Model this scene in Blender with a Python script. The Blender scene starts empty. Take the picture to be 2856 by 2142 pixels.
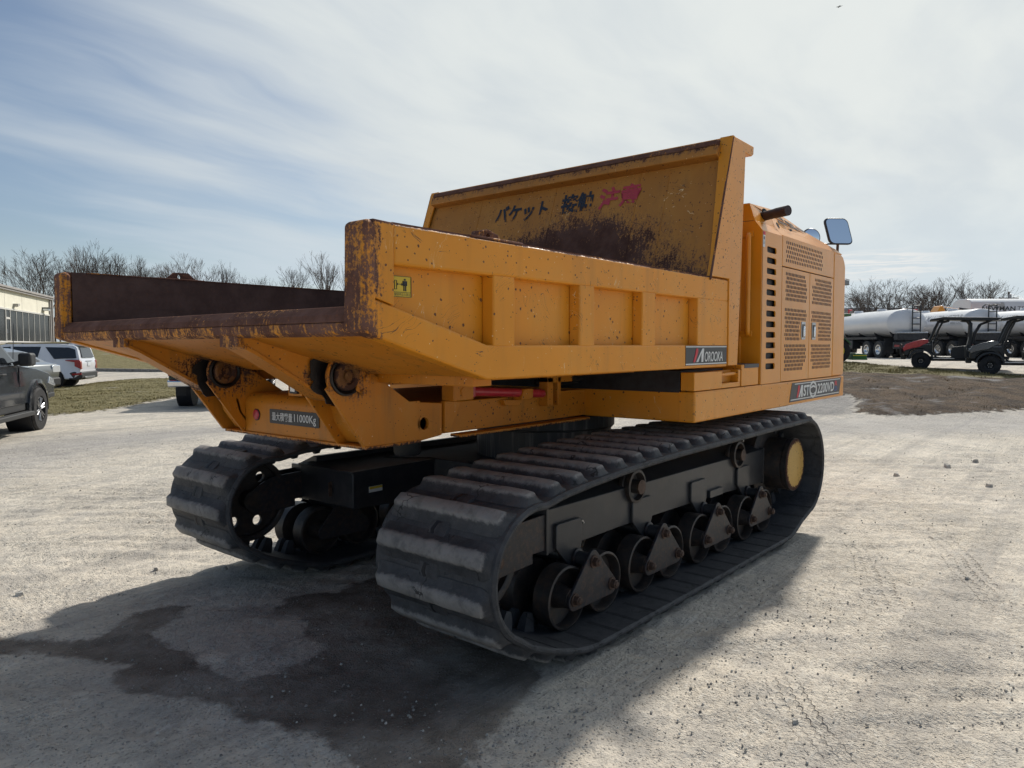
import bpy, bmesh, math, random
import numpy as np
from mathutils import Vector, Matrix, noise as mnoise
R = math.radians
PI = math.pi
random.seed(7)
SC = bpy.context.scene
COL = SC.collection

# ------------------------------------------------------------------ camera
F_PX, W_PX = 2029.0, 2856.0
YAW, PITCH, ROLL = R(39.556), R(-2.955), R(-0.137)
CAM = Vector((-1.6536, -3.4972, 1.6))
fw = Vector((math.cos(YAW) * math.cos(PITCH), math.sin(YAW) * math.cos(PITCH), math.sin(PITCH)))
rt = Vector((math.sin(YAW), -math.cos(YAW), 0.0))
up = rt.cross(fw)
rt2 = rt * math.cos(ROLL) + up * math.sin(ROLL)
up2 = -rt * math.sin(ROLL) + up * math.cos(ROLL)
cd = bpy.data.cameras.new('camera')
cd.sensor_width = 36.0
cd.lens = 36.0 * F_PX / W_PX
cd.clip_start = 0.05
cd.clip_end = 6000
cam = bpy.data.objects.new('camera', cd)
M = Matrix((rt2, up2, -fw)).transposed().to_4x4()
M.translation = CAM
cam.matrix_world = M
COL.objects.link(cam)
SC.camera = cam

# ------------------------------------------------------------------ world, sun, exposure
SUN_DIR = Vector((1.15, 0.19, 1.0)).normalized()
SUN_EL = math.asin(SUN_DIR.z)
SUN_AZ = math.atan2(SUN_DIR.x, SUN_DIR.y)
SC.view_settings.view_transform = 'Standard'
SC.view_settings.look = 'None'
SC.view_settings.exposure = 0.22
SC.view_settings.gamma = 1.0
SC.view_settings.use_curve_mapping = False
SC.cycles.max_bounces = 6
SC.cycles.diffuse_bounces = 2
SC.cycles.glossy_bounces = 3
SC.cycles.transparent_max_bounces = 8
SC.cycles.use_denoising = True
SC.cycles.use_adaptive_sampling = True
SC.cycles.adaptive_threshold = 0.02

sl = bpy.data.lights.new('sun', 'SUN')
sl.energy = 3.75
sl.angle = R(2.2)
sl.color = (1.0, 0.945, 0.86)
so = bpy.data.objects.new('sun', sl)
so.rotation_euler = SUN_DIR.to_track_quat('Z', 'Y').to_euler()
so.location = (10, 10, 30)
COL.objects.link(so)


class NT:
    """small helper to write node trees in a line or two"""
    def __init__(self, tree):
        self.t = tree
        self.n = tree.nodes
        self.l = tree.links

    def new(self, typ, **kw):
        nd = self.n.new(typ)
        for k, v in kw.items():
            if hasattr(nd, k) and k not in nd.inputs.keys():
                setattr(nd, k, v)
            else:
                self.set(nd.inputs[k], v)
        return nd

    def set(self, sock, v):
        if isinstance(v, bpy.types.NodeSocket):
            self.l.new(v, sock)
        else:
            sock.default_value = v

    def m(self, op, a, b=0.0, c=None, clamp=False):
        nd = self.n.new('ShaderNodeMath')
        nd.operation = op
        nd.use_clamp = clamp
        self.set(nd.inputs[0], a)
        if len(nd.inputs) > 1:
            self.set(nd.inputs[1], b)
        if c is not None:
            self.set(nd.inputs[2], c)
        return nd.outputs[0]

    def vm(self, op, a, b=(0, 0, 0), out=0):
        nd = self.n.new('ShaderNodeVectorMath')
        nd.operation = op
        self.set(nd.inputs[0], a)
        if op == 'SCALE':
            self.set(nd.inputs['Scale'], b)
        else:
            self.set(nd.inputs[1], b)
        return nd.outputs[out]

    def noise(self, vec, scale, detail=3.0, rough=0.5, dist=0.0, out=0):
        nd = self.n.new('ShaderNodeTexNoise')
        self.set(nd.inputs['Vector'], vec)
        nd.inputs['Scale'].default_value = scale
        nd.inputs['Detail'].default_value = detail
        nd.inputs['Roughness'].default_value = rough
        nd.inputs['Distortion'].default_value = dist
        return nd.outputs[out]

    def voro(self, vec, scale, feature='F1', out='Distance'):
        nd = self.n.new('ShaderNodeTexVoronoi')
        nd.feature = feature
        self.set(nd.inputs['Vector'], vec)
        nd.inputs['Scale'].default_value = scale
        return nd.outputs[out], nd

    def mapping(self, vec, scale=(1, 1, 1), rot=(0, 0, 0), loc=(0, 0, 0)):
        nd = self.n.new('ShaderNodeMapping')
        self.set(nd.inputs[0], vec)
        nd.inputs['Scale'].default_value = scale
        nd.inputs['Rotation'].default_value = rot
        nd.inputs['Location'].default_value = loc
        return nd.outputs[0]

    def ss(self, x, a, b, lo=0.0, hi=1.0):
        nd = self.n.new('ShaderNodeMapRange')
        nd.interpolation_type = 'SMOOTHSTEP'
        self.set(nd.inputs[0], x)
        nd.inputs[1].default_value = a
        nd.inputs[2].default_value = b
        nd.inputs[3].default_value = lo
        nd.inputs[4].default_value = hi
        return nd.outputs[0]

    def lin(self, x, a, b, lo=0.0, hi=1.0):
        nd = self.n.new('ShaderNodeMapRange')
        self.set(nd.inputs[0], x)
        nd.inputs[1].default_value = a
        nd.inputs[2].default_value = b
        nd.inputs[3].default_value = lo
        nd.inputs[4].default_value = hi
        return nd.outputs[0]

    def mix(self, fac, a, b, typ='MIX'):
        nd = self.n.new('ShaderNodeMix')
        nd.data_type = 'RGBA'
        nd.blend_type = typ
        self.set(nd.inputs[0], fac)
        for s, v in ((nd.inputs[6], a), (nd.inputs[7], b)):
            if isinstance(v, tuple) and len(v) == 3:
                v = (*v, 1.0)
            self.set(s, v)
        return nd.outputs[2]

    def sep(self, vec):
        nd = self.n.new('ShaderNodeSeparateXYZ')
        self.set(nd.inputs[0], vec)
        return nd.outputs

    def comb(self, x, y, z):
        nd = self.n.new('ShaderNodeCombineXYZ')
        for s, v in zip(nd.inputs, (x, y, z)):
            self.set(s, v)
        return nd.outputs[0]

    def bump(self, h, strength=0.3, dist=0.01, normal=None):
        nd = self.n.new('ShaderNodeBump')
        nd.inputs['Strength'].default_value = strength
        nd.inputs['Distance'].default_value = dist
        self.set(nd.inputs['Height'], h)
        if normal is not None:
            self.set(nd.inputs['Normal'], normal)
        return nd.outputs[0]


world = bpy.data.worlds.new('World')
SC.world = world
world.use_nodes = True
wt = world.node_tree
wt.nodes.clear()
w = NT(wt)
gen = w.new('ShaderNodeTexCoord').outputs['Generated']
sky = w.new('ShaderNodeTexSky')
sky.sky_type = 'NISHITA'
sky.sun_disc = False
sky.sun_elevation = SUN_EL
sky.sun_rotation = SUN_AZ
sky.altitude = 200
sky.air_density = 1.0
sky.dust_density = 1.0
bg1 = w.new('ShaderNodeBackground')
w.set(bg1.inputs[0], sky.outputs[0])
bg1.inputs[1].default_value = 0.078
d = w.sep(gen)
zc = w.m('MAXIMUM', w.m('ADD', d[2], 0.16), 0.05)
px = w.m('DIVIDE', d[0], zc)
py = w.m('DIVIDE', d[1], zc)
pv = w.comb(px, py, 0.0)
warp = w.noise(w.mapping(pv, (0.8, 0.8, 1)), 1.1, 3, 0.55, out=1)
wv = w.vm('ADD', pv, w.vm('SCALE', w.vm('SUBTRACT', warp, (0.5, 0.5, 0.5)), 0.45))
# long wispy bands, plus a broad pattern that leaves bluer gaps
band = w.noise(w.mapping(wv, (0.50, 1.9, 1), (0, 0, R(-62))), 1.0, 4, 0.52)
broad = w.noise(w.mapping(wv, (0.35, 0.8, 1), (0, 0, R(-60)), (3.1, 1.7, 0)), 1.0, 3, 0.5)
fine = w.noise(w.mapping(wv, (1.6, 7.5, 1), (0, 0, R(-55)), (7, 2, 0)), 1.0, 5, 0.62)
sd = w.vm('DOT_PRODUCT', gen, tuple(SUN_DIR), out=1)
near_sun = w.ss(sd, 0.35, 0.97)
away = w.ss(sd, 0.80, 0.0)
cl = w.m('ADD', w.m('MULTIPLY', band, 0.85), w.m('MULTIPLY', broad, 0.75))
cl = w.m('ADD', cl, w.m('MULTIPLY', fine, 0.22))
cl = w.m('ADD', cl, w.m('MULTIPLY', near_sun, 0.42))
cl = w.m('SUBTRACT', cl, w.m('MULTIPLY', away, 0.20))
cfac = w.ss(cl, 0.78, 1.24, 0.06, 0.985)
# thin pale veil towards the horizon
hz = w.ss(d[2], 0.0, 0.16, 0.70, 0.0)
cfac = w.m('MAXIMUM', cfac, hz)
shade = w.noise(w.mapping(wv, (0.9, 2.0, 1), (0, 0, R(-58)), (1, 5, 0)), 1.6, 5, 0.55)
ccol = w.mix(w.ss(sd, 0.15, 0.95), (0.34, 0.415, 0.51), (0.68, 0.71, 0.695))
ccol = w.mix(w.ss(sd, 0.25, -0.2), ccol, (0.66, 0.72, 0.79))  # unseen clouds behind the camera brightened to lift fill on the shaded side
ccol = w.mix(w.ss(shade, 0.35, 0.7, 0.0, 0.42), ccol, (0.45, 0.51, 0.57))
lowf = w.ss(d[2], 0.24, 0.02)
ccol = w.mix(w.m('MULTIPLY', lowf, 0.85), ccol, w.mix(w.ss(sd, 0.2, 0.85), (0.46, 0.56, 0.65), (0.53, 0.61, 0.665)))
# lens shaped cloud low over the yard, on the right
az = w.m('ARCTAN2', d[1], d[0])
el = w.m('ARCSINE', d[2])
lwav = w.noise(w.comb(w.m('MULTIPLY', az, 14.0), w.m('MULTIPLY', el, 90.0), 0.0), 1.0, 3, 0.5)
lel = w.m('ADD', el, w.m('MULTIPLY', w.m('SUBTRACT', lwav, 0.5), 0.02))
la = w.m('DIVIDE', w.m('SUBTRACT', az, 0.236), 0.105)
lb = w.m('DIVIDE', w.m('SUBTRACT', lel, 0.098), 0.022)
lr = w.m('ADD', w.m('MULTIPLY', la, la), w.m('MULTIPLY', lb, lb))
lstr = w.noise(w.comb(w.m('MULTIPLY', az, 9.0), w.m('MULTIPLY', lel, 260.0), 0.0), 1.0, 3, 0.6)
lens = w.m('MULTIPLY', w.ss(lr, 0.2, 1.0, 1.0, 0.0), w.ss(lstr, 0.36, 0.62))
ccol = w.mix(w.m('MULTIPLY', lens, 0.85), ccol, (0.72, 0.72, 0.705))
cfac = w.m('MAXIMUM', cfac, w.m('MULTIPLY', lens, 0.95))
bg2 = w.new('ShaderNodeBackground')
w.set(bg2.inputs[0], ccol)
bg2.inputs[1].default_value = 1.0
mx = w.new('ShaderNodeMixShader')
w.set(mx.inputs[0], cfac)
w.l.new(bg1.outputs[0], mx.inputs[1])
w.l.new(bg2.outputs[0], mx.inputs[2])
w.l.new(mx.outputs[0], w.new('ShaderNodeOutputWorld').inputs[0])

# ------------------------------------------------------------------ materials
MATS = {}


def new_mat(name):
    m = bpy.data.materials.new(name)
    m.use_nodes = True
    n = NT(m.node_tree)
    b = m.node_tree.nodes['Principled BSDF']
    oc = n.new('ShaderNodeTexCoord').outputs['Object']
    MATS[name] = m
    return m, n, b, oc


def simple(name, col, rough=0.5, metal=0.0, var=0.15, scale=6.0, bump=0.0, spec=0.5, coat=0.0, dust=0.0, dustcol=(0.33, 0.31, 0.28)):
    m, n, b, oc = new_mat(name)
    v = n.noise(oc, scale, 5, 0.6)
    c = n.mix(n.ss(v, 0.3, 0.7, 0, 1), tuple(x * (1 - var) for x in col), tuple(min(1, x * (1 + var)) for x in col))
    if dust:
        dn = n.noise(oc, scale * 2.3, 6, 0.65)
        c = n.mix(n.ss(dn, 0.42, 0.75, 0, dust), c, dustcol)
    n.set(b.inputs['Base Color'], c)
    b.inputs['Roughness'].default_value = rough
    b.inputs['Metallic'].default_value = metal
    b.inputs['Specular IOR Level'].default_value = spec
    b.inputs['Coat Weight'].default_value = coat
    b.inputs['Coat Roughness'].default_value = 0.06
    if bump:
        n.set(b.inputs['Normal'], n.bump(n.noise(oc, scale * 8, 4, 0.6), bump, 0.004))
    return m


YEL = (0.77, 0.288, 0.014)
RUST_A = (0.070, 0.038, 0.031)
RUST_B = (0.125, 0.058, 0.036)


def rust_col(n, oc):
    a = n.noise(oc, 7.0, 6, 0.65)
    b2 = n.noise(oc, 45.0, 5, 0.7)
    c = n.mix(n.ss(a, 0.35, 0.7), RUST_A, (0.110, 0.065, 0.055))
    return n.mix(n.ss(b2, 0.5, 0.72, 0, 0.7), c, RUST_B)


def paint(name, chips=0.4, rust=None, rough=0.42, dirt_shade=0.25, scratch=0.5, coat=0.15, base=YEL, rtone=1.0):
    """yellow machine paint with chips, scratches, dirt; rust(n, oc) gives where the paint is gone"""
    m, n, b, oc = new_mat(name)
    big = n.noise(oc, 1.3, 4, 0.55)
    mid = n.noise(oc, 9.0, 6, 0.65)
    c = n.mix(n.ss(big, 0.3, 0.7), tuple(x * 0.93 for x in base), tuple(x * 1.06 for x in base))
    c = n.mix(n.ss(n.noise(oc, 2.6, 5, 0.65), 0.45, 0.75, 0, 0.35), c, (0.60, 0.30, 0.06))
    streak = n.noise(n.mapping(oc, (9, 9, 0.7)), 1.0, 5, 0.6)
    c = n.mix(n.ss(streak, 0.5, 0.8, 0, dirt_shade), c, (0.30, 0.13, 0.03))
    c = n.mix(n.ss(mid, 0.55, 0.8, 0, dirt_shade * 0.5), c, (0.38, 0.22, 0.09))
    rc = rust_col(n, oc)
    if rtone != 1.0:
        rc = n.mix(1.0, rc, (rtone, rtone * 0.93, rtone * 0.88), 'MULTIPLY')
    jit = n.vm('ADD', oc, n.vm('SCALE', n.noise(oc, 60.0, 2, 0.5, out=1), 0.012))
    # dark chips: a few of the voronoi cells, sized by a slow noise
    fac = 0.0
    for sc, th, pick in ((26.0, 0.17, 0.50), (55.0, 0.22, 0.52)):
        dist, nd = n.voro(jit, sc)
        rnd = n.sep(nd.outputs['Color'])[0]
        dens = n.noise(oc, 1.7, 3, 0.6)
        thr = n.m('ADD', pick + 0.18 * (1 - chips), n.m('MULTIPLY', n.m('SUBTRACT', 0.5, dens), 1.0))
        on = n.m('GREATER_THAN', rnd, thr)
        size = n.m('MULTIPLY', n.sep(nd.outputs['Color'])[1], th * 1.3)
        f = n.m('MULTIPLY', on, n.m('LESS_THAN', dist, size))
        fac = f if isinstance(fac, float) else n.m('MAXIMUM', fac, f)
    if chips <= 0.02:
        fac = n.m('MULTIPLY', fac, 0.0)
    # pale nicks
    dist, nd = n.voro(n.vm('ADD', jit, (3.3, 1.7, 8.1)), 48.0)
    nick = n.m('MULTIPLY', n.m('GREATER_THAN', n.sep(nd.outputs['Color'])[0], 0.93 - 0.13 * chips), n.m('LESS_THAN', dist, 0.13))
    c = n.mix(n.m('MULTIPLY', nick, 0.8 if chips > 0.02 else 0.0), c, (0.85, 0.66, 0.36))
    if scratch:
        for rot, sx, cc in ((R(25), 30.0, (0.07, 0.035, 0.025)), (R(-50), 26.0, (0.10, 0.05, 0.03)), (R(80), 34.0, (0.80, 0.6, 0.32))):
            mp = n.mapping(oc, (3.0, 3.0, 3.0), (0, rot, rot * 0.6))
            mp = n.vm('ADD', mp, n.vm('SCALE', n.noise(oc, 5.0, 2, 0.5, out=1), 0.5))
            wv2 = n.noise(n.mapping(mp, (1.2, 1.2, sx * 0.5)), 1.0, 2, 0.4)
            sn = n.noise(n.vm('ADD', oc, (sx, 2, 1)), 6.0, 2, 0.5)
            line = n.m('MULTIPLY', n.m('LESS_THAN', n.m('ABSOLUTE', n.m('SUBTRACT', wv2, 0.5)), 0.0045), n.m('GREATER_THAN', sn, 0.64))
            c = n.mix(n.m('MULTIPLY', line, scratch), c, cc)
    c = n.mix(n.m('MULTIPLY', fac, 0.92), c, rc)
    bh = n.m('SUBTRACT', 1.0, fac)
    keep = n.m('SUBTRACT', 1.0, fac)
    if rust:
        rf = rust(n, oc)
        g1 = n.noise(oc, 75.0, 5, 0.78)
        g2 = n.noise(n.mapping(oc, (55, 55, 9)), 1.0, 4, 0.65)
        g3 = n.noise(oc, 8.0, 3, 0.6)
        g = n.m('ADD', n.m('ADD', n.m('MULTIPLY', g1, 0.75), n.m('MULTIPLY', g2, 0.55)), n.m('MULTIPLY', g3, 0.40))
        g = n.m('ADD', n.m('MULTIPLY', n.m('SUBTRACT', g, 0.85), 2.1), 0.5)
        # threshold noise by the field: 0 none, 1 all
        rr = n.ss(n.m('ADD', g, n.m('MULTIPLY', n.m('SUBTRACT', rf, 0.5), 1.05)), 0.50, 0.57)
        stn = n.ss(n.m('ADD', g, n.m('MULTIPLY', n.m('SUBTRACT', rf, 0.5), 1.05)), 0.25, 0.52, 0, 0.7)
        c = n.mix(n.m('MULTIPLY', stn, n.ss(rf, 0.02, 0.3)), c, (0.25, 0.11, 0.045))
        c = n.mix(rr, c, rc)
        bh = n.m('MULTIPLY', bh, n.m('SUBTRACT', 1.0, rr))
        n.set(b.inputs['Roughness'], n.m('ADD', rough, n.m('MULTIPLY', rr, 0.4)))
        n.set(b.inputs['Coat Weight'], n.m('MULTIPLY', n.m('MULTIPLY', n.m('SUBTRACT', 1.0, rr), keep), coat))
        n.set(b.inputs['Specular IOR Level'], n.m('SUBTRACT', 0.36, n.m('MULTIPLY', n.m('MAXIMUM', rr, fac), 0.30)))
    else:
        n.set(b.inputs['Roughness'], n.m('ADD', rough - 0.05, n.m('MULTIPLY', mid, 0.12)))
        n.set(b.inputs['Coat Weight'], n.m('MULTIPLY', keep, coat))
        n.set(b.inputs['Specular IOR Level'], n.m('ADD', 0.08, n.m('MULTIPLY', keep, 0.34)))
    b.inputs['Coat Roughness'].default_value = 0.18
    n.set(b.inputs['Base Color'], c)
    wob = n.noise(oc, 2.2, 2, 0.5)
    hgt = n.m('ADD', n.m('MULTIPLY', bh, 0.02), n.m('MULTIPLY', wob, 0.5))
    n.set(b.inputs['Normal'], n.bump(hgt, 0.5, 0.02))
    return m


def grad(axis, a, b, lo=0.0, hi=1.0):
    """rust field along one axis"""
    def f(n, oc):
        return n.ss(n.sep(oc)[axis], a, b, lo, hi)
    return f


def f_max(*fs):
    def f(n, oc):
        r = fs[0](n, oc)
        for g in fs[1:]:
            r = n.m('MAXIMUM', r, g(n, oc))
        return r
    return f


def blob(cx, cy, cz, rx, ry, rz, lo=0.0, hi=1.0, inner=0.3):
    def f(n, oc):
        q = n.vm('SUBTRACT', oc, (cx, cy, cz))
        q = n.vm('MULTIPLY', q, (1 / rx, 1 / ry, 1 / rz))
        l = n.vm('LENGTH', q, out=1)
        return n.ss(l, inner, 1.0, hi, lo)
    return f


paint('yellow_paint', chips=0.02, scratch=0.0, dirt_shade=0.2, coat=0.3, rough=0.36)
paint('yellow_chassis', chips=0.10, scratch=0.25, dirt_shade=0.7, base=(0.64, 0.228, 0.016), coat=0.05, rough=0.48,  # brown grime and under-bed shade painted in: darker base, stronger streaks
      rust=f_max(grad(2, 1.115, 1.085, 0.0, 0.62), blob(0.55, -0.62, 1.47, 0.3, 0.5, 0.26, 0.0, 0.35), blob(0.55, 0.62, 1.47, 0.34, 0.5, 0.28, 0.0, 0.6)))
paint('yellow_girder', chips=0.12, scratch=0.3, dirt_shade=0.7, base=(0.64, 0.228, 0.016), coat=0.03, rough=0.5,  # girders likewise: shade under the bed put into base and streak colour
      rust=f_max(blob(0.53, -0.6, 1.46, 0.30, 0.4, 0.24, 0.0, 0.5, 0.25), blob(0.53, 0.6, 1.46, 0.36, 0.4, 0.30, 0.0, 0.6, 0.3), grad(0, 0.10, 0.0, 0.0, 0.55)))
paint('yellow_side', rtone=1.5, chips=0.75, scratch=0.9, dirt_shade=0.3, rough=0.46, coat=0.04,
      rust=f_max(grad(0, 0.13, 0.0, 0.0, 0.75), grad(2, 2.035, 2.052, 0.0, 0.85)))
paint('yellow_post', chips=0.12, scratch=0.5, dirt_shade=0.25, rough=0.4, coat=0.15)
paint('yellow_tail', rtone=1.9, chips=0.9, scratch=0.5, dirt_shade=0.4, rough=0.55, coat=0.0,
      rust=lambda n, oc: n.m('ADD', 0.58, n.m('MULTIPLY', n.m('SUBTRACT', n.noise(n.mapping(oc, (14, 14, 1.2)), 1.0, 4, 0.6), 0.5), 1.1)))
paint('yellow_head', rtone=1.25, chips=0.7, scratch=1.0, dirt_shade=0.7, rough=0.55, coat=0.0, base=(0.46, 0.190, 0.034),
      rust=f_max(blob(2.95, -0.30, 2.22, 2.0, 1.25, 0.62, 0.0, 1.0, 0.15), grad(2, 2.88, 2.99, 0.0, 0.55), blob(2.9, -0.95, 2.05, 2.0, 0.85, 0.42, 0.0, 0.75, 0.1),
                 blob(3.0, 0.35, 2.25, 2.0, 0.7, 0.45, 0.0, 0.75, 0.1)))
paint('rusty_edge', rtone=1.7, chips=0.3, scratch=0.0, dirt_shade=0.5, rough=0.6, coat=0.0,
      rust=lambda n, oc: n.ss(n.noise(n.mapping(oc, (1, 1.6, 6)), 1.0, 3, 0.6), 0.30, 0.70, 1.0, 0.55))

paint('drive_yellow', chips=1.0, scratch=0.3, dirt_shade=0.3, rough=0.5, coat=0.0, base=(0.60, 0.37, 0.10),
      rust=lambda n, oc: n.ss(n.m('ADD', n.vm('LENGTH', n.vm('MULTIPLY', n.vm('SUBTRACT', oc, (4.68, 0, 0.582)), (1, 0, 1)), out=1), n.m('MULTIPLY', n.noise(oc, 40, 3, 0.6), 0.05)), 0.200, 0.238, 0.10, 0.95))

m_, n_, b_, oc_ = new_mat('rust')
c_ = rust_col(n_, oc_)
arc_ = n_.noise(n_.mapping(oc_, (1.0, 1.0, 14.0), (0, R(8), 0)), 1.0, 4, 0.6)
c_ = n_.mix(n_.ss(arc_, 0.55, 0.75, 0, 0.5), c_, (0.035, 0.022, 0.022))
n_.set(b_.inputs['Base Color'], c_)
b_.inputs['Roughness'].default_value = 0.72
b_.inputs['Specular IOR Level'].default_value = 0.35
n_.set(b_.inputs['Normal'], n_.bump(n_.noise(oc_, 60, 6, 0.7), 0.35, 0.004))

simple('black_steel', (0.020, 0.021, 0.026), 0.5, 0, 0.25, 5, 0.15, 0.5, dust=0.35, dustcol=(0.075, 0.07, 0.068))
simple('grey_frame_paint', (0.030, 0.032, 0.037), 0.42, 0, 0.2, 3, 0.1, 0.5, coat=0.1, dust=0.3, dustcol=(0.085, 0.08, 0.075))
simple('roller_steel', (0.036, 0.033, 0.033), 0.48, 0.15, 0.35, 8, 0.25, 0.5, dust=0.75, dustcol=(0.10, 0.065, 0.045))
simple('bogie_paint', (0.020, 0.021, 0.027), 0.45, 0, 0.25, 16, 0.2, 0.5, dust=0.85, dustcol=(0.085, 0.048, 0.034))
simple('rusty_bolt', (0.090, 0.056, 0.042), 0.6, 0.2, 0.35, 30, 0.3, 0.4)
simple('grease', (0.008, 0.008, 0.010), 0.35, 0, 0.3, 20, 0.6, 0.6)
simple('hole_dark', (0.006, 0.007, 0.012), 0.6, 0, 0.2, 8)
simple('engine_dark', (0.02, 0.021, 0.026), 0.6, 0, 0.6, 9)
simple('line_rubber', (0.024, 0.025, 0.027), 0.7, 0, 0.2, 12)
simple('black_rubber', (0.018, 0.018, 0.02), 0.6, 0, 0.3, 12, 0.2)
simple('white_paint', (0.78, 0.78, 0.77), 0.35, 0, 0.02, 2, 0, 0.5, coat=0.5)
simple('red_paint', (0.55, 0.03, 0.05), 0.38, 0, 0.1, 10, 0, 0.5, coat=0.3, dust=0.15)
simple('red_print', (0.62, 0.03, 0.05), 0.5, 0, 0.05)
simple('blue_print', (0.03, 0.08, 0.30), 0.5, 0, 0.05)
simple('white_print', (0.72, 0.72, 0.71), 0.5, 0, 0.04, 30)
simple('black_print', (0.022, 0.024, 0.032), 0.4, 0, 0.1, 20)
simple('dark_print', (0.06, 0.06, 0.065), 0.5, 0, 0.1, 20)
simple('grey_print', (0.32, 0.33, 0.35), 0.5, 0, 0.05)
simple('yellow_print', (0.72, 0.52, 0.04), 0.45, 0, 0.05)
simple('chrome', (0.72, 0.73, 0.75), 0.18, 1.0, 0.03)
simple('steel', (0.42, 0.43, 0.45), 0.32, 1.0, 0.15, 10)
simple('mirror_glass', (0.88, 0.90, 0.94), 0.03, 1.0, 0.0)
simple('exhaust_rust', (0.045, 0.028, 0.030), 0.62, 0, 0.3, 12, 0.3)
simple('tyre', (0.022, 0.022, 0.024), 0.75, 0, 0.25, 14, 0.3, 0.3, dust=0.5, dustcol=(0.07, 0.068, 0.065))
simple('tyre_dusty', (0.05, 0.05, 0.052), 0.8, 0, 0.3, 10, 0.3, 0.3, dust=0.6, dustcol=(0.13, 0.125, 0.12))
simple('grey_car_paint', (0.045, 0.050, 0.060), 0.25, 0.55, 0.05, 3, 0, 0.5, coat=0.9)
simple('silver_car_paint', (0.26, 0.275, 0.285), 0.28, 0.6, 0.03, 3, 0, 0.5, coat=0.8)
simple('white_car_paint', (0.70, 0.72, 0.78), 0.25, 0.0, 0.02, 3, 0, 0.5, coat=0.9)
simple('green_car_paint', (0.014, 0.040, 0.032), 0.25, 0.3, 0.05, 3, 0, 0.5, coat=0.9)
simple('tractor_green', (0.018, 0.125, 0.030), 0.35, 0, 0.1, 3, coat=0.5)
simple('tractor_yellow', (0.75, 0.60, 0.03), 0.4, 0, 0.05)
simple('car_glass', (0.010, 0.012, 0.015), 0.04, 0, 0.0, spec=0.8)
simple('car_plastic', (0.028, 0.029, 0.031), 0.55, 0, 0.1)
simple('tail_light', (0.33, 0.008, 0.012), 0.15, 0, 0.1, 8, coat=1.0)
simple('head_light', (0.62, 0.66, 0.70), 0.08, 0.5, 0.05, coat=1.0)
simple('plate_white', (0.62, 0.66, 0.70), 0.4, 0, 0.1, 30)
simple('canopy_black', (0.016, 0.017, 0.019), 0.45, 0, 0.2, 5)
simple('wall_panel', (0.76, 0.73, 0.62), 0.8, 0, 0.05, 0.8, 0.05, 0.3)
simple('wall_trim', (0.33, 0.31, 0.30), 0.6, 0, 0.1, 2)
simple('window_frame', (0.62, 0.61, 0.58), 0.5, 0, 0.05)
simple('window_glass', (0.014, 0.018, 0.021), 0.15, 0, 0.0, spec=0.2)
paint('grimy_yellow', chips=0.6, scratch=0.0, dirt_shade=0.8, rough=0.6, coat=0.0, base=(0.17, 0.075, 0.022),
      rust=lambda n, oc: n.ss(n.noise(oc, 12, 3, 0.6), 0.3, 0.7, 0.1, 0.8))
simple('bark', (0.085, 0.070, 0.062), 0.9, 0, 0.25, 3, 0.0, 0.2)
simple('pole_wood', (0.11, 0.09, 0.075), 0.9, 0, 0.2, 3)
simple('tank_white', (0.66, 0.67, 0.70), 0.30, 0.0, 0.03, 1.0, 0, 0.5, coat=0.6)
simple('concrete', (0.42, 0.40, 0.37), 0.9, 0, 0.1, 2)
simple('stone_grey', (0.44, 0.42, 0.38), 0.9, 0, 0.35, 14, 0.4, 0.2)
simple('stone_dark', (0.26, 0.245, 0.225), 0.9, 0, 0.35, 14, 0.4, 0.2)

# rubber with dust on what stands proud, fine cracks
def rubber(name, lug):
    m, n, b, oc = new_mat(name)
    rnd = n.new('ShaderNodeObjectInfo').outputs['Random'] if lug else 0.0
    v = n.vm('ADD', oc, n.comb(n.m('MULTIPLY', rnd, 31.0) if lug else 0.0, 0, 0))
    a = n.noise(v, 14, 6, 0.7)
    g = n.noise(v, 90, 5, 0.75)
    pat = n.noise(v, 4.0, 4, 0.6)
    c = n.mix(n.ss(a, 0.3, 0.7), (0.030, 0.032, 0.037), (0.058, 0.060, 0.066))
    c = n.mix(n.ss(pat, 0.45, 0.7, 0, 0.55), c, (0.085, 0.088, 0.092))
    if lug:
        wob = n.m('MULTIPLY', n.m('SUBTRACT', n.noise(v, 22, 5, 0.75), 0.5), 0.05)
        hz2 = n.ss(n.m('ADD', n.sep(oc)[2], wob), 0.026, 0.044)
        c = n.mix(n.m('MULTIPLY', hz2, n.ss(a, 0.25, 0.6, 0.45, 1.0)), c, n.mix(pat, (0.15, 0.145, 0.14), (0.33, 0.315, 0.30)))
    c = n.mix(n.ss(g, 0.58, 0.70, 0, 0.5), c, (0.16, 0.155, 0.15))
    dist, nd = n.voro(n.vm('ADD', v, n.vm('SCALE', n.noise(v, 9, 3, 0.5, out=1), 0.15)), 7.0, 'DISTANCE_TO_EDGE')
    msk = n.ss(n.noise(n.vm('ADD', v, (4, 4, 4)), 5, 2, 0.5), 0.52, 0.62)
    crack = n.m('MULTIPLY', n.m('LESS_THAN', dist, 0.018), msk)
    c = n.mix(n.m('MULTIPLY', crack, 0.8), c, (0.006, 0.006, 0.006))
    n.set(b.inputs['Base Color'], c)
    b.inputs['Roughness'].default_value = 0.68
    b.inputs['Specular IOR Level'].default_value = 0.45
    h = n.m('ADD', n.m('MULTIPLY', g, 0.5), n.m('ADD', n.m('MULTIPLY', a, 0.6), n.m('MULTIPLY', crack, -1.0)))
    n.set(b.inputs['Normal'], n.bump(h, 0.55, 0.008))
    return m


rubber('track_rubber', False)
rubber('lug_rubber', True)

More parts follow.
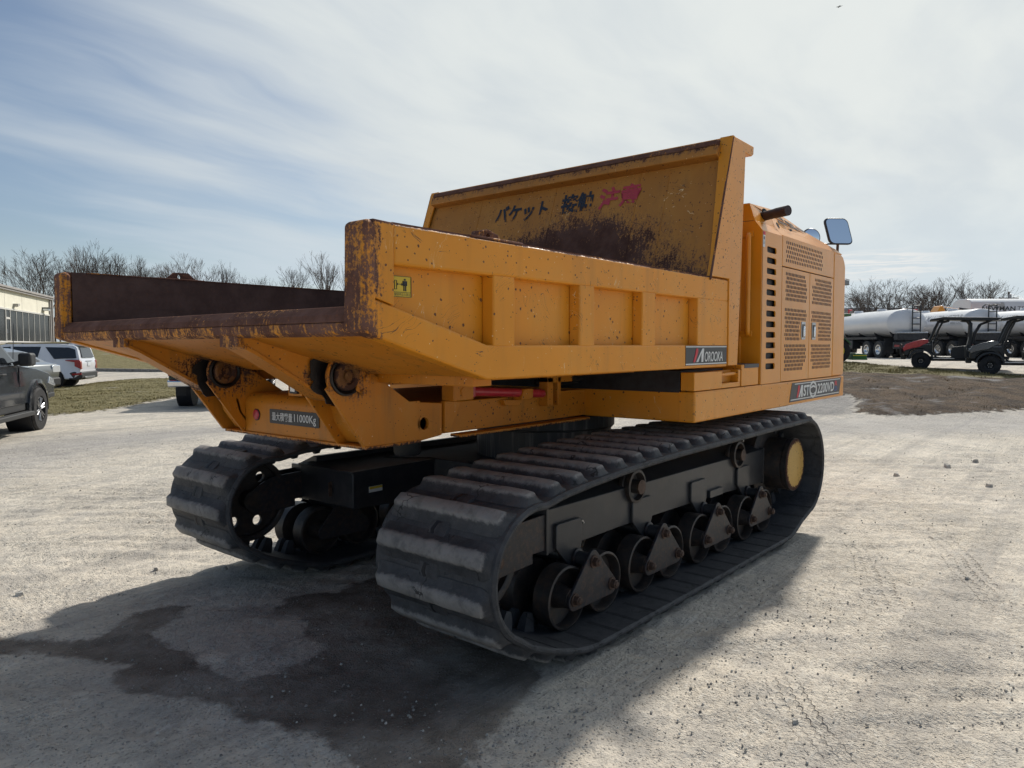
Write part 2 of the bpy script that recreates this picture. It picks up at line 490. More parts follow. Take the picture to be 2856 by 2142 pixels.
# ------------------------------------------------------------------ mesh helpers
class MB:
    def __init__(self):
        self.v = []
        self.f = []

    def add(self, verts, faces):
        k = len(self.v)
        self.v += [tuple(p) for p in verts]
        self.f += [tuple(i + k for i in f) for f in faces]
        return self

    def box(self, x0, x1, y0, y1, z0, z1):
        v = [(x, y, z) for x in (x0, x1) for y in (y0, y1) for z in (z0, z1)]
        return self.add(v, [(0, 1, 3, 2), (4, 6, 7, 5), (0, 4, 5, 1), (2, 3, 7, 6), (0, 2, 6, 4), (1, 5, 7, 3)])

    def prism(self, pts, plane, a, b, pts2=None):
        """polygon in a plane, pushed along the third axis from a to b"""
        def P(p, h):
            return {'xz': (p[0], h, p[1]), 'yz': (h, p[0], p[1]), 'xy': (p[0], p[1], h)}[plane]
        n = len(pts)
        q = pts2 or pts
        v = [P(p, a) for p in pts] + [P(p, b) for p in q]
        f = [tuple(range(n)), tuple(range(2 * n - 1, n - 1, -1))]
        f += [(i, (i + 1) % n, n + (i + 1) % n, n + i) for i in range(n)]
        return self.add(v, f)

    def loft(self, rings, caps=True, close=False):
        n = len(rings[0])
        v = [p for r in rings for p in r]
        f = []
        m = len(rings)
        for j in range(m - (0 if close else 1)):
            j2 = (j + 1) % m
            for i in range(n):
                f.append((j * n + i, j * n + (i + 1) % n, j2 * n + (i + 1) % n, j2 * n + i))
        if caps and not close:
            f.append(tuple(range(n)))
            f.append(tuple(range((m - 1) * n, m * n)))
        return self.add(v, f)

    def cyl(self, p0, p1, r0, r1=None, n=16, caps=True):
        return self.tube([p0, p1], [r0, r0 if r1 is None else r1], n, caps)

    def tube(self, path, r, n=8, caps=True):
        path = [Vector(p) for p in path]
        rs = r if isinstance(r, (list, tuple)) else [r] * len(path)
        rings = []
        ref = None
        for i, p in enumerate(path):
            a = path[max(i - 1, 0)]
            b = path[min(i + 1, len(path) - 1)]
            t = (b - a).normalized()
            if ref is None:
                ref = t.orthogonal().normalized()
            ref = (ref - t * ref.dot(t)).normalized()
            bi = t.cross(ref)
            rings.append([p + (ref * math.cos(2 * PI * k / n) + bi * math.sin(2 * PI * k / n)) * rs[i] for k in range(n)])
        return self.loft(rings, caps)

    def lathe(self, c, axis, prof, n=32, close=False):
        """prof: (radius, height along axis)"""
        c = Vector(c)
        t = Vector(axis).normalized()
        a = t.orthogonal().normalized()
        b = t.cross(a)
        rings = [[c + t * h + (a * math.cos(2 * PI * k / n) + b * math.sin(2 * PI * k / n)) * max(r, 1e-4) for k in range(n)] for r, h in prof]
        return self.loft(rings, caps=not close, close=close)

    def mapv(self, fn, start=0):
        self.v = self.v[:start] + [tuple(fn(*p)) for p in self.v[start:]]
        return self

    def mesh(self, name, mat, smooth=35):
        me = bpy.data.meshes.new(name)
        me.from_pydata(self.v, [], self.f)
        bm = bmesh.new()
        bm.from_mesh(me)
        bmesh.ops.recalc_face_normals(bm, faces=bm.faces)
        bm.to_mesh(me)
        bm.free()
        if mat:
            me.materials.append(MATS[mat])
        if smooth:
            me.polygons.foreach_set('use_smooth', [True] * len(me.polygons))
            me.set_sharp_from_angle(angle=R(smooth))
        return me

    def build(self, name, mat, parent=None, smooth=35, bevel=0.0, seg=2):
        o = bpy.data.objects.new(name, self.mesh(name, mat, smooth))
        COL.objects.link(o)
        attach(o, parent)
        if bevel:
            md = o.modifiers.new('bevel', 'BEVEL')
            md.width = bevel
            md.segments = seg
            md.limit_method = 'ANGLE'
            md.angle_limit = R(40)
            md.harden_normals = False
        return o


def attach(o, parent):
    """parts are modelled in the coordinates of their thing's maker; a root may carry an offset"""
    if parent is None:
        return
    o.parent = parent
    root = parent
    while root.parent:
        root = root.parent
    if parent is root and root.get('_off') is not None:
        o.matrix_parent_inverse = Matrix.Translation(-Vector(root['_off']))


def tag(o, label, cat, group=None, kind=None):
    if kind:
        o['kind'] = kind
    if label:
        o['label'] = label
    if cat:
        o['category'] = cat
    if group:
        o['group'] = group
    return o


def root_at(name, loc, label, cat, group=None, rz=0.0, world_parts=False):
    o = bpy.data.objects.new(name, None)
    o.empty_display_size = 0.3
    COL.objects.link(o)
    o.location = loc
    o.rotation_euler = (0, 0, rz)
    if world_parts:
        o['_off'] = loc
    return tag(o, label, cat, group)


def copy_tree(o, parent=None):
    c = o.copy()
    COL.objects.link(c)
    if parent is not None:
        c.parent = parent
    for ch in [x for x in SC.objects if x.parent is o]:
        copy_tree(ch, c)
    return c


def plate(outline, holes, depth, fn, name, mat, parent=None, bevel=0.0):
    """a flat plate with holes; outline and holes are 2-d loops; fn maps (a, b, c) to space"""
    cu = bpy.data.curves.new(name, 'CURVE')
    cu.dimensions = '2D'
    cu.fill_mode = 'BOTH'
    cu.extrude = depth / 2
    for loop in [outline] + holes:
        sp = cu.splines.new('POLY')
        sp.points.add(len(loop) - 1)
        for p, q in zip(sp.points, loop):
            p.co = (q[0], q[1], 0, 1)
        sp.use_cyclic_u = True
    ob = bpy.data.objects.new(name, cu)
    me = bpy.data.meshes.new_from_object(ob)
    bpy.data.objects.remove(ob)
    for vtx in me.vertices:
        vtx.co = fn(*vtx.co)
    bm = bmesh.new()
    bm.from_mesh(me)
    bmesh.ops.remove_doubles(bm, verts=bm.verts, dist=1e-5)
    bmesh.ops.recalc_face_normals(bm, faces=bm.faces)
    bm.to_mesh(me)
    bm.free()
    me.materials.clear()
    me.materials.append(MATS[mat])
    me.name = name
    o = bpy.data.objects.new(name, me)
    COL.objects.link(o)
    attach(o, parent)
    if bevel:
        md = o.modifiers.new('bevel', 'BEVEL')
        md.width = bevel
        md.segments = 2
        md.limit_method = 'ANGLE'
        md.angle_limit = R(50)
    return o


def circ(cx, cy, r, n=20, a0=0.0, a1=2 * PI):
    full = abs(a1 - a0 - 2 * PI) < 1e-6
    return [(cx + r * math.cos(a0 + (a1 - a0) * i / (n if full else n - 1)), cy + r * math.sin(a0 + (a1 - a0) * i / (n if full else n - 1))) for i in range(n)]


def rrect(x0, x1, z0, z1, r, n=4):
    p = []
    for cx, cz, a in ((x1 - r, z0 + r, -PI / 2), (x1 - r, z1 - r, 0), (x0 + r, z1 - r, PI / 2), (x0 + r, z0 + r, PI)):
        p += [(cx + r * math.cos(a + PI / 2 * i / n), cz + r * math.sin(a + PI / 2 * i / n)) for i in range(n + 1)]
    return p


def text_obj(body, w, h, fn, name, mat, parent=None, depth=0.0015, shear=0.0, bold=0.0, space=1.0):
    """lettering fitted to a w x h box whose lower left corner is (0,0); fn maps it to its place"""
    cu = bpy.data.curves.new(name, 'FONT')
    cu.body = body
    cu.shear = shear
    cu.offset = bold
    cu.space_character = space
    cu.resolution_u = 3
    ob = bpy.data.objects.new(name, cu)
    COL.objects.link(ob)
    dg = bpy.context.evaluated_depsgraph_get()
    me = bpy.data.meshes.new_from_object(ob.evaluated_get(dg))
    bpy.data.objects.remove(ob)
    co = np.array([v.co[:] for v in me.vertices])
    lo, hi = co.min(0), co.max(0)
    for v in me.vertices:
        a = (v.co[0] - lo[0]) / (hi[0] - lo[0]) * w
        b = (v.co[1] - lo[1]) / (hi[1] - lo[1]) * h
        v.co = fn(a, b, depth)
    me.materials.clear()
    me.materials.append(MATS[mat])
    me.name = name
    o = bpy.data.objects.new(name, me)
    COL.objects.link(o)
    attach(o, parent)
    return o

m, n, b, oc = new_mat('ring_steel')
v = n.noise(n.mapping(oc, (14, 14, 0.8)), 1.0, 5, 0.65)
n.set(b.inputs['Base Color'], n.mix(n.ss(v, 0.50, 0.72), (0.030, 0.031, 0.035), (0.15, 0.145, 0.14)))
b.inputs['Roughness'].default_value = 0.55
# ------------------------------------------------------------------ terrain
FH = np.array([math.cos(YAW), math.sin(YAW)])
RH = np.array([math.sin(YAW), -math.cos(YAW)])
TR_T = ([0, 15.5, 20, 26, 34, 48, 80, 300, 3000], [0, 0, .25, .55, .8, .9, 1.3, 3, 8])
TL_T = ([0, 33, 40, 55, 70, 90, 300, 3000], [0, 0, .45, 1.3, 2.0, 2.3, 4, 8])


def terrain(X, Y):
    """height of the yard: level round the machine, rising beyond the banks left and right"""
    X = np.asarray(X, float)
    Y = np.asarray(Y, float)
    dx, dy = X + 1.654, Y + 3.497
    t = dx * FH[0] + dy * FH[1]
    l = dx * RH[0] + dy * RH[1]
    s = np.where(t > 1, l / np.maximum(t, 1), l)
    k = np.clip((s - .1) / .3, 0, 1)
    k = k * k * (3 - 2 * k)
    return np.where(t > 1, np.interp(t, *TR_T) * k + np.interp(t, *TL_T) * (1 - k), 0.0)


def ground_z(x, y):
    return float(terrain(x, y))


WET = [(-2.5, 3.0), (-0.67, 1.41), (-0.42, 1.2), (-0.3, 1.05), (-0.09, 0.78), (0.17, 1.0), (0.38, 1.05), (0.5, 0.9), (0.25, 0.58), (0.14, 0.55), (0.17, 0.62), (0.41, 0.72), (0.61, 0.64), (0.73, 0.39), (0.88, 0.5), (1.07, 0.53), (1.29, 0.42), (1.73, 0.48), (1.61, -0.12), (1.37, -0.99), (1.13, -1.4), (0.81, -1.51), (0.61, -1.57), (0.31, -1.64), (0.06, -1.82), (-0.06, -1.67), (0.06, -1.34), (0.07, -1.05), (0.02, -0.85), (0.06, -0.78), (-0.02, -0.64), (-0.04, -0.43), (-0.09, -0.34), (-0.16, -0.14), (-0.24, -0.06), (-0.24, 0.16), (-0.22, 0.29), (-0.12, 0.3), (-0.21, 0.51), (-0.37, 0.83), (-0.5, 0.91), (-0.74, 1.12), (-2.6, 2.7)]
ISL = [(0.17, 0.62), (0.31, 0.72), (0.42, 0.7), (0.59, 0.61), (0.71, 0.43), (0.85, 0.19), (0.67, -0.1), (0.63, -0.28), (0.53, -0.35), (0.32, -0.35), (0.17, -0.26), (0.13, -0.11), (0.16, 0.12), (0.15, 0.31)]
GRASS1 = [(3.29, 16.22), (3.9, 15.44), (4.45, 15.56), (8.21, 27.19), (11.98, 32.18), (13.54, 32.11), (14.7, 31.14), (17.11, 28.11), (13.39, 21.86), (11.13, 21.33), (8.97, 19.16), (6.85, 16.88), (5.44, 15.77)]
GRASS1 = [(-12.0, 22.0), (-6.0, 20.5), (1.0, 17.6), (3.6, 16.0), (4.45, 15.56), (5.44, 15.77), (6.85, 16.88), (8.97, 19.16), (11.13, 21.33), (13.39, 21.86), (17.11, 28.11), (14.7, 31.14), (13.54, 32.11), (11.98, 32.18), (8.21, 27.19), (5.6, 20.2), (4.2, 17.4), (2.0, 18.6), (-6.0, 22.2), (-12.0, 24.0)]
GRASS2 = [(10.2, 40.5), (12.97, 39.35), (13.84, 37.93), (16.0, 33.88), (18.2, 29.94), (24.0, 26.0), (60, 60), (40, 110), (22.58, 150), (-60, 120), (-40, 60), (2.0, 44.0)]
MUD = [(18.09, 2.26), (18.75, 2.31), (19.31, 2.12), (18.96, 1.76), (18.07, 1.4), (16.69, 1.11), (15.87, 0.79), (16.05, 0.32), (16.36, -0.16), (16.84, -0.43), (17.3, -0.88), (17.92, -1.33), (18.95, -1.94), (20.2, -2.53), (24, -5.0), (32.0, -5.0), (28.29, -2.15), (27.56, -1.26), (27.02, -0.54), (27.0, 0.48), (26.91, 1.14), (27.02, 2.13), (26.63, 2.92), (26.54, 4.11), (25.97, 4.89), (25.0, 7.0), (17.5, 4.5)]
GRASS3 = [(25.0, 7.0), (25.97, 4.89), (26.54, 4.11), (26.63, 2.92), (27.02, 2.13), (26.91, 1.14), (27.0, 0.48), (27.02, -0.54), (27.56, -1.26), (28.29, -2.15), (32.0, -5.0), (34, -5.4), (29.45, -2.09), (28.93, -1.15), (30.07, 0.34), (30.64, 1.29), (31.63, 2.72), (32.67, 3.94), (34.23, 5.41), (34.63, 6.3), (34.69, 7.54), (33, 12)]
GBAND_R = [(11.99, 4.63), (14.93, 1.33), (18.66, -1.96), (21.68, -4.81), (16.47, -4.53), (14.35, -2.3), (11.7, 0.38), (8.58, 2.6)]
GBAND_L = [(1.32, 11.06), (2.21, 10.77), (3.11, 11.43), (5.87, 10.56), (10.6, 8.0), (9.65, 7.12), (5.06, 9.06), (2.92, 8.3), (1.16, 6.96), (0.46, 6.94)]
DARKG = [(18.19, 3.5), (18.75, 2.31), (19.31, 2.12), (18.96, 1.76), (18.07, 1.4), (16.69, 1.11), (15.72, 0.98), (15.33, 1.45), (15.0, 2.6), (15.5, 4.0)]


def sdist(P, poly):
    """signed distance of points to a polygon, positive inside"""
    x, y = P[:, 0], P[:, 1]
    best = np.full(len(P), 1e9)
    ins = np.zeros(len(P), bool)
    n = len(poly)
    for i in range(n):
        ax, ay = poly[i]
        bx, by = poly[(i + 1) % n]
        ex, ey = bx - ax, by - ay
        k = np.clip(((x - ax) * ex + (y - ay) * ey) / (ex * ex + ey * ey + 1e-12), 0, 1)
        dd = (x - ax - k * ex) ** 2 + (y - ay - k * ey) ** 2
        best = np.minimum(best, dd)
        cond = ((ay > y) != (by > y)) & (x < (bx - ax) * (y - ay) / (by - ay + 1e-12) + ax)
        ins ^= cond
    s = np.sqrt(best)
    return np.where(ins, s, -s)


def axis_steps(lo, hi, fine_lo, fine_hi, step, grow):
    mid = list(np.arange(fine_lo, fine_hi, step))
    s, p, upl = step, mid[-1], []
    while p < hi:
        s *= grow
        p += s
        upl.append(p)
    s, p, dn = step, mid[0], []
    while p > lo:
        s *= grow
        p -= s
        dn.append(p)
    return np.array(dn[::-1] + mid + upl)


tt = axis_steps(-150, 2600, 1.0, 9.0, 0.033, 1.045)
ll = axis_steps(-1500, 1500, -3.6, 4.2, 0.036, 1.06)
T_, L_ = np.meshgrid(tt, ll, indexing='ij')
GX = (-1.654 + T_ * FH[0] + L_ * RH[0]).ravel()
GY = (-3.497 + T_ * FH[1] + L_ * RH[1]).ravel()
GZ = terrain(GX, GY)
P2 = np.stack([GX, GY], 1)
sd_wet = np.minimum(sdist(P2, WET), -sdist(P2, ISL))
sd_g1, sd_g2, sd_g3 = sdist(P2, GRASS1), sdist(P2, GRASS2), sdist(P2, GRASS3)
sd_grass = np.maximum(np.maximum(sd_g1, sd_g2), sd_g3)
sd_mud = sdist(P2, MUD)
sd_dark = sdist(P2, DARKG)
sd_band = np.maximum(sdist(P2, GBAND_R), sdist(P2, GBAND_L))
near = (np.hypot(GX + 1.65, GY + 3.5) < 45)
idx = np.nonzero(near)[0]
for i in idx:
    x, y = GX[i], GY[i]
    dcam = math.hypot(x + 1.65, y + 3.5)
    h = mnoise.noise((x * 0.9, y * 0.9, 0.3)) * 0.012
    u_ = x * 0.63 - y * 0.77
    v_ = x * 0.77 + y * 0.63
    if dcam < 14:
        h += mnoise.noise((u_ * 1.2, v_ * 7.0, 2.3)) * 0.012 + max(0, mnoise.noise((x * 0.5, y * 0.5, 4.4)) + 0.1) * mnoise.noise((u_ * 0.9 + 4, v_ * 9.0, 7.3)) * 0.060
        h += abs(mnoise.noise((x * 6, y * 6, 5.1))) * -0.014
        h += mnoise.noise((x * 15, y * 15, 1.1)) * 0.008
    if sd_mud[i] > -0.4:
        k = min(1, (sd_mud[i] + 0.4) / 0.8)
        h += k * (0.10 + 0.10 * mnoise.noise((x * 1.6, y * 1.6, 9.0)) + 0.07 * mnoise.noise((x * 5, y * 5, 3.0)) + 0.04 * mnoise.noise((x * 13, y * 13, 3.0)))
    if sd_grass[i] > -0.3:
        h += min(1, (sd_grass[i] + 0.3) / 0.6) * (0.05 + 0.04 * mnoise.noise((x * 2.5, y * 2.5, 7.0)))
    # keep the soil level under the tracks
    if -0.2 < x < 6 and -2.2 < y < 2.2:
        h = min(h, 0.002) - 0.004
    GZ[i] += h
nt_, nl_ = T_.shape
gme = bpy.data.meshes.new('ground')
ii = np.arange(nt_ * nl_).reshape(nt_, nl_)
quads = np.stack([ii[:-1, :-1], ii[:-1, 1:], ii[1:, 1:], ii[1:, :-1]], -1).reshape(-1, 4)
gme.vertices.add(nt_ * nl_)
gme.vertices.foreach_set('co', np.stack([GX, GY, GZ], 1).ravel())
gme.loops.add(quads.size)
gme.loops.foreach_set('vertex_index', quads.ravel())
gme.polygons.add(len(quads))
gme.polygons.foreach_set('loop_start', np.arange(0, quads.size, 4))
gme.update(calc_edges=True)
gme.validate()
for nm, arr in (('wet', sd_wet), ('grass', sd_grass), ('mud', sd_mud), ('darkg', sd_dark), ('band', sd_band)):
    at = gme.attributes.new(nm, 'FLOAT', 'POINT')
    at.data.foreach_set('value', np.clip(arr, -3, 3).astype(np.float32))
gme.polygons.foreach_set('use_smooth', [True] * len(gme.polygons))
if gme.polygons[0].normal.z < 0:
    gme.flip_normals()

m, n, b, oc = new_mat('gravel_ground')


def attr(n, name):
    a = n.new('ShaderNodeAttribute')
    a.attribute_name = name
    return a.outputs['Fac']


big = n.noise(oc, 0.55, 5, 0.6)
mid = n.noise(oc, 3.2, 5, 0.65)
fin = n.noise(oc, 26.0, 4, 0.75)
c = n.mix(n.ss(big, 0.3, 0.7), (0.58, 0.52, 0.43), (0.68, 0.62, 0.525))
c = n.mix(n.ss(mid, 0.42, 0.70, 0, 0.7), c, (0.42, 0.395, 0.36))
c = n.mix(n.ss(n.noise(oc, 11.0, 4, 0.7), 0.46, 0.66, 0, 0.6), c, (0.39, 0.36, 0.32))
patch = n.ss(n.noise(oc, 0.9, 4, 0.6), 0.38, 0.62, 0.25, 1.0)
c = n.mix(n.m('MULTIPLY', n.ss(fin, 0.50, 0.68, 0, 0.65), patch), c, (0.73, 0.70, 0.63))
c = n.mix(n.m('MULTIPLY', n.ss(fin, 0.45, 0.32, 0, 0.75), patch), c, (0.27, 0.25, 0.225))
# passes of tyres: long pale and dark bands across the yard
lane = n.noise(n.mapping(oc, (0.12, 2.4, 1), (0, 0, R(52))), 1.0, 6, 0.62)
lane2 = n.noise(n.mapping(oc, (0.5, 13.0, 1), (0, 0, R(46))), 1.0, 4, 0.6)
c = n.mix(n.ss(lane, 0.48, 0.66, 0, 0.5), c, (0.32, 0.30, 0.275))
c = n.mix(n.ss(lane2, 0.56, 0.75, 0, 0.35), c, (0.27, 0.258, 0.24))
# tyre prints: rows of cleats along a few straight runs
sx = n.sep(oc)
for (ax, ay), (bx_, by_), hw, pit in (((4.9, -1.88), (2.9, -2.60), 0.13, 34.0), ((5.6, -2.3), (3.4, -3.1), 0.12, 34.0), ((1.9, -2.25), (1.2, -2.75), 0.10, 40.0), ((-0.6, 5.2), (1.8, 8.5), 0.13, 30.0)):
    L_t = math.hypot(bx_ - ax, by_ - ay)
    ex, ey = (bx_ - ax) / L_t, (by_ - ay) / L_t
    s_ = n.m('ADD', n.m('MULTIPLY', n.m('SUBTRACT', sx[0], ax), ex), n.m('MULTIPLY', n.m('SUBTRACT', sx[1], ay), ey))
    w_t = n.m('SUBTRACT', n.m('MULTIPLY', n.m('SUBTRACT', sx[1], ay), ex), n.m('MULTIPLY', n.m('SUBTRACT', sx[0], ax), ey))
    w_t = n.m('ADD', w_t, n.m('MULTIPLY', n.m('SUBTRACT', n.noise(oc, 0.8, 2, 0.5), 0.5), 0.25))
    inn = n.m('MULTIPLY', n.ss(n.m('ABSOLUTE', w_t), hw * 0.85, hw, 1.0, 0.0), n.ss(n.m('ABSOLUTE', n.m('SUBTRACT', s_, L_t / 2)), L_t * 0.3, L_t * 0.5, 1.0, 0.0))
    cle = n.m('SINE', n.m('ADD', n.m('MULTIPLY', s_, 2 * PI * pit / 2.2), n.m('MULTIPLY', n.m('ABSOLUTE', w_t), 30.0)))
    rib_ = n.m('SINE', n.m('MULTIPLY', w_t, 2 * PI / (hw * 0.55)))
    pr = n.m('MULTIPLY', inn, n.m('MULTIPLY', n.ss(n.m('ADD', n.m('MULTIPLY', cle, 0.5), rib_), 0.1, 0.8), n.ss(n.noise(oc, 3.0, 3, 0.6), 0.35, 0.6)))
    tread = pr if ax == 4.9 else n.m('MAXIMUM', tread, pr)
c = n.mix(n.m('MULTIPLY', tread, 0.45), c, (0.30, 0.275, 0.24))
# small stones
d1, v1 = n.voro(n.vm('ADD', oc, n.vm('SCALE', n.noise(oc, 50, 2, 0.5, out=1), 0.01)), 75.0)
r1 = n.sep(v1.outputs['Color'])
st = n.m('MULTIPLY', n.m('GREATER_THAN', r1[0], 0.55), n.ss(d1, 0.20, 0.40, 1.0, 0.0))
c = n.mix(n.m('MULTIPLY', st, 0.6), c, n.mix(r1[1], (0.20, 0.19, 0.18), (0.70, 0.67, 0.60)))
d2, v2 = n.voro(oc, 28.0)
r2 = n.sep(v2.outputs['Color'])
st2 = n.m('MULTIPLY', n.m('GREATER_THAN', r2[0], 0.87), n.ss(d2, 0.10, 0.26, 1.0, 0.0))
c = n.mix(n.m('MULTIPLY', st2, 0.7), c, n.mix(r2[1], (0.15, 0.145, 0.14), (0.60, 0.58, 0.54)))
# brown damp soil, its outline broken by noise
wob = n.m('MULTIPLY', n.m('SUBTRACT', n.noise(oc, 5.0, 7, 0.7), 0.5), 0.26)
wet = n.ss(n.m('ADD', attr(n, 'wet'), wob), -0.02, 0.035)
wpat = n.noise(oc, 4.0, 5, 0.6)
wc = n.mix(n.ss(wpat, 0.35, 0.7), (0.145, 0.118, 0.094), (0.225, 0.195, 0.165))
wc = n.mix(n.ss(fin, 0.5, 0.75, 0, 0.4), wc, (0.25, 0.23, 0.205))
wc = n.mix(n.m('MULTIPLY', n.m('MAXIMUM', st, st2), 0.6), wc, (0.36, 0.35, 0.33))
wfade = n.ss(n.noise(oc, 1.6, 4, 0.6), 0.40, 0.72, 1.0, 0.45)
c = n.mix(n.m('MULTIPLY', wet, wfade), c, wc)
# dark loose gravel by the bank
dk = n.ss(n.m('ADD', attr(n, 'darkg'), n.m('MULTIPLY', wob, 3.0)), -0.25, 0.3)
c = n.mix(n.m('MULTIPLY', dk, 0.75), c, n.mix(fin, (0.06, 0.06, 0.062), (0.26, 0.26, 0.27)))
bnd = n.ss(n.m('ADD', attr(n, 'band'), n.m('MULTIPLY', wob, 7.0)), -0.9, 0.9)
c = n.mix(n.m('MULTIPLY', bnd, 0.62), c, n.mix(fin, (0.20, 0.195, 0.195), (0.42, 0.41, 0.405)))
# turned soil with straw
mudf = n.ss(n.m('ADD', attr(n, 'mud'), n.m('MULTIPLY', wob, 4.0)), -0.08, 0.08)
straw = n.noise(n.mapping(oc, (3, 12, 4), (0, 0, R(35))), 2.0, 7, 0.75)
mc = n.mix(n.ss(n.noise(oc, 1.5, 5, 0.65), 0.35, 0.65), (0.030, 0.018, 0.011), (0.105, 0.068, 0.040))
mc = n.mix(n.ss(straw, 0.56, 0.74, 0, 0.65), mc, (0.27, 0.20, 0.11))
mc = n.mix(n.ss(n.noise(oc, 0.7, 4, 0.6), 0.56, 0.68, 0, 0.8), mc, (0.24, 0.235, 0.235))
c = n.mix(mudf, c, mc)
# winter grass
gf = n.ss(n.m('ADD', attr(n, 'grass'), n.m('MULTIPLY', wob, 5.0)), -0.12, 0.12)
gn = n.noise(oc, 5.0, 8, 0.75)
gp = n.noise(oc, 0.9, 4, 0.6)
gc = n.mix(n.ss(gn, 0.35, 0.68), (0.105, 0.098, 0.038), (0.29, 0.245, 0.125))
gc = n.mix(n.ss(gp, 0.42, 0.62, 0, 0.6), gc, (0.22, 0.19, 0.09))
gc = n.mix(n.ss(n.noise(oc, 0.55, 4, 0.6), 0.63, 0.70, 0, 0.6), gc, (0.33, 0.32, 0.29))
c = n.mix(gf, c, gc)
n.set(b.inputs['Base Color'], c)
n.set(b.inputs['Roughness'], n.m('SUBTRACT', 0.92, n.m('MULTIPLY', n.m('MULTIPLY', wet, n.ss(wpat, 0.6, 0.7)), 0.25)))
b.inputs['Specular IOR Level'].default_value = 0.25
h = n.m('ADD', n.m('MULTIPLY', n.m('MULTIPLY', fin, patch), 0.030), n.m('MULTIPLY', n.m('MAXIMUM', st, st2), 0.010))
h = n.m('ADD', h, n.m('MULTIPLY', mid, 0.035))
h = n.m('SUBTRACT', h, n.m('MULTIPLY', tread, 0.012))
h = n.m('ADD', h, n.m('MULTIPLY', lane2, 0.028))
h = n.m('ADD', h, n.m('MULTIPLY', n.noise(oc, 90.0, 3, 0.6), 0.006))
h = n.m('ADD', h, n.m('MULTIPLY', n.m('MAXIMUM', mudf, gf), n.m('MULTIPLY', gn, 0.10)))
n.set(b.inputs['Normal'], n.bump(h, 1.0, 1.0))
gme.materials.append(m)
ground = bpy.data.objects.new('ground', gme)
ground['kind'] = 'structure'
ground['label'] = 'pale gravel yard with damp brown patches, grass and a turned bank of soil'
COL.objects.link(ground)

# ------------------------------------------------------------------ crawler dump truck
BASE = (2.9, 0.0, 0.0)
T = root_at('crawler_dump_truck', BASE, 'big yellow rubber tracked dump truck with scratched open tipping bed, seen from the rear', 'dump truck', None, 0, True)
UCY = R(-0.868)
_c, _s = math.cos(UCY), math.sin(UCY)


def uc(x, y, z):
    X = x - 2.7
    return (2.7 + X * _c - y * _s, X * _s + y * _c, z)


W_ = 1.461


def side_wall(s):
    """one side of the tipping bed; s = -1 is the side that faces the camera"""
    y0 = s * W_
    ye = s * (W_ - 0.002)
    yi = s * (W_ - 0.10)       # inner sheet
    yr = s * (W_ - 0.062)      # bottom of the recesses
    part = MB()
    part.prism([(0.10, 1.70), (0.10, 2.03), (3.12, 2.03), (3.12, 1.50), (0.70, 1.50)], 'xz', yi, yr)
    side = part.build('side_wall', 'yellow_side', T, bevel=0.003)
    b2 = MB().box(0.136, 3.13, min(yi, ye), max(yi, ye), 1.90, 2.05)
    o = b2.build('top_rail', 'yellow_side', side, bevel=0.012, seg=3)
    b2 = MB().prism([(0.134, 1.7495), (0.657, 1.607), (3.13, 1.607), (3.13, 1.459), (0.657, 1.459), (0.0, 1.65), (0.0, 1.785)], 'xz', yr - s * 0.02, s * (W_ - 0.004))
    b2.build('lower_rail', 'yellow_side', side, bevel=0.010, seg=3)
    b2 = MB().prism([(0.03, 1.78), (0.136, 1.751), (0.137, 2.052), (0.04, 2.055)], 'xz', yr - s * 0.02, y0)
    b2.build('rear_upright', 'yellow_side', side, bevel=0.004)
    b2 = MB().prism([(-0.012, 1.655), (0.05, 1.635), (0.055, 2.035), (0.025, 2.055), (-0.004, 2.04)], 'xz', s * (W_ - 0.112), s * (W_ + 0.003))
    b2.build('end_cap', 'yellow_tail', side, bevel=0.014, seg=3)
    for xa, xb in ((0.695, 0.837), (1.345, 1.476), (1.965, 2.115)):
        b2 = MB().prism([(xa - 0.012, yr), (xa - 0.002, s * (W_ - 0.003)), (xb, s * (W_ - 0.003)), (xb, yr)], 'xy', 1.60, 1.905)
        b2.build('stake_rib', 'yellow_side', side, bevel=0.007, seg=3)
    b2 = MB().prism([(2.655, yr), (2.667, s * (W_ - 0.003)), (3.132, s * (W_ - 0.003)), (3.132, yr)], 'xy', 1.60, 1.905)
    b2.build('stake_rib', 'yellow_side', side, bevel=0.006, seg=3)
    b2 = MB().prism([(0.06, 1.66), (0.06, 2.053), (3.0, 2.053), (2.86, 1.74), (0.3, 1.70)], 'xz', s * (W_ - 0.104), s * (W_ - 0.095))
    b2.build('liner_plate', 'rust', side)
    # capping strip worn bright along the top
    b2 = MB().box(0.14, 2.9, min(s * (W_ - 0.11), s * (W_ - 0.012)), max(s * (W_ - 0.11), s * (W_ - 0.012)), 2.0503, 2.056)
    b2.build('top_strip', 'rusty_edge', side)
    # lifting lug
    yl = s * (W_ - 0.05)
    if s < 0:
        out = [(0.60, 2.050), (0.625, 2.085), (0.70, 2.100), (0.765, 2.083), (0.80, 2.050)]
        hole = circ(0.70, 2.068, 0.012, 10)
    else:
        out = [(0.645, 2.050), (0.70, 2.102), (0.80, 2.105), (0.865, 2.050)]
        hole = [(0.738 + 0.014 * math.cos(a), 2.073 + 0.022 * math.sin(a)) for a in [k * PI / 6 for k in range(12)]]
    plate(out, [hole], 0.025, lambda a, b_, c_: (a, yl + c_, b_), 'lifting_lug', 'rusty_edge', side, 0.004)
    b2 = MB().box(0.56, 0.90, yl - 0.045, yl + 0.045, 2.050, 2.060)
    b2.build('lug_pad', 'rusty_edge', side, bevel=0.003)
    return side


SR = side_wall(-1)
SL = side_wall(1)
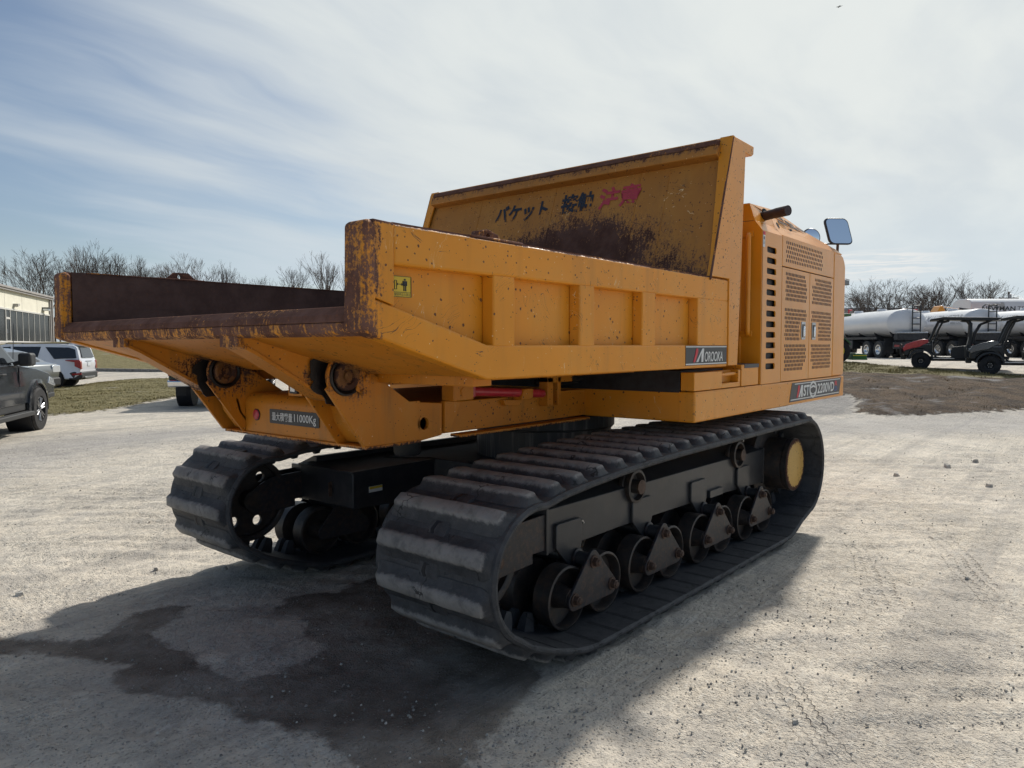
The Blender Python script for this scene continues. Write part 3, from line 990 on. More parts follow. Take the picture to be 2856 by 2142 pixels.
# warning sticker in the first recess
YS = -(W_ - 0.062) - 0.002
st = MB().box(0.095, 0.275, YS - 0.001, YS, 1.788, 1.868).build('warning_sticker', 'yellow_print', SR)
def on_side(x0, z0, y=YS - 0.0022):
    return lambda a, b_, c_: (x0 + a, y - c_, z0 + b_)
txs = MB()
for x0, x1, z0, z1 in ((0.114, 0.230, 1.866, 1.8672), (0.114, 0.230, 1.789, 1.7902), (0.2295, 0.231, 1.789, 1.867), (0.168, 0.1692, 1.79, 1.866), (0.114, 0.168, 1.808, 1.8095), (0.169, 0.230, 1.806, 1.8072)):
    txs.box(x0, x1, YS - 0.003, YS - 0.001, z0, z1)
# falling load triangle, bar, double arrow and standing figure
txs.prism([(0.122, 1.815), (0.164, 1.815), (0.143, 1.861)], 'xz', YS - 0.003, YS - 0.001)
for x0, x1, z0, z1 in ((0.186, 0.198, 1.836, 1.8375), (0.2045, 0.2075, 1.812, 1.836), (0.2105, 0.2135, 1.812, 1.836), (0.2045, 0.2135, 1.832, 1.850), (0.2015, 0.2035, 1.832, 1.850), (0.2145, 0.2165, 1.832, 1.850), (0.2065, 0.2115, 1.852, 1.858), (0.174, 0.1752, 1.818, 1.850), (0.181, 0.1822, 1.818, 1.850), (0.174, 0.182, 1.8495, 1.851), (0.174, 0.182, 1.8172, 1.8187)):
    txs.box(x0, x1, YS - 0.0032, YS - 0.001, z0, z1)
txs.prism([(0.186, 1.832), (0.186, 1.8415), (0.1825, 1.8367)], 'xz', YS - 0.0032, YS - 0.001)
txs.prism([(0.198, 1.832), (0.198, 1.8415), (0.2015, 1.8367)], 'xz', YS - 0.0032, YS - 0.001)
def wide(x, y, z):
    return (0.095 + (x - 0.112) * 1.5, y, z)
txs.mapv(wide)
txs.build('pictogram', 'black_print', SR)
MB().prism([(0.1285, 1.8188), (0.1575, 1.8188), (0.143, 1.8515)], 'xz', YS - 0.0038, YS - 0.002).mapv(wide).build('pictogram_field', 'yellow_print', SR)
text_obj('挟まれ', 0.064, 0.010, on_side(0.104, 1.7945), 'sticker_text', 'black_print', SR)
text_obj('旋回内立入禁止', 0.082, 0.010, on_side(0.186, 1.7935), 'sticker_text', 'black_print', SR)

# side posts and gussets of the headboard
for s in (-1, 1):
    b2 = MB().prism([(2.845, 2.056), (3.185, 3.030), (3.389, 2.990), (3.389, 2.940), (3.291, 1.466), (3.134, 1.466), (3.134, 2.056)], 'xz', s * (W_ - 0.030), s * (W_ + 0.004))
    hp = b2.build('headboard_post', 'yellow_post', T, bevel=0.004)
    # edge flange, wide at the top and running out at the bottom
    e0, e1 = Vector((2.86, 0, 2.10)), Vector((3.180, 0, 3.030))
    w0, w1 = 0.018, 0.092
    ring = []
    for e, ww in ((e0, w0), (e1, w1)):
        ring.append([(e.x - 0.004, s * (W_ + 0.002), e.z), (e.x - 0.004, s * (W_ - ww), e.z), (e.x + 0.014, s * (W_ - ww), e.z), (e.x + 0.014, s * (W_ + 0.002), e.z)])
    MB().loft(ring).build('edge_flange', 'yellow_post', hp, bevel=0.002)
    b2 = MB().prism([(2.83, 2.03), (3.17, 3.01), (3.183, 3.02), (2.843, 2.03)], 'xz', s * (W_ - 0.004), s * (W_ + 0.006))
    b2.build('torn_edge', 'rusty_edge', hp)
    # stiffener behind
    MB().box(3.30, 3.36, min(s * (W_ - 0.10), s * (W_ - 0.03)), max(s * (W_ - 0.10), s * (W_ - 0.03)), 1.5, 2.95).build('post_web', 'yellow_post', hp)


def HBx(z):
    return 2.862 + (z - 2.05) * 0.354


hb = MB()
hb.prism([(HBx(1.74), 1.74), (HBx(2.93), 2.93), (HBx(2.93) + 0.012, 2.93), (HBx(1.74) + 0.012, 1.74)], 'xz', -W_ + 0.03, W_ - 0.03)
HB = hb.build('headboard', 'yellow_head', T)
# pressed joints between its sheets
for y in (-1.006, -0.767, 0.0, 0.80):
    z0, z1 = 2.05, 2.88
    MB().loft([[(HBx(z) - 0.0035, y - 0.006, z), (HBx(z) - 0.0035, y + 0.006, z), (HBx(z) + 0.004, y + 0.006, z), (HBx(z) + 0.004, y - 0.006, z)] for z in (z0, z1)]).build('sheet_joint', 'yellow_head', HB, bevel=0.002)
b2 = MB().prism([(HBx(2.875), 2.875), (3.085, 2.900), (3.105, 2.965), (3.20, 2.965), (3.20, 2.875)], 'xz', -1.385, 1.385)
b2.build('top_beam', 'yellow_head', HB, bevel=0.006)
b2 = MB().prism([(3.100, 2.966), (3.118, 3.003), (3.16, 3.012), (3.22, 3.012), (3.22, 2.966)], 'xz', -1.375, 1.375)
b2.build('top_edge', 'rusty_edge', HB, bevel=0.008)
b2 = MB().prism([(3.19, 3.030), (3.19, 2.955), (3.515, 2.955), (3.545, 2.972), (3.548, 3.028)], 'xz', -W_, W_)
b2.build('cab_guard', 'yellow_post', HB, bevel=0.006)
# stencilled warning, worn
m, n, b, oc = new_mat('worn_black')
b.inputs['Base Color'].default_value = (0.02, 0.024, 0.035, 1)
b.inputs['Roughness'].default_value = 0.5
z_ = n.sep(oc)[2]
wn = n.m('ADD', n.noise(n.mapping(oc, (40, 40, 6)), 1.0, 5, 0.7), n.ss(z_, 2.60, 2.80, -0.14, 0.24))
n.set(b.inputs['Alpha'], n.ss(n.m('ADD', wn, n.m('MULTIPLY', n.noise(oc, 9, 3, 0.6), 0.35)), 0.57, 0.62))
m, n, b, oc = new_mat('worn_red')
b.inputs['Base Color'].default_value = (0.50, 0.05, 0.07, 1)
b.inputs['Roughness'].default_value = 0.5
wn = n.m('ADD', n.noise(n.mapping(oc, (30, 30, 12)), 1.0, 5, 0.7), n.ss(n.sep(oc)[2], 2.60, 2.72, -0.1, 0.2))
n.set(b.inputs['Alpha'], n.ss(wn, 0.40, 0.43))
hn = Vector((-1, 0, 0.354)).normalized()


def on_head(y0, z0):
    def f(a, b_, c_):
        z = z0 + b_ * 0.943
        return Vector((HBx(z), y0 - a, z)) + hn * (0.003 + c_)
    return f


text_obj('バケット', 0.56, 0.17, on_head(0.60, 2.625), 'stencil_lettering', 'worn_black', HB, bold=0.032)
text_obj('接触', 0.31, 0.175, on_head(-0.085, 2.632), 'stencil_lettering', 'worn_black', HB, bold=0.032)
text_obj('注意', 0.36, 0.185, on_head(-0.44, 2.628), 'stencil_lettering', 'worn_red', HB, bold=0.03)

# floor, tail edge and belly
fl = MB().box(0.05, 2.90, -1.36, 1.36, 1.735, 1.749)
FLR = fl.build('bed_floor', 'rust', T)
tl = MB().prism([(0.040, 1.750), (0.002, 1.718), (-0.004, 1.690), (0.06, 1.690), (0.12, 1.735), (0.12, 1.750)], 'xz', -1.355, 1.355)
tl.build('tail_edge', 'rusty_edge', FLR, bevel=0.004)
tl = MB().prism([(-0.004, 1.689), (0.004, 1.652), (0.03, 1.638), (0.10, 1.64), (0.10, 1.689)], 'xz', -1.355, 1.355)
tl.build('tail_beam', 'yellow_tail', FLR, bevel=0.006)
be = MB().prism([(0.03, 1.652), (0.10, 1.632), (0.66, 1.468), (0.66, 1.478), (0.10, 1.645)], 'xz', -1.40, 1.40)
be.mapv(lambda x, y, z: (x, y, z))
be.build('belly_plate', 'yellow_girder', FLR)
MB().box(0.66, 3.05, -1.40, 1.40, 1.468, 1.478).build('belly_plate', 'yellow_girder', FLR)
# bolsters under the floor
for xa, xb, z0, z1, ya, yb in ((0.40, 0.52, 1.56, 1.635, -1.36, -0.60), (0.40, 0.52, 1.56, 1.635, -0.42, 0.53), (0.40, 0.52, 1.56, 1.635, 0.69, 1.36)):
    MB().prism([(xa - 0.08, z1 - 0.03), (xa, z0), (xb + 0.15, z0 - 0.03), (xb + 0.15, z1 - 0.09)], 'xz', ya, yb).build('bolster', 'yellow_girder', FLR, bevel=0.015, seg=3)
MB().box(0.735, 0.86, -1.30, -0.60, 1.42, 1.468).build('bolster', 'yellow_girder', FLR, bevel=0.004)
MB().box(0.86, 2.9, -1.02, -0.99, 1.425, 1.468).build('bolster', 'yellow_girder', FLR, bevel=0.004)

# hinge girders
for ya, yb in ((-0.585, -0.440), (0.540, 0.680)):
    g = MB().prism([(0.03, 1.655), (0.035, 1.608), (0.10, 1.575), (0.47, 1.355), (0.50, 1.345), (0.62, 1.35), (0.80, 1.40), (2.9, 1.40), (2.9, 1.468), (0.66, 1.468), (0.12, 1.64)], 'xz', ya + 0.012, yb - 0.012)
    G = g.build('hinge_girder', 'yellow_girder', T, bevel=0.003)
    MB().loft([[(x, ya, z), (x, yb, z), (x + 0.008, yb, z + 0.014), (x + 0.008, ya, z + 0.014)] for x, z in ((0.030, 1.600), (0.10, 1.566), (0.47, 1.346), (0.50, 1.336), (0.60, 1.338))]).build('girder_flange', 'yellow_girder', G, bevel=0.002)
    MB().box(0.012, 0.034, ya, yb, 1.600, 1.668).build('girder_end', 'yellow_tail', G, bevel=0.003)

# ---- rear frame
FR = MB().box(0.95, 2.64, -0.628, 0.628, 1.115, 1.290).build('main_frame', 'yellow_chassis', T, bevel=0.006)
# rounded rear box
rb = MB().prism([(0.660, 1.100), (0.660, 1.270), (0.668, 1.297), (0.690, 1.320), (0.722, 1.331), (1.0, 1.331), (1.0, 1.100)], 'xz', -0.425, 0.470)
RB = rb.build('rear_crossmember', 'yellow_chassis', FR, bevel=0.006)
MB().box(0.645, 1.02, -0.66, 0.68, 1.088, 1.104).build('bottom_plate', 'yellow_chassis', FR, bevel=0.003)
# clevis plates either side
HC = (0.535, 1.458)


def clevis(y, name_inner=False):
    arc = [(HC[0] + 0.105 * math.cos(a), HC[1] + 0.105 * math.sin(a)) for a in [R(205 - 16 * k) for k in range(9)]]
    pts = [(0.645, 1.100), (0.425, 1.400)] + arc + [(0.945, 1.312), (1.02, 1.312), (1.02, 1.100)]
    return pts


for y0, y1 in ((-0.652, -0.628), (-0.440, -0.424), (0.470, 0.486), (0.690, 0.714)):
    cp = plate(clevis(0), [circ(HC[0], HC[1], 0.035, 16)], y1 - y0, lambda a, b_, c_, y=(y0 + y1) / 2: (a, y + c_, b_), 'clevis_plate', 'yellow_chassis', FR, 0.003)
for ya, yb, sgn in ((-0.60, -0.425, 1), (0.49, 0.66, 1)):
    # slanting web between the two plates
    MB().loft([[(x, ya - 0.02, z), (x, yb - 0.01, z), (x + 0.016, yb - 0.01, z), (x + 0.016, ya - 0.02, z)] for x, z in ((0.70, 1.11), (0.62, 1.22), (0.60, 1.30))]).build('clevis_web', 'yellow_chassis', FR, bevel=0.002)
for yo, s in ((-0.652, -1), (0.470, -1)):
    MB().lathe((HC[0], yo, HC[1]), (0, s, 0), [(0.001, 0.020), (0.022, 0.022), (0.024, 0.014), (0.036, 0.012), (0.040, 0.026), (0.060, 0.026), (0.068, 0.018), (0.070, 0.0)], 28).build('hinge_pin', 'grimy_yellow', FR)
    MB().lathe((HC[0], yo, HC[1]), (0, s, 0), [(0.070, 0.0), (0.086, 0.012), (0.094, 0.010), (0.096, 0.0)], 28).build('pin_collar', 'grease', FR)
MB().lathe((HC[0], -0.655, HC[1]), (0, -1, 0), [(0.060, 0.0), (0.060, 0.001)], 12)
MB().prism([(HC[0] + 0.05, HC[1] - 0.07), (HC[0] + 0.115, HC[1] - 0.10), (HC[0] + 0.135, HC[1] - 0.01), (HC[0] + 0.075, HC[1] + 0.045)], 'xz', -0.668, -0.652).build('lock_plate', 'yellow_chassis', FR, bevel=0.003)
for dx, dz in ((0.112, -0.012), (0.090, -0.082)):
    MB().lathe((HC[0] + dx, -0.668, HC[1] + dz), (0, -1, 0), [(0.017, 0), (0.017, 0.014), (0.001, 0.018)], 6).build('bolt', 'yellow_chassis', FR)
# grease thrown round the pins on the girders
for yo, s in ((-0.5865, -1), (0.5385, -1)):
    pts = []
    for k in range(40):
        a = 2 * PI * k / 40
        r = 0.145 + 0.030 * mnoise.noise((math.cos(a) * 2, math.sin(a) * 2, yo)) + 0.012 * random.uniform(-1, 1)
        pts.append((HC[0] + r * math.cos(a), HC[1] + r * 0.95 * math.sin(a)))
    MB().prism(pts, 'xz', yo, yo - 0.004).build('grease_patch', 'grease', FR)
# rear lamp, reflectors, capacity plate
XR = 0.6595
lampb = MB().box(0.66, 0.68, -0.105, 0.02, 1.331, 1.405).box(0.66, 0.74, -0.107, -0.101, 1.331, 1.400).box(0.66, 0.74, 0.016, 0.022, 1.331, 1.405)
lampb.build('lamp_bracket', 'yellow_chassis', FR, bevel=0.002)
MB().box(0.640, 0.662, -0.085, -0.015, 1.345, 1.395).build('rear_lamp', 'black_print', FR, bevel=0.004)
MB().box(0.636, 0.641, -0.072, -0.030, 1.356, 1.386).build('lamp_lens', 'head_light', FR, bevel=0.002)
for y in (-0.335, 0.343):
    MB().lathe((XR, y, 1.207), (-1, 0, 0), [(0.030, 0), (0.030, 0.008), (0.026, 0.011), (0.001, 0.012)], 24).build('reflector', 'red_paint', FR)
    MB().lathe((XR, y, 1.207), (-1, 0, 0), [(0.034, 0), (0.034, 0.005), (0.031, 0.006), (0.031, 0)], 24).build('reflector_rim', 'black_print', FR)
cp = MB().prism(rrect(-0.262, 0.205, 1.168, 1.248, 0.008), 'yz', XR - 0.004, XR).build('capacity_plate', 'black_print', FR)


def on_rear(y0, z0):
    return lambda a, b_, c_: (XR - 0.0042 - c_, y0 - a, z0 + b_)


text_obj('最大積載量', 0.198, 0.048, on_rear(0.178, 1.184), 'plate_text', 'white_print', cp, bold=0.012)
text_obj('11000Kg', 0.20, 0.056, on_rear(-0.038, 1.176), 'plate_text', 'white_print', cp, bold=0.012)
# hole box ahead of the clevis
hbx = plate([(1.013, 1.094), (1.184, 1.113), (1.186, 1.289), (1.0, 1.305)], [circ(1.05, 1.187, 0.034, 24)], 0.02, lambda a, b_, c_: (a, -0.640 + c_, b_), 'hole_plate', 'yellow_chassis', FR, 0.003)
MB().lathe((1.05, -0.650, 1.187), (0, 1, 0), [(0.034, 0), (0.050, 0), (0.050, -0.002), (0.034, -0.002)], 24, close=True).build('hole_ring', 'yellow_chassis', FR)
MB().lathe((1.05, -0.629, 1.187), (0, 1, 0), [(0.001, 0), (0.034, 0)], 24).build('hole_bottom', 'yellow_chassis', FR)
MB().box(1.30, 2.60, -0.690, -0.60, 1.090, 1.106).build('bottom_flange', 'yellow_chassis', FR, bevel=0.003)
MB().prism([(1.20, 1.30), (1.20, 1.13), (1.24, 1.12), (1.33, 1.29)], 'xz', -0.66, -0.628).build('frame_gusset', 'yellow_chassis', FR, bevel=0.003)
# red prop and its holders
MB().box(1.206, 1.369, -0.72, -0.628, 1.301, 1.387).build('prop_block', 'yellow_chassis', FR, bevel=0.004)
MB().lathe((1.288, -0.720, 1.348), (0, -1, 0), [(0.001, 0.006), (0.026, 0.006), (0.028, 0)], 24).build('prop_pin', 'yellow_chassis', FR)
PR = MB().tube([(1.375, -0.675, 1.345), (2.07, -0.675, 1.298)], 0.027, 20).build('safety_prop', 'red_paint', FR)
MB().box(1.370, 1.402, -0.706, -0.645, 1.312, 1.376).build('prop_foot', 'red_paint', FR, bevel=0.004)
MB().prism([(1.835, 1.338), (1.93, 1.338), (1.925, 1.272), (1.81, 1.272)], 'xz', -0.712, -0.64).build('prop_holder', 'yellow_chassis', FR, bevel=0.004)
MB().prism([(1.70, 1.276), (1.90, 1.268), (1.86, 1.235), (1.72, 1.24)], 'xz', -0.66, -0.628).build('holder_gusset', 'yellow_chassis', FR, bevel=0.003)
for xa, xb in ((2.095, 2.155), (2.205, 2.24)):
    MB().box(xa, xb, -0.70, -0.628, 1.215, 1.40).build('bed_guide', 'yellow_chassis', FR, bevel=0.004)
MB().box(2.095, 2.37, -0.70, -0.628, 1.365, 1.43).build('bed_guide', 'yellow_chassis', FR, bevel=0.004)
MB().box(2.25, 2.54, -0.68, -0.60, 1.290, 1.303).build('rest_pad', 'yellow_chassis', FR, bevel=0.003)
# stop buffer and ring under the frame
for x, y in ((1.20, -0.35), (1.20, 0.42)):
    MB().lathe((x, y, 1.10), (0, 0, -1), [(0.075, 0), (0.08, 0.01), (0.08, 0.11), (0.07, 0.125), (0.001, 0.125)], 24).build('rubber_stop', 'black_rubber', FR)

# ---- platform with its boxes
PF = MB().box(2.634, 5.935, -1.46, 1.46, 1.110, 1.307).build('platform', 'yellow_post', T, bevel=0.012, seg=3)
MB().box(2.631, 2.637, -1.357, -1.352, 1.112, 1.305).build('weld_seam', 'yellow_post', PF)
bx = MB()
bx.box(2.634, 3.057, -1.455, -1.36, 1.312, 1.430).box(3.057, 3.369, -1.455, -1.36, 1.312, 1.345).box(3.335, 3.372, -1.455, -1.36, 1.345, 1.431).box(3.057, 3.335, -1.40, -1.36, 1.345, 1.430)
bx.build('step_box', 'yellow_post', PF, bevel=0.004)
MB().tube([(3.05, -1.43, 1.405), (3.34, -1.43, 1.405)], 0.012, 10).build('step_handle', 'yellow_post', PF)
MB().box(3.392, 3.712, -1.455, -1.10, 1.312, 1.465).build('step_box', 'yellow_post', PF, bevel=0.004)
MB().box(3.44, 3.715, -1.458, -1.12, 1.440, 1.468).build('anti_slip_pad', 'dark_print', PF)
MB().box(2.634, 3.30, -1.355, 1.40, 1.30, 1.44).build('deck_box', 'engine_dark', PF)
MB().tube([(3.10, -0.75, 1.40), (3.42, -0.75, 1.40), (3.50, -0.75, 1.43), (3.50, -0.75, 1.60)], 0.035, 12).build('hydraulic_pipe', 'exhaust_rust', PF)
MB().tube([(2.2, -0.5, 1.36), (3.12, -0.72, 1.40)], 0.02, 8).tube([(2.4, -0.45, 1.34), (3.4, -0.9, 1.37)], 0.014, 8).build('hose', 'black_rubber', PF)
# stencilled maker's board on the bed rail
YB = -(W_ - 0.004)
lb = MB().box(2.501, 3.118, YB - 0.002, YB, 1.478, 1.603).build('maker_board', 'black_print', SR)
def on_rail(x0, z0, sh=0.0):
    return lambda a, b_, c_: (x0 + a + sh * b_, YB - 0.0022 - c_, z0 + b_)
wb = MB().box(2.503, 3.116, YB - 0.004, YB - 0.001, 1.482, 1.4895).box(2.503, 3.116, YB - 0.004, YB - 0.001, 1.5915, 1.598)
wb.build('white_line', 'white_print', SR)
MB().prism([(2.605, 1.498), (2.632, 1.498), (2.672, 1.560), (2.672, 1.584), (2.648, 1.584), (2.632, 1.545)], 'xz', YB - 0.004, YB - 0.001).build('logo_stroke', 'red_print', SR)
MB().prism([(2.648, 1.498), (2.676, 1.498), (2.722, 1.558), (2.722, 1.498), (2.748, 1.498), (2.760, 1.584), (2.735, 1.584)], 'xz', YB - 0.004, YB - 0.001).build('logo_stroke', 'white_print', SR)
text_obj('OROOKA', 0.285, 0.066, on_rail(2.765, 1.498, 0.15), 'logo_text', 'white_print', SR, bold=0.012, space=0.92)
# model board on the platform flank
YP = -1.4605
sh = 0.55
def para(x0, x1, z0, z1):
    k = 0.40
    return [(x0 + (z0 - 1.14) * k, z0), (x1 + (z0 - 1.14) * k, z0), (x1 + (z1 - 1.14) * k, z1), (x0 + (z1 - 1.14) * k, z1)]
MBd = MB().prism(para(4.38, 5.78, 1.135, 1.292), 'xz', YP - 0.002, YP).build('model_board', 'dark_print', PF)
MB().prism(para(4.40, 5.76, 1.148, 1.156), 'xz', YP - 0.004, YP - 0.001).prism(para(4.45, 5.74, 1.277, 1.284), 'xz', YP - 0.004, YP - 0.001).build('white_line', 'white_print', PF)
def on_flank(x0, z0, sh=0.12):
    return lambda a, b_, c_: (x0 + a + sh * b_, YP - 0.0022 - c_, z0 + b_)
MB().prism([(4.55, 1.166), (4.585, 1.166), (4.625, 1.225), (4.625, 1.266), (4.59, 1.266), (4.575, 1.22)], 'xz', YP - 0.004, YP - 0.001).build('logo_stroke', 'red_print', PF)
MB().prism([(4.60, 1.166), (4.635, 1.166), (4.665, 1.22), (4.665, 1.166), (4.70, 1.166), (4.71, 1.266), (4.67, 1.266)], 'xz', YP - 0.004, YP - 0.001).build('logo_stroke', 'white_print', PF)
text_obj('ST', 0.155, 0.095, on_flank(4.72, 1.168), 'logo_text', 'white_print', PF, bold=0.025)
MB().lathe((4.985, YP - 0.001, 1.216), (0, -1, 0), [(0.055, 0), (0.074, 0), (0.074, 0.003), (0.055, 0.003)], 32, close=True).mapv(lambda x, y, z: (4.985 + (x - 4.985) * 1.35, y, z)).build('logo_ring', 'white_print', PF)
for dz, k in ((0.022, 1), (-0.022, -1)):
    pts = [(4.985 - 0.06 + 0.12 * i / 8, 1.216 + dz + k * 0.016 * math.sin(PI * i / 8)) for i in range(9)]
    pts += [(4.985 + 0.06 - 0.12 * i / 8, 1.216 + dz - 0.012 + k * 0.010 * math.sin(PI * i / 8)) for i in range(9)]
    MB().prism(pts, 'xz', YP - 0.004, YP - 0.001).build('logo_wave', 'white_print', PF)
text_obj('2200VD', 0.50, 0.090, on_flank(5.10, 1.172), 'logo_text', 'white_print', PF, bold=0.02)
text_obj('R', 0.085, 0.045, on_flank(5.625, 1.222), 'logo_text', 'red_print', PF, bold=0.03)
text_obj('D', 0.085, 0.040, on_flank(5.620, 1.172), 'logo_text', 'blue_print', PF, bold=0.03)
# ---- engine hood
YH = -1.362
_n0 = set(SC.objects)
ENG = MB()
# core behind the skins (dark, seen through the slots)
ENG.box(4.03, 6.24, -1.335, 1.2, 1.296, 2.46)
HOOD = ENG.build('engine_bay', 'engine_dark', T)
# rear face
MB().prism([(YH + 0.055, 1.296), (YH, 1.296), (YH, 2.50), (-1.300, 2.582), (1.2, 2.582), (1.2, 1.296)], 'yz', 4.0, 4.02).build('rear_panel', 'yellow_paint', HOOD, bevel=0.006)
# shallow step on the rear face
MB().box(3.985, 4.0, -1.20, 1.2, 1.296, 2.50).build('rear_panel', 'yellow_paint', HOOD, bevel=0.004)
sl = []
for k in range(12):
    zc_ = 2.365 - k * 0.0845
    sl.append(rrect(4.105, 4.310, zc_ - 0.024, zc_ + 0.024, 0.018))
plate([(4.003, 1.296), (4.443, 1.296), (4.443, 2.502), (4.003, 2.499)], sl, 0.012, lambda a, b_, c_: (a, YH + 0.006 + c_, b_), 'slotted_panel', 'yellow_paint', HOOD, 0.002)
MB().box(4.453, 5.880, YH, YH + 0.012, 2.262, 2.515).build('upper_panel', 'yellow_paint', HOOD, bevel=0.003)
DL = MB().box(4.452, 5.160, YH, YH + 0.014, 1.300, 2.254).build('hood_door', 'yellow_paint', HOOD, bevel=0.003)
DR = MB().box(5.168, 5.882, YH, YH + 0.014, 1.300, 2.254).build('hood_door', 'yellow_paint', HOOD, bevel=0.003)
# nose panel, rounded over the front upper corner
MB().prism([(5.892, 1.296), (5.892, 2.517), (6.13, 2.517), (6.20, 2.50), (6.255, 2.455), (6.29, 2.40), (6.29, 1.296)], 'xz', YH, YH + 0.5).build('nose_panel', 'yellow_paint', HOOD, bevel=0.02, seg=4)
MB().box(6.28, 6.30, YH + 0.5, 1.4, 1.296, 2.4).build('front_panel', 'yellow_paint', HOOD)
# chamfer strip between flank and roof, then the sloping roof
A0, A1, A2, A3 = (4.0, YH, 2.50), (4.445, YH, 2.504), (5.88, YH, 2.517), (6.15, YH, 2.517)
B0, B1, B2, B3 = (4.0, -1.300, 2.584), (4.445, -1.296, 2.583), (5.88, -1.315, 2.578), (6.12, -1.318, 2.560)
C0, C1, C2, C3 = (4.03, -1.255, 2.722), (4.69, -1.19, 2.775), (5.56, -1.19, 2.684), (6.02, -1.20, 2.625)


def sheet(name, pts, mat='yellow_paint', th=0.012, bev=0.002):
    p = [Vector(q) for q in pts]
    nn = (p[1] - p[0]).cross(p[2] - p[0]).normalized()
    if nn.y > 0:
        nn = -nn
    MB().loft([[q for q in p], [q - nn * th for q in p]]).build(name, mat, HOOD, bevel=bev)


g_ = 0.004
def seg2(a, b_, t):
    return tuple(a[i] + (b_[i] - a[i]) * t for i in range(3))
sheet('chamfer_strip', [A0, seg2(A0, A1, .99), seg2(B0, B1, .99), B0])
sheet('chamfer_strip', [A1, seg2(A1, A2, .997), seg2(B1, B2, .997), B1])
sheet('chamfer_strip', [A2, A3, B3, B2])
sheet('roof_panel', [B0, seg2(B0, B1, .99), seg2(C0, C1, .72), C0])
sheet('roof_panel', [B1, seg2(B1, B2, .997), seg2(C1, C2, 1.0), seg2(C0, C1, .735)][:4])
sheet('roof_panel', [B2, B3, C3, C2])
MB().prism([(-1.30, 2.584), (-1.255, 2.722), (0.6, 2.722), (0.6, 2.584)], 'yz', 4.0, 4.03).build('roof_end', 'yellow_paint', HOOD)
MB().loft([[C0, seg2(C0, C1, 1), C2, C3], [(q[0], 0.6, q[2]) for q in (C0, C1, C2, C3)]]).build('roof_top', 'yellow_paint', HOOD)
# louvre slots in the roof slope
rn = (Vector(B2) - Vector(B1)).cross(Vector(C1) - Vector(B1)).normalized()
if rn.y > 0:
    rn = -rn
lv = MB()
def on_roof(s, t):
    a = Vector(B1).lerp(Vector(B2), s)
    c_ = Vector((4.5, -1.205, 2.757)).lerp(Vector((5.6, -1.19, 2.680)), s)
    return a.lerp(c_, t)
for s0, t0, nn_ in ((0.14, 0.72, 7), (0.14, 0.40, 7), (0.36, 0.70, 7), (0.36, 0.42, 7), (0.60, 0.66, 8), (0.42, 0.12, 0)):
    for k in range(nn_):
        s = s0 + k * 0.026
        p0, p1 = on_roof(s, t0), on_roof(s + 0.016, t0 + 0.20)
        e = (p1 - p0).normalized()
        q = e.cross(rn).normalized() * 0.008
        up_ = rn * 0.002
        lv.loft([[p0 - q + up_, p0 + q + up_, p0 + q, p0 - q], [p1 - q + up_, p1 + q + up_, p1 + q, p1 - q]])
p0 = on_roof(0.20, 0.12)
lv.prism([(4.74, 2.600), (4.80, 2.612), (4.84, 2.598), (4.78, 2.588)], 'xz', -1.308, -1.31)
o = lv.build('louvre_slots', 'hole_dark', HOOD)
o['kind'] = 'stuff'
# perforations
pf = MB()
def perf(x0, x1, z0, z1, rows, cols, skip=None):
    for r_ in range(rows):
        for c_ in range(cols):
            x = x0 + (x1 - x0) * c_ / (cols - 1) + (0.012 if r_ % 2 else -0.010)
            z = z1 - (z1 - z0) * r_ / max(1, rows - 1)
            if skip and skip(r_, c_, x, z):
                continue
            pf.prism([(x - .0095, z - .009), (x, z - .0145), (x + .0095, z - .009), (x + .0095, z + .009), (x, z + .0145), (x - .0095, z + .009)], 'xz', YH - 0.0012, YH + 0.002)
perf(4.56, 5.50, 2.315, 2.465, 5, 22)
perf(4.56, 5.06, 1.995, 2.205, 7, 15, lambda r_, c_, x, z: r_ < 2 and c_ > 13)
perf(5.26, 5.80, 1.995, 2.205, 7, 15, lambda r_, c_, x, z: r_ < 2 and c_ < 2)
perf(4.55, 5.06, 1.66, 1.905, 8, 15, lambda r_, c_, x, z: r_ > 2 and c_ > 9)
perf(5.25, 5.80, 1.66, 1.905, 8, 15, lambda r_, c_, x, z: r_ > 2 and c_ < 5)
perf(4.55, 5.06, 1.40, 1.60, 7, 15, lambda r_, c_, x, z: r_ > 4 and c_ > 12)
perf(5.25, 5.80, 1.40, 1.60, 7, 15, lambda r_, c_, x, z: r_ > 4 and c_ < 1)
o = pf.build('vent_holes', 'hole_dark', HOOD, smooth=0)
o['kind'] = 'stuff'
for x0, D_ in ((4.945, DL), (5.235, DR)):
    h = MB().prism(rrect(x0, x0 + 0.105, 1.655, 1.812, 0.008), 'xz', YH - 0.006, YH)
    H_ = h.build('door_latch', 'steel', D_, bevel=0.002)
    MB().box(x0 + 0.018, x0 + 0.088, YH - 0.008, YH - 0.0055, 1.675, 1.79).build('latch_recess', 'roller_steel', D_)
    MB().box(x0 + 0.030, x0 + 0.078, YH - 0.016, YH - 0.007, 1.680, 1.775).build('latch_paddle', 'chrome', D_, bevel=0.003)
MB().box(4.012, 4.055, YH - 0.0015, YH, 2.375, 2.495).build('caution_label', 'white_print', HOOD)
MB().box(4.012, 4.055, YH - 0.003, YH - 0.001, 2.468, 2.494).build('label_heading', 'red_print', HOOD)
MB().box(4.022, 4.044, YH - 0.003, YH - 0.001, 2.432, 2.455).box(4.020, 4.048, YH - 0.003, YH - 0.001, 2.418, 2.421).box(4.020, 4.048, YH - 0.003, YH - 0.001, 2.408, 2.411).box(4.020, 4.046, YH - 0.003, YH - 0.001, 2.398, 2.401).build('label_pictogram', 'dark_print', HOOD)
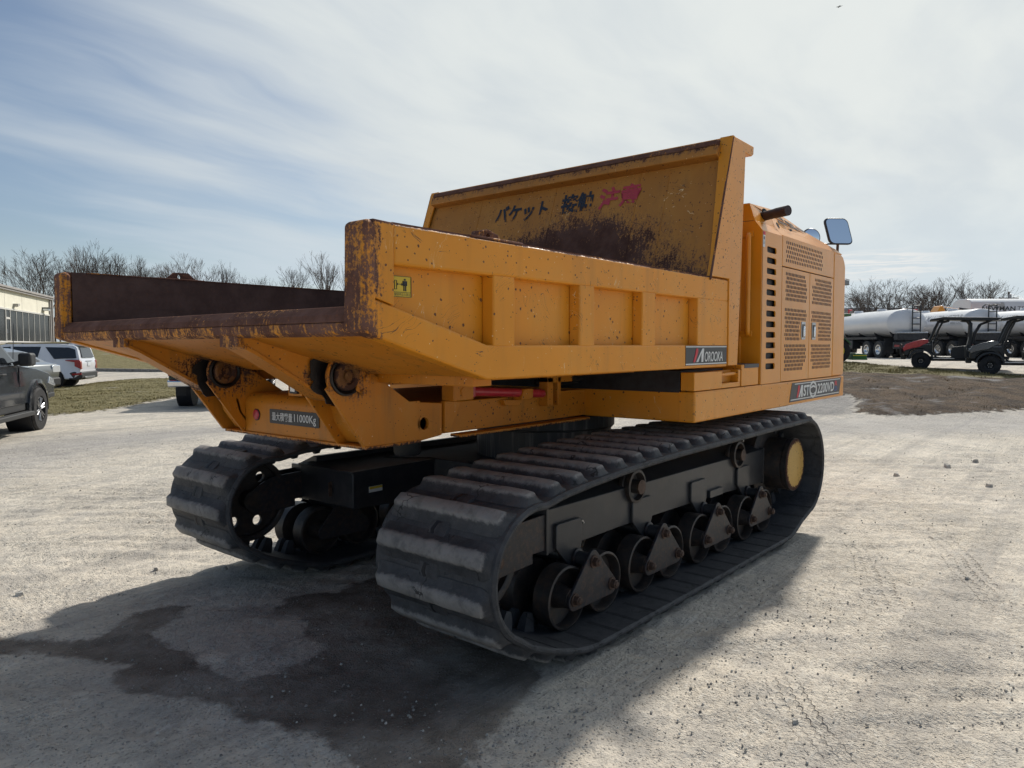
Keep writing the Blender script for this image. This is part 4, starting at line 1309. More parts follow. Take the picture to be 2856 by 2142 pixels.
# grab rail on the rear face
gr = MB().tube([(3.985, -1.262, 2.475), (3.955, -1.270, 2.472), (3.925, -1.282, 2.455), (3.915, -1.285, 2.42), (3.915, -1.285, 1.76), (3.925, -1.282, 1.72), (3.955, -1.270, 1.70), (3.985, -1.262, 1.695)], 0.019, 12)
gr.build('grab_rail', 'yellow_paint', HOOD, smooth=60)
for z in (2.475, 1.695):
    MB().box(3.975, 3.986, -1.296, -1.20, z - 0.02, z + 0.025).build('rail_foot', 'yellow_paint', HOOD, bevel=0.002)
# exhaust
MB().tube([(4.27, -1.255, 2.652), (4.235, -1.33, 2.655), (4.205, -1.40, 2.657)], 0.0385, 24, caps=False).build('exhaust_pipe', 'exhaust_rust', HOOD)
ex = MB()
for k in range(8):
    pass
MB().lathe((4.27, -1.275, 2.665), (-0.2, -1, 0.4), [(0.001, 0.012), (0.052, 0.012)], 24).build('exhaust_hole', 'hole_dark', HOOD)
MB().lathe((4.48, -1.303, 2.60), (0, -1, 0.45), [(0.001, 0.006), (0.030, 0.006)], 20).build('exhaust_hole', 'hole_dark', HOOD)
MB().tube([(4.21, -1.39, 2.657), (4.165, -1.50, 2.659)], 0.0405, 24, caps=True).build('exhaust_tip', 'exhaust_rust', HOOD)
# mirrors and front lamp
def mirror(cx, cy, cz, w_, h_, yaw, round_=0.03):
    root_ = Matrix.Translation((cx, cy, cz)) @ Matrix.Rotation(yaw, 4, 'Z') @ Matrix.Rotation(R(-4), 4, 'X')
    fr = MB().prism(rrect(-w_ / 2, w_ / 2, -h_ / 2, h_ / 2, round_), 'xz', 0.0, 0.03)
    fr.mapv(lambda x, y, z: tuple(root_ @ Vector((x + 0.24 * -z, y, z))))
    F_ = fr.build('mirror_shell', 'black_print', T, bevel=0.006, seg=3)
    gl = MB().prism(rrect(-w_ / 2 + 0.012, w_ / 2 - 0.012, -h_ / 2 + 0.012, h_ / 2 - 0.012, round_ - 0.008), 'xz', -0.004, 0.001)
    gl.mapv(lambda x, y, z: tuple(root_ @ Vector((x + 0.24 * -z, y, z))))
    gl.build('mirror_glass', 'mirror_glass', F_)
    return F_
mirror(6.262, -1.295, 2.768, 0.250, 0.270, R(-46), 0.05)
mr = MB().lathe((6.00, -1.10, 2.690), (-0.77, -0.64, 0), [(0.001, 0.012), (0.090, 0.012), (0.098, 0.0), (0.090, -0.03), (0.001, -0.04)], 28).build('round_mirror', 'black_print', T)
MB().lathe((6.00, -1.10, 2.690), (-0.77, -0.64, 0), [(0.001, 0.018), (0.05, 0.017), (0.086, 0.0125), (0.001, 0.0121)], 28).build('mirror_glass', 'mirror_glass', mr)
MB().tube([(6.05, -1.14, 2.625), (6.12, -1.18, 2.635), (6.28, -1.29, 2.640)], 0.008, 8).build('mirror_arm', 'black_print', T)
MB().tube([(6.28, -1.28, 2.54), (6.275, -1.285, 2.66)], 0.014, 8).build('mirror_arm', 'rusty_bolt', T)
MB().lathe((6.15, -1.22, 2.60), (0.2, -0.5, 1), [(0.06, -0.02), (0.055, 0.0), (0.03, 0.014), (0.001, 0.016)], 16).build('filler_cap', 'yellow_paint', HOOD)
MB().box(6.30, 6.56, -1.33, -1.26, 2.235, 2.285).build('front_lamp', 'black_print', T, bevel=0.006)
MB().tube([(6.42, -1.33, 2.292), (6.56, -1.33, 2.290)], 0.004, 6).tube([(6.42, -1.30, 2.237), (6.38, -1.296, 2.10), (6.29, -1.30, 1.98)], 0.004, 6).build('lamp_cable', 'black_print', T)
# bring the hood group to its measured size: flank flush with the platform
for o in [q for q in SC.objects if q not in _n0 and q.type == 'MESH']:
    for v in o.data.vertices:
        v.co = (0.9564 * v.co.x - 0.0721, 0.9564 * v.co.y - 0.1525, 0.9564 * v.co.z + 0.0698)
# cab on the far side, behind the guard
MB().box(4.0, 5.7, 0.15, 1.40, 1.31, 2.75).build('cab', 'yellow_paint', T, bevel=0.03)
MB().box(5.70, 5.703, 0.22, 1.33, 1.9, 2.7).build('cab_window', 'car_glass', T)
MB().box(4.2, 5.5, 1.40, 1.404, 1.9, 2.7).build('cab_window', 'car_glass', T)

# ---- turntable and car body
MB().lathe((2.98, 0, 0), (0, 0, 1), [(0.535, 0.76), (0.535, 0.985), (0.560, 0.990), (0.560, 1.085), (0.52, 1.109)], 64).build('turntable', 'ring_steel', T)
MB().lathe((2.98, 0, 0), (0, 0, 1), [(0.542, 0.972), (0.548, 0.976), (0.548, 0.984), (0.542, 0.988)], 64, close=True).build('turntable_seal', 'black_rubber', T)
CB = MB()
CB.prism([(2.15, -0.45), (1.95, -0.75), (3.95, -0.75), (3.75, -0.45), (3.75, 0.45), (3.95, 0.75), (1.95, 0.75), (2.15, 0.45)], 'xy', 0.50, 0.765)
CB.mapv(uc)
CBo = CB.build('car_body', 'black_steel', T, bevel=0.006)
for s in (-1, 1):
    ya, yb = sorted((s * 0.40, s * 1.02))
    a = MB().prism([(1.40, 0.505), (1.40, 0.75), (4.40, 0.75), (4.40, 0.505), (3.4, 0.46), (2.4, 0.46)], 'xz', ya, yb).mapv(uc)
    a.build('side_arm', 'black_steel', CBo, bevel=0.008)
    a = MB().box(1.385, 2.6, ya - 0.012, yb, 0.745, 0.760).mapv(uc)
    a.build('arm_top_plate', 'black_steel', CBo, bevel=0.003)
MB().loft([[uc(1.385, 0.62 + 0.05 * math.cos(a) * 0.1, 0.62 + 0.055 * math.sin(a)) for a in [k * PI / 6 for k in range(12)]], [uc(1.36, 0.62 + 0.006 * math.cos(a), 0.62 + 0.05 * math.sin(a)) for a in [k * PI / 6 for k in range(12)]]]).build('tie_ring', 'rusty_bolt', CBo)
MB().box(1.53, 1.645, 0.392, 0.396, 0.60, 0.64).mapv(uc).build('caution_sticker', 'white_print', CBo)
MB().box(1.532, 1.643, 0.390, 0.393, 0.622, 0.638).mapv(uc).build('sticker_band', 'yellow_print', CBo)

# ---- tracks
def track_path():
    """outer face of the rubber belt, seen from the side (x, z)"""
    pts = []
    for x in np.linspace(1.50, 4.18, 24):
        pts.append((x, 0.036))
    # rise to the sprocket
    fc, fr_ = (4.655, 0.575), 0.415
    for x, z in ((4.30, 0.040), (4.42, 0.078), (4.53, 0.120)):
        pts.append((x, z))
    for a in np.linspace(-68, 92, 24):
        pts.append((fc[0] + fr_ * math.cos(R(a)), fc[1] + fr_ * math.sin(R(a))))
    for x, z in ((4.3, 0.985), (4.0, 0.985), (3.6, 0.980), (3.2, 0.975), (2.85, 0.970), (2.42, 0.966), (2.0, 0.955), (1.7, 0.940), (1.4, 0.918), (1.2, 0.900)):
        pts.append((x, z))
    rc, rr_ = (1.005, 0.550), 0.328
    for a in np.linspace(80, 244, 24):
        pts.append((rc[0] + rr_ * math.cos(R(a)), rc[1] + rr_ * math.sin(R(a))))
    for x, z in ((0.93, 0.205), (1.05, 0.152), (1.18, 0.104), (1.30, 0.068), (1.40, 0.046)):
        pts.append((x, z))
    # resample by arc length
    P = np.array(pts + [pts[0]])
    seg = np.hypot(*np.diff(P, axis=0).T)
    cum = np.concatenate([[0], np.cumsum(seg)])
    return P, cum


PP, CUM = track_path()
LEN = CUM[-1]
NL = 50


def at_path(s):
    s = s % LEN
    x = np.interp(s, CUM, PP[:, 0])
    z = np.interp(s, CUM, PP[:, 1])
    x2 = np.interp((s + 0.04) % LEN, CUM, PP[:, 0]); z2 = np.interp((s + 0.04) % LEN, CUM, PP[:, 1])
    x1 = np.interp((s - 0.04) % LEN, CUM, PP[:, 0]); z1 = np.interp((s - 0.04) % LEN, CUM, PP[:, 1])
    t = Vector((x2 - x1, 0, z2 - z1)).normalized()
    # travel is anticlockwise seen from -y, so outward is t rotated clockwise
    nrm = Vector((t.z, 0, -t.x))
    return Vector((x, 0, z)), t, nrm


# lug mesh: x along travel, y across, z outward
def lug_mesh():
    mb = MB()
    rng = random.Random(3)
    prof = [(-0.084, -0.006), (-0.054, 0.014), (-0.036, 0.044), (-0.027, 0.051), (0.027, 0.051), (0.036, 0.044), (0.054, 0.014), (0.084, -0.006)]
    rings = []
    ys = [-0.372, -0.362, -0.345] + list(np.linspace(-0.30, 0.30, 17)) + [0.345, 0.362, 0.372]
    for y in ys:
        e = min(1.0, (0.374 - abs(y)) / 0.032)
        # a dip across the middle, where the drive teeth sit
        dip = 0.0
        rings.append([(x * (0.75 + 0.25 * e) + 0.003 * mnoise.noise((x * 30, y * 11, 1)), y, (z if z < 0 else z * e) + (0.0035 * mnoise.noise((x * 40, y * 17, 4)) if z > 0.01 else 0)) for x, z in prof])
    mb.loft(rings)
    # pads to either side of the middle, leaving the pits between lugs
    return mb.mesh('track_lug', 'lug_rubber', 50)


LUG = lug_mesh()


def pit_mesh():
    mb = MB()
    mb.loft([[(-0.036, y0, -0.002), (-0.036, y1, -0.002), (-0.030, y1 - .01, 0.010), (-0.030, y0 + .01, 0.010)] if False else [(x, y0, -0.002), (x, y1, -0.002), (x, y1 - .012, 0.011), (x, y0 + .012, 0.011)] for x, y0, y1 in ((-0.05, -0.07, 0.07), (0.05, -0.07, 0.07))])
    return mb.mesh('centre_pad', 'track_rubber', 30)


PIT = pit_mesh()


def tooth_mb():
    mb = MB()
    mb.loft([[(-0.042, -0.035, 0), (0.042, -0.035, 0), (0.042, 0.035, 0), (-0.042, 0.035, 0)], [(-0.030, -0.025, -0.07), (0.030, -0.025, -0.07), (0.030, 0.025, -0.07), (-0.030, 0.025, -0.07)], [(-0.018, -0.018, -0.095), (0.018, -0.018, -0.095), (0.018, 0.018, -0.095), (-0.018, 0.018, -0.095)]])
    return mb


TH = 0.034
for s, phase in ((-1, 0.0), (1, 0.105)):
    yc = s * 1.12
    ya, yb = yc - 0.40, yc + 0.40
    rings = []
    nS = 216
    for k in range(nS):
        p, t, nr = at_path(LEN * k / nS)
        c_ = 0.012
        q = []
        for y, dz in ((ya, -c_), (ya + c_, 0), (ya + 0.1, 0.002), (yb - 0.1, 0.002), (yb - c_, 0), (yb, -c_), (yb, -TH + c_), (yb - c_, -TH), (ya + c_, -TH), (ya, -TH + c_)):
            v = p + nr * dz
            q.append(uc(v.x, y, v.z))
        rings.append(q)
    TRK = MB().loft(rings, caps=False, close=True).build('rubber_track', 'track_rubber', T, smooth=30)
    for k in range(NL):
        S_ = LEN * (k + phase / 0.17) / NL
        for mesh_, nm_, off in ((LUG, 'track_lug', 0.0), (PIT, 'centre_pad', 0.5)):
            p, t, nr = at_path(S_ + off * LEN / NL)
            ax = Vector(uc(*(p + t))) - Vector(uc(*p))
            az_ = Vector(uc(*(p + nr))) - Vector(uc(*p))
            ay = az_.cross(ax)
            mtx = Matrix((ax, ay, az_)).transposed().to_4x4()
            mtx.translation = uc(p.x, yc, p.z)
            o = bpy.data.objects.new(nm_, mesh_)
            COL.objects.link(o)
            o.parent = TRK
            o.matrix_local = mtx
    # lines moulded in the belt edge and its inner face, in threes
    gm = MB()
    for k in range(NL * 1):
        for j in (-1, 0, 1):
            p, t, nr = at_path(LEN * k / NL + j * 0.011)
            for y0, y1 in ((s * 1.30, s * 1.51),):
                a0, a1 = sorted((y0, y1))
                q = []
                for yy in (a0, a1):
                    for dx, dn in ((-0.0014, -TH - 0.0010), (0.0014, -TH - 0.0010), (0.0014, -TH + 0.002), (-0.0014, -TH + 0.002)):
                        v = p + t * dx + nr * dn
                        q.append(uc(v.x, yy, v.z))
                gm.loft([q[:4], q[4:]])
            v0 = []
            yo = s * 1.5202
            q = [uc((p + t * dx + nr * dn).x, yo, (p + t * dx + nr * dn).z) for dx, dn in ((-0.0018, -0.010), (0.0018, -0.010), (0.0018, -TH + 0.008), (-0.0018, -TH + 0.008))]
            q2 = [(x_, y_ + s * -0.003, z_) for x_, y_, z_ in q]
            gm.loft([q, q2])
    o = gm.build('moulded_lines', 'line_rubber', TRK, smooth=0)
    o['kind'] = 'stuff'
    # worn slots along the middle, between the lugs
    cs = MB()
    for k in range(NL):
        p, t, nr = at_path(LEN * (k + phase / 0.17 + 0.5) / NL)
        rr_c = random.Random(k * 7 + s)
        k1 = rr_c.uniform(0.6, 1.3)
        shp = [(-0.030, -0.018), (-0.022, 0.004 * k1), (0.012, 0.010), (0.030, 0.002), (0.034, 0.016), (0.010, 0.026 * k1), (-0.034, 0.014)]
        q0, q1 = [], []
        for dx, dy in shp:
            for q, dn in ((q0, 0.0135), (q1, 0.004)):
                v = p + t * dx + nr * dn
                q.append(uc(v.x, yc + dy * 1.3 + 0.01, v.z))
        cs.loft([q0, q1])
    o = cs.build('centre_slots', 'hole_dark', TRK, smooth=0)
    o['kind'] = 'stuff'
    # guide teeth
    tm = MB()
    for k in range(NL):
        p, t, nr = at_path(LEN * k / NL)
        for dy in (-0.045, 0.045):
            st_ = len(tm.v)
            tb = tooth_mb()
            v = [uc(*(p + t * x + nr * (z - TH) + Vector((0, yc + dy + y * 0.8, 0)))) for x, y, z in tb.v]
            tm.add(v, tb.f)
    o = tm.build('guide_teeth', 'track_rubber', TRK)
    o['kind'] = 'stuff'

    # frame
    TF = MB().prism([(1.45, 0.48), (1.45, 0.725), (4.47, 0.725), (4.47, 0.44), (3.4, 0.475), (2.2, 0.49)], 'xz', s * 1.0, s * 1.20).mapv(uc).build('track_frame', 'grey_frame_paint', T, bevel=0.006)
    MB().prism([(s * 1.20, 0.722), (s * 1.0, 0.80), (s * 0.96, 0.80), (s * 0.96, 0.722)], 'yz', 1.50, 4.40).mapv(uc).build('frame_ridge', 'grey_frame_paint', TF, bevel=0.004)
    MB().box(1.449, 1.468, min(s * 0.99, s * 1.207), max(s * 0.99, s * 1.207), 0.478, 0.73).mapv(uc).build('end_plate', 'grey_frame_paint', TF, bevel=0.003)
    MB().box(4.455, 4.475, min(s * 0.99, s * 1.207), max(s * 0.99, s * 1.207), 0.435, 0.735).mapv(uc).build('end_plate', 'grey_frame_paint', TF, bevel=0.003)
    # sliding idler arm
    arm_pts = [(1.02, 0.50), (1.03, 0.60), (1.16, 0.705), (1.45, 0.70), (1.45, 0.50), (1.335, 0.452), (1.335, 0.452), (1.04, 0.44)]
    arm_pts = [(1.035, 0.44), (0.965, 0.50), (0.975, 0.60), (1.16, 0.69), (1.452, 0.70), (1.452, 0.505), (1.345, 0.505), (1.345, 0.455)]
    for y0, y1 in ((1.175, 1.195), (1.005, 1.025)):
        MB().prism(arm_pts, 'xz', s * y0, s * y1).mapv(uc).build('idler_arm', 'bogie_paint', TF, bevel=0.003)
    MB().lathe((1.07, s * 1.195, 0.522), (0, s, 0), [(0.030, 0), (0.030, 0.018), (0.018, 0.020), (0.018, 0.026), (0.001, 0.027)], 6).mapv(uc).build('bolt', 'rusty_bolt', TF)
    # idler wheel with lightening holes
    ic = (1.005, 0.55)
    for y in (1.03, 1.17):
        pass
    hl = [circ(ic[0] + 0.175 * math.cos(R(a)), ic[1] + 0.175 * math.sin(R(a)), 0.036, 16) for a in range(-65, 290, 60)]
    plate(circ(*ic, 0.262, 48), hl, 0.035, lambda a, b_, c_: uc(a, s * 1.08 + c_, b_), 'idler_wheel', 'roller_steel', TF, 0.003)
    MB().lathe((ic[0], s * 1.08, ic[1]), (0, 1, 0), [(0.265, -0.06), (0.285, -0.06), (0.285, 0.06), (0.265, 0.06), (0.250, 0.05), (0.250, -0.05)], 48, close=True).mapv(uc).build('idler_rim', 'roller_steel', TF)
    MB().lathe((ic[0], s * 1.08, ic[1]), (0, 1, 0), [(0.001, -0.09), (0.065, -0.09), (0.065, 0.09), (0.001, 0.09)], 24).mapv(uc).build('idler_hub', 'roller_steel', TF)
    # drive sprocket and final drive
    sc_ = (4.70, 0.582)
    MB().lathe((sc_[0], s * 1.10, sc_[1]), (0, s, 0), [(0.001, -0.12), (0.23, -0.12), (0.33, -0.06), (0.345, -0.05), (0.345, 0.05), (0.33, 0.06), (0.001, 0.10)], 40).mapv(uc).build('drive_sprocket', 'roller_steel', TF)
    FD = MB().lathe((sc_[0], s * 1.10, sc_[1]), (0, s, 0), [(0.222, 0.02), (0.222, 0.235), (0.212, 0.24), (0.212, 0.25), (0.226, 0.252), (0.226, 0.285), (0.001, 0.286)], 48).mapv(uc).build('final_drive', 'roller_steel', TF)
    MB().lathe((sc_[0], s * 1.10, sc_[1]), (0, s, 0), [(0.001, 0.2865), (0.218, 0.2865), (0.220, 0.289), (0.212, 0.293), (0.001, 0.294)], 48).mapv(uc).build('drive_cover', 'drive_yellow', TF)
    # top carrier rollers
    for x, z in ((2.35, 0.722), (3.91, 0.742)):
        CR = MB().lathe((x, s * 1.135, z), (0, s, 0), [(0.001, 0.0), (0.05, 0.0), (0.05, 0.02), (0.105, 0.022), (0.105, 0.046), (0.098, 0.052), (0.098, 0.062), (0.105, 0.068), (0.105, 0.095), (0.088, 0.098), (0.080, 0.05), (0.045, 0.05), (0.045, 0.115), (0.001, 0.118)], 32).mapv(uc).build('carrier_roller', 'roller_steel', TF)
        MB().lathe((x, s * 1.252, z), (0, s, 0), [(0.045, 0), (0.045, 0.01), (0.001, 0.012)], 24).mapv(uc).build('roller_cap', 'rusty_bolt', TF)
    # four bogies
    for k in range(4):
        xc_ = 1.702 + 0.793 * k
        zp, zl, hb_ = 0.415, 0.248, 0.180
        tri = []
        for (cx, cz, r_, a0, a1) in ((xc_ - hb_, zl - 0.01, 0.052, 150, 275), (xc_ + hb_, zl - 0.01, 0.052, 265, 390), (xc_, zp + 0.012, 0.052, 30, 150)):
            tri += [(cx + r_ * math.cos(R(a0 + (a1 - a0) * j / 6)), cz + r_ * math.sin(R(a0 + (a1 - a0) * j / 6))) for j in range(7)]
        BG = MB().prism(tri, 'xz', s * 1.322, s * 1.340).mapv(uc).build('bogie_plate', 'bogie_paint', TF, bevel=0.003)
        MB().prism(tri, 'xz', s * 0.905, s * 0.923).mapv(uc).build('bogie_plate', 'bogie_paint', TF, bevel=0.003)
        MB().cyl(uc(xc_, s * 0.92, zp), uc(xc_, s * 1.325, zp), 0.042, n=20).build('pivot_tube', 'grey_frame_paint', TF)
        for cx, cz in ((xc_, zp), (xc_ - hb_, zl), (xc_ + hb_, zl)):
            bo = MB()
            bo.lathe((cx, s * 1.340, cz), (0, s, 0), [(0.036, 0), (0.036, 0.007), (0.001, 0.008)], 20)
            bo.lathe((cx, s * 1.346, cz), (0, s, 0), [(0.0265, 0), (0.0265, 0.026), (0.022, 0.029), (0.001, 0.029)], 6)
            bo.lathe((cx, s * 1.372, cz), (0, s, 0), [(0.016, 0), (0.016, 0.008), (0.013, 0.010), (0.001, 0.010)], 14)
            bo.mapv(uc).build('bolt', 'rusty_bolt', TF)
        for cx in (xc_ - hb_, xc_ + hb_):
            for y0, y1, yy in ((1.185, 1.300, 1), (0.945, 1.055, -1)):
                yo, yi_ = (y1, y0) if yy > 0 else (y0, y1)
                r_ = 0.172
                pr = [(r_ - 0.012, 0.0), (r_, 0.004), (r_, 0.108), (r_ - 0.012, 0.112), (r_ - 0.016, 0.105), (r_ - 0.018, 0.045), (0.07, 0.035), (0.055, 0.10), (0.055, 0.135), (0.001, 0.136)]
                MB().lathe((cx, s * yi_, zl), (0, s * yy, 0), [(0.001, -0.001)] + pr, 40).mapv(uc).build('track_roller', 'roller_steel', TF)
            MB().cyl(uc(cx, s * 0.95, zl), uc(cx, s * 1.33, zl), 0.048, n=20).build('roller_axle', 'roller_steel', TF)
        # hanger bracket on the frame flank
        hx = xc_ - 0.07
        hz_ = 0.635
        pts = [(hx - 0.115, 0.50), (hx - 0.115, hz_ - 0.012), (hx - 0.105, hz_), (hx + 0.105, hz_), (hx + 0.125, hz_ - 0.012), (hx + 0.125, 0.49), (hx + 0.10, 0.43), (hx + 0.05, 0.375), (hx + 0.01, 0.375)]
        MB().prism(pts, 'xz', s * 1.20, s * 1.222).mapv(uc).build('bogie_hanger', 'grey_frame_paint', TF, bevel=0.004)
        MB().lathe((xc_, s * 1.222, zp), (0, s, 0), [(0.042, 0.0), (0.054, 0.004), (0.054, 0.014), (0.042, 0.018)], 24, close=True).mapv(uc).build('weld_ring', 'bogie_paint', TF)
    MB().box(3.40, 3.62, min(s * 1.20, s * 1.225), max(s * 1.20, s * 1.225), 0.475, 0.53).mapv(uc).build('cover_plate', 'grey_frame_paint', TF, bevel=0.003)
    # weld bead left by a repair
    wp = [uc(1.56, s * 1.203, 0.48), uc(1.555, s * 1.203, 0.565), uc(1.60, s * 1.203, 0.588), uc(1.70, s * 1.203, 0.600), uc(1.79, s * 1.203, 0.607), uc(1.80, s * 1.203, 0.59)]
    MB().tube(wp, 0.006, 6).build('weld_bead', 'steel', TF)
# ------------------------------------------------------------------ vehicles behind
def wheel(parent, x, y, r, w_, side, rim=0.62, tyre='tyre', rimmat='steel', spokes=0, hubmat=None, z=None, knobs=0):
    """a wheel as a part with its rim as a sub-part; side is the outward direction"""
    z = r if z is None else z
    rr = r * rim
    mb = MB()
    mb.lathe((x, y - side * w_ / 2, z), (0, side, 0), [(rr, 0.0), (r * 0.94, 0.0), (r, w_ * 0.12), (r, w_ * 0.88), (r * 0.94, w_), (rr + 0.01, w_), (rr, w_ * 0.92)], 36, close=True)
    if knobs:
        for k in range(knobs):
            a = 2 * PI * k / knobs
            for yy, sh in ((0.15, 0.0), (0.62, 0.5)):
                a2 = a + sh * 2 * PI / knobs
                ca, sa = math.cos(a2), math.sin(a2)
                hw = PI / knobs * 0.55
                pts = []
                for rr_, y_ in ((r * 0.985, yy), (r * 0.985, yy + 0.25), (r * 1.022, yy + 0.23), (r * 1.022, yy + 0.02)):
                    pts.append((rr_, y - side * w_ / 2 + side * w_ * y_))
                ring1 = [(x + q * math.cos(a2 - hw), yy_, z + q * math.sin(a2 - hw)) for q, yy_ in pts]
                ring2 = [(x + q * math.cos(a2 + hw), yy_, z + q * math.sin(a2 + hw)) for q, yy_ in pts]
                mb.loft([ring1, ring2])
    W = mb.build('wheel', tyre, parent)
    yo = y + side * w_ * 0.36
    if spokes:
        MB().lathe((x, yo, z), (0, side, 0), [(0.001, -0.05), (rr * 0.98, -0.05), (rr * 0.98, 0.02), (rr * 0.90, 0.03), (rr * 0.90, -0.03), (0.001, -0.03)], 32).build('rim', 'car_plastic', W)
        sp = MB()
        for k in range(spokes):
            a = 2 * PI * k / spokes + 0.3
            for off in (-0.16, 0.16):
                p0 = Vector((x + math.cos(a + off * 1.6) * rr * 0.28, yo + side * 0.02, z + math.sin(a + off * 1.6) * rr * 0.28))
                p1 = Vector((x + math.cos(a + off) * rr * 0.90, yo + side * 0.03, z + math.sin(a + off) * rr * 0.90))
                sp.tube([p0, p1], [rr * 0.045, rr * 0.055], 6)
        sp.lathe((x, yo, z), (0, side, 0), [(0.001, 0.035), (rr * 0.14, 0.03), (rr * 0.14, 0)], 12)
        sp.build('spokes', rimmat, W)
    else:
        MB().lathe((x, yo, z), (0, side, 0), [(0.001, 0.0), (rr * 0.22, 0.0), (rr * 0.25, -0.03), (rr * 0.62, -0.06), (rr * 0.80, -0.02), (rr * 0.86, 0.025), (rr * 0.99, 0.03), (rr * 0.99, -0.06)], 32).build('rim', rimmat, W)
        bo = MB()
        for k in range(6):
            a = 2 * PI * k / 6
            bo.lathe((x + rr * 0.42 * math.cos(a), yo - side * 0.035, z + rr * 0.42 * math.sin(a)), (0, side, 0), [(0.014, 0), (0.014, 0.02), (0.001, 0.02)], 6)
        bo.build('wheel_nuts', 'steel', W)
    return W


def body_shell(parent, name, mat, prof, w_, arches=(), tuck=0.06, bevel=0.05, roof=None, z_side=None, zb=0.3):
    """car body: side profile (x,z) closed loop, with wheel arches cut from it; sides lean in above the belt line"""
    def yv(z):
        if z_side is None:
            return w_ / 2
        zb_, zt_, lean = z_side
        k = max(0.0, (z - zb_) / (zt_ - zb_))
        lo = max(0.0, (0.55 - z) / 0.3)
        return w_ / 2 - lean * k - tuck * min(1, lo)
    n_ = len(prof)
    v = [(x, yv(z), z) for x, z in prof] + [(x, -yv(z), z) for x, z in prof]
    mb = MB().add(v, [tuple(range(n_)), tuple(range(2 * n_ - 1, n_ - 1, -1))] + [(i, (i + 1) % n_, n_ + (i + 1) % n_, n_ + i) for i in range(n_)])
    return mb.build(name, mat, parent, smooth=40, bevel=bevel, seg=4)


def arch(cx, r, z0=0.3, n_=9):
    """points over a wheel opening, front to back reversed for a bottom line running in +x"""
    zc = r
    a0 = math.asin(max(-1, min(1, (z0 - 0.36) / r)))
    return [(cx + r * math.cos(a), 0.36 + r * math.sin(a)) for a in np.linspace(PI - a0, a0, n_)]


def pane(parent, pts, y0, mat='car_glass', name='window', lean=0.0, th=0.012, z0=None):
    """side window at y0, following the lean of the cabin side"""
    s = 1 if y0 > 0 else -1
    zb_ = min(z for x, z in pts) if z0 is None else z0
    f = lambda z: y0 - s * lean * (z - zb_)
    ring = [(x, f(z) + s * 0.0, z) for x, z in pts]
    ring2 = [(x, f(z) - s * th, z) for x, z in pts]
    n_ = len(pts)
    return MB().add(ring + ring2, [tuple(range(n_)), tuple(range(2 * n_ - 1, n_ - 1, -1))] + [(i, (i + 1) % n_, n_ + (i + 1) % n_, n_ + i) for i in range(n_)]).build(name, mat, parent)


simple('pale_print', (0.42, 0.43, 0.45), 0.5, 0, 0.05)
# --- grey pickup, heading away to the right, front half in view
hd = R(56.0)
PK_R = 0.42
hx, hy = math.cos(hd), math.sin(hd)
# front right wheel stands at about (3.29, 12.74)
fwx, fwy = 3.27, 12.66
def place(wx, wy, lx, ly, hd_):
    """origin of a thing whose local point (lx, ly) must stand at world (wx, wy)"""
    c_, s_ = math.cos(hd_), math.sin(hd_)
    return (wx - (lx * c_ - ly * s_), wy - (lx * s_ + ly * c_))
ox, oy = place(fwx, fwy, 1.85, -0.92, hd)
PK = root_at('pickup_truck', (ox, oy, ground_z(fwx, fwy) - 0.015), 'dark grey pickup with black door mirror, cut off by the left edge', 'pickup truck', None, hd)
wb = 1.85
bot = 0.50
prof = [(-2.85, bot + .1)] + [(x, z + 0.08) for x, z in arch(-1.85, 0.50, bot)] + arch(wb, 0.50, bot)[:0] + [(x, z + 0.08) for x, z in arch(wb, 0.50, bot)] + [(2.45, bot + .06), (2.84, bot + .12), (2.90, 0.86), (2.85, 0.99), (2.62, 1.09), (1.90, 1.21), (1.20, 1.27), (1.02, 1.30), (-1.15, 1.30), (-1.16, 1.32), (-2.88, 1.32), (-2.90, 1.0)]
B_ = body_shell(PK, 'body', 'grey_car_paint', prof, 2.04, z_side=(1.0, 1.35, 0.05), bevel=0.045)
cabp = [(-1.15, 1.28), (-1.02, 1.86), (-0.90, 1.91), (0.10, 1.93), (0.30, 1.89), (1.05, 1.32), (1.05, 1.28)]
C_ = body_shell(PK, 'cab', 'grey_car_paint', cabp, 1.93, z_side=(1.28, 1.93, 0.17), bevel=0.03)
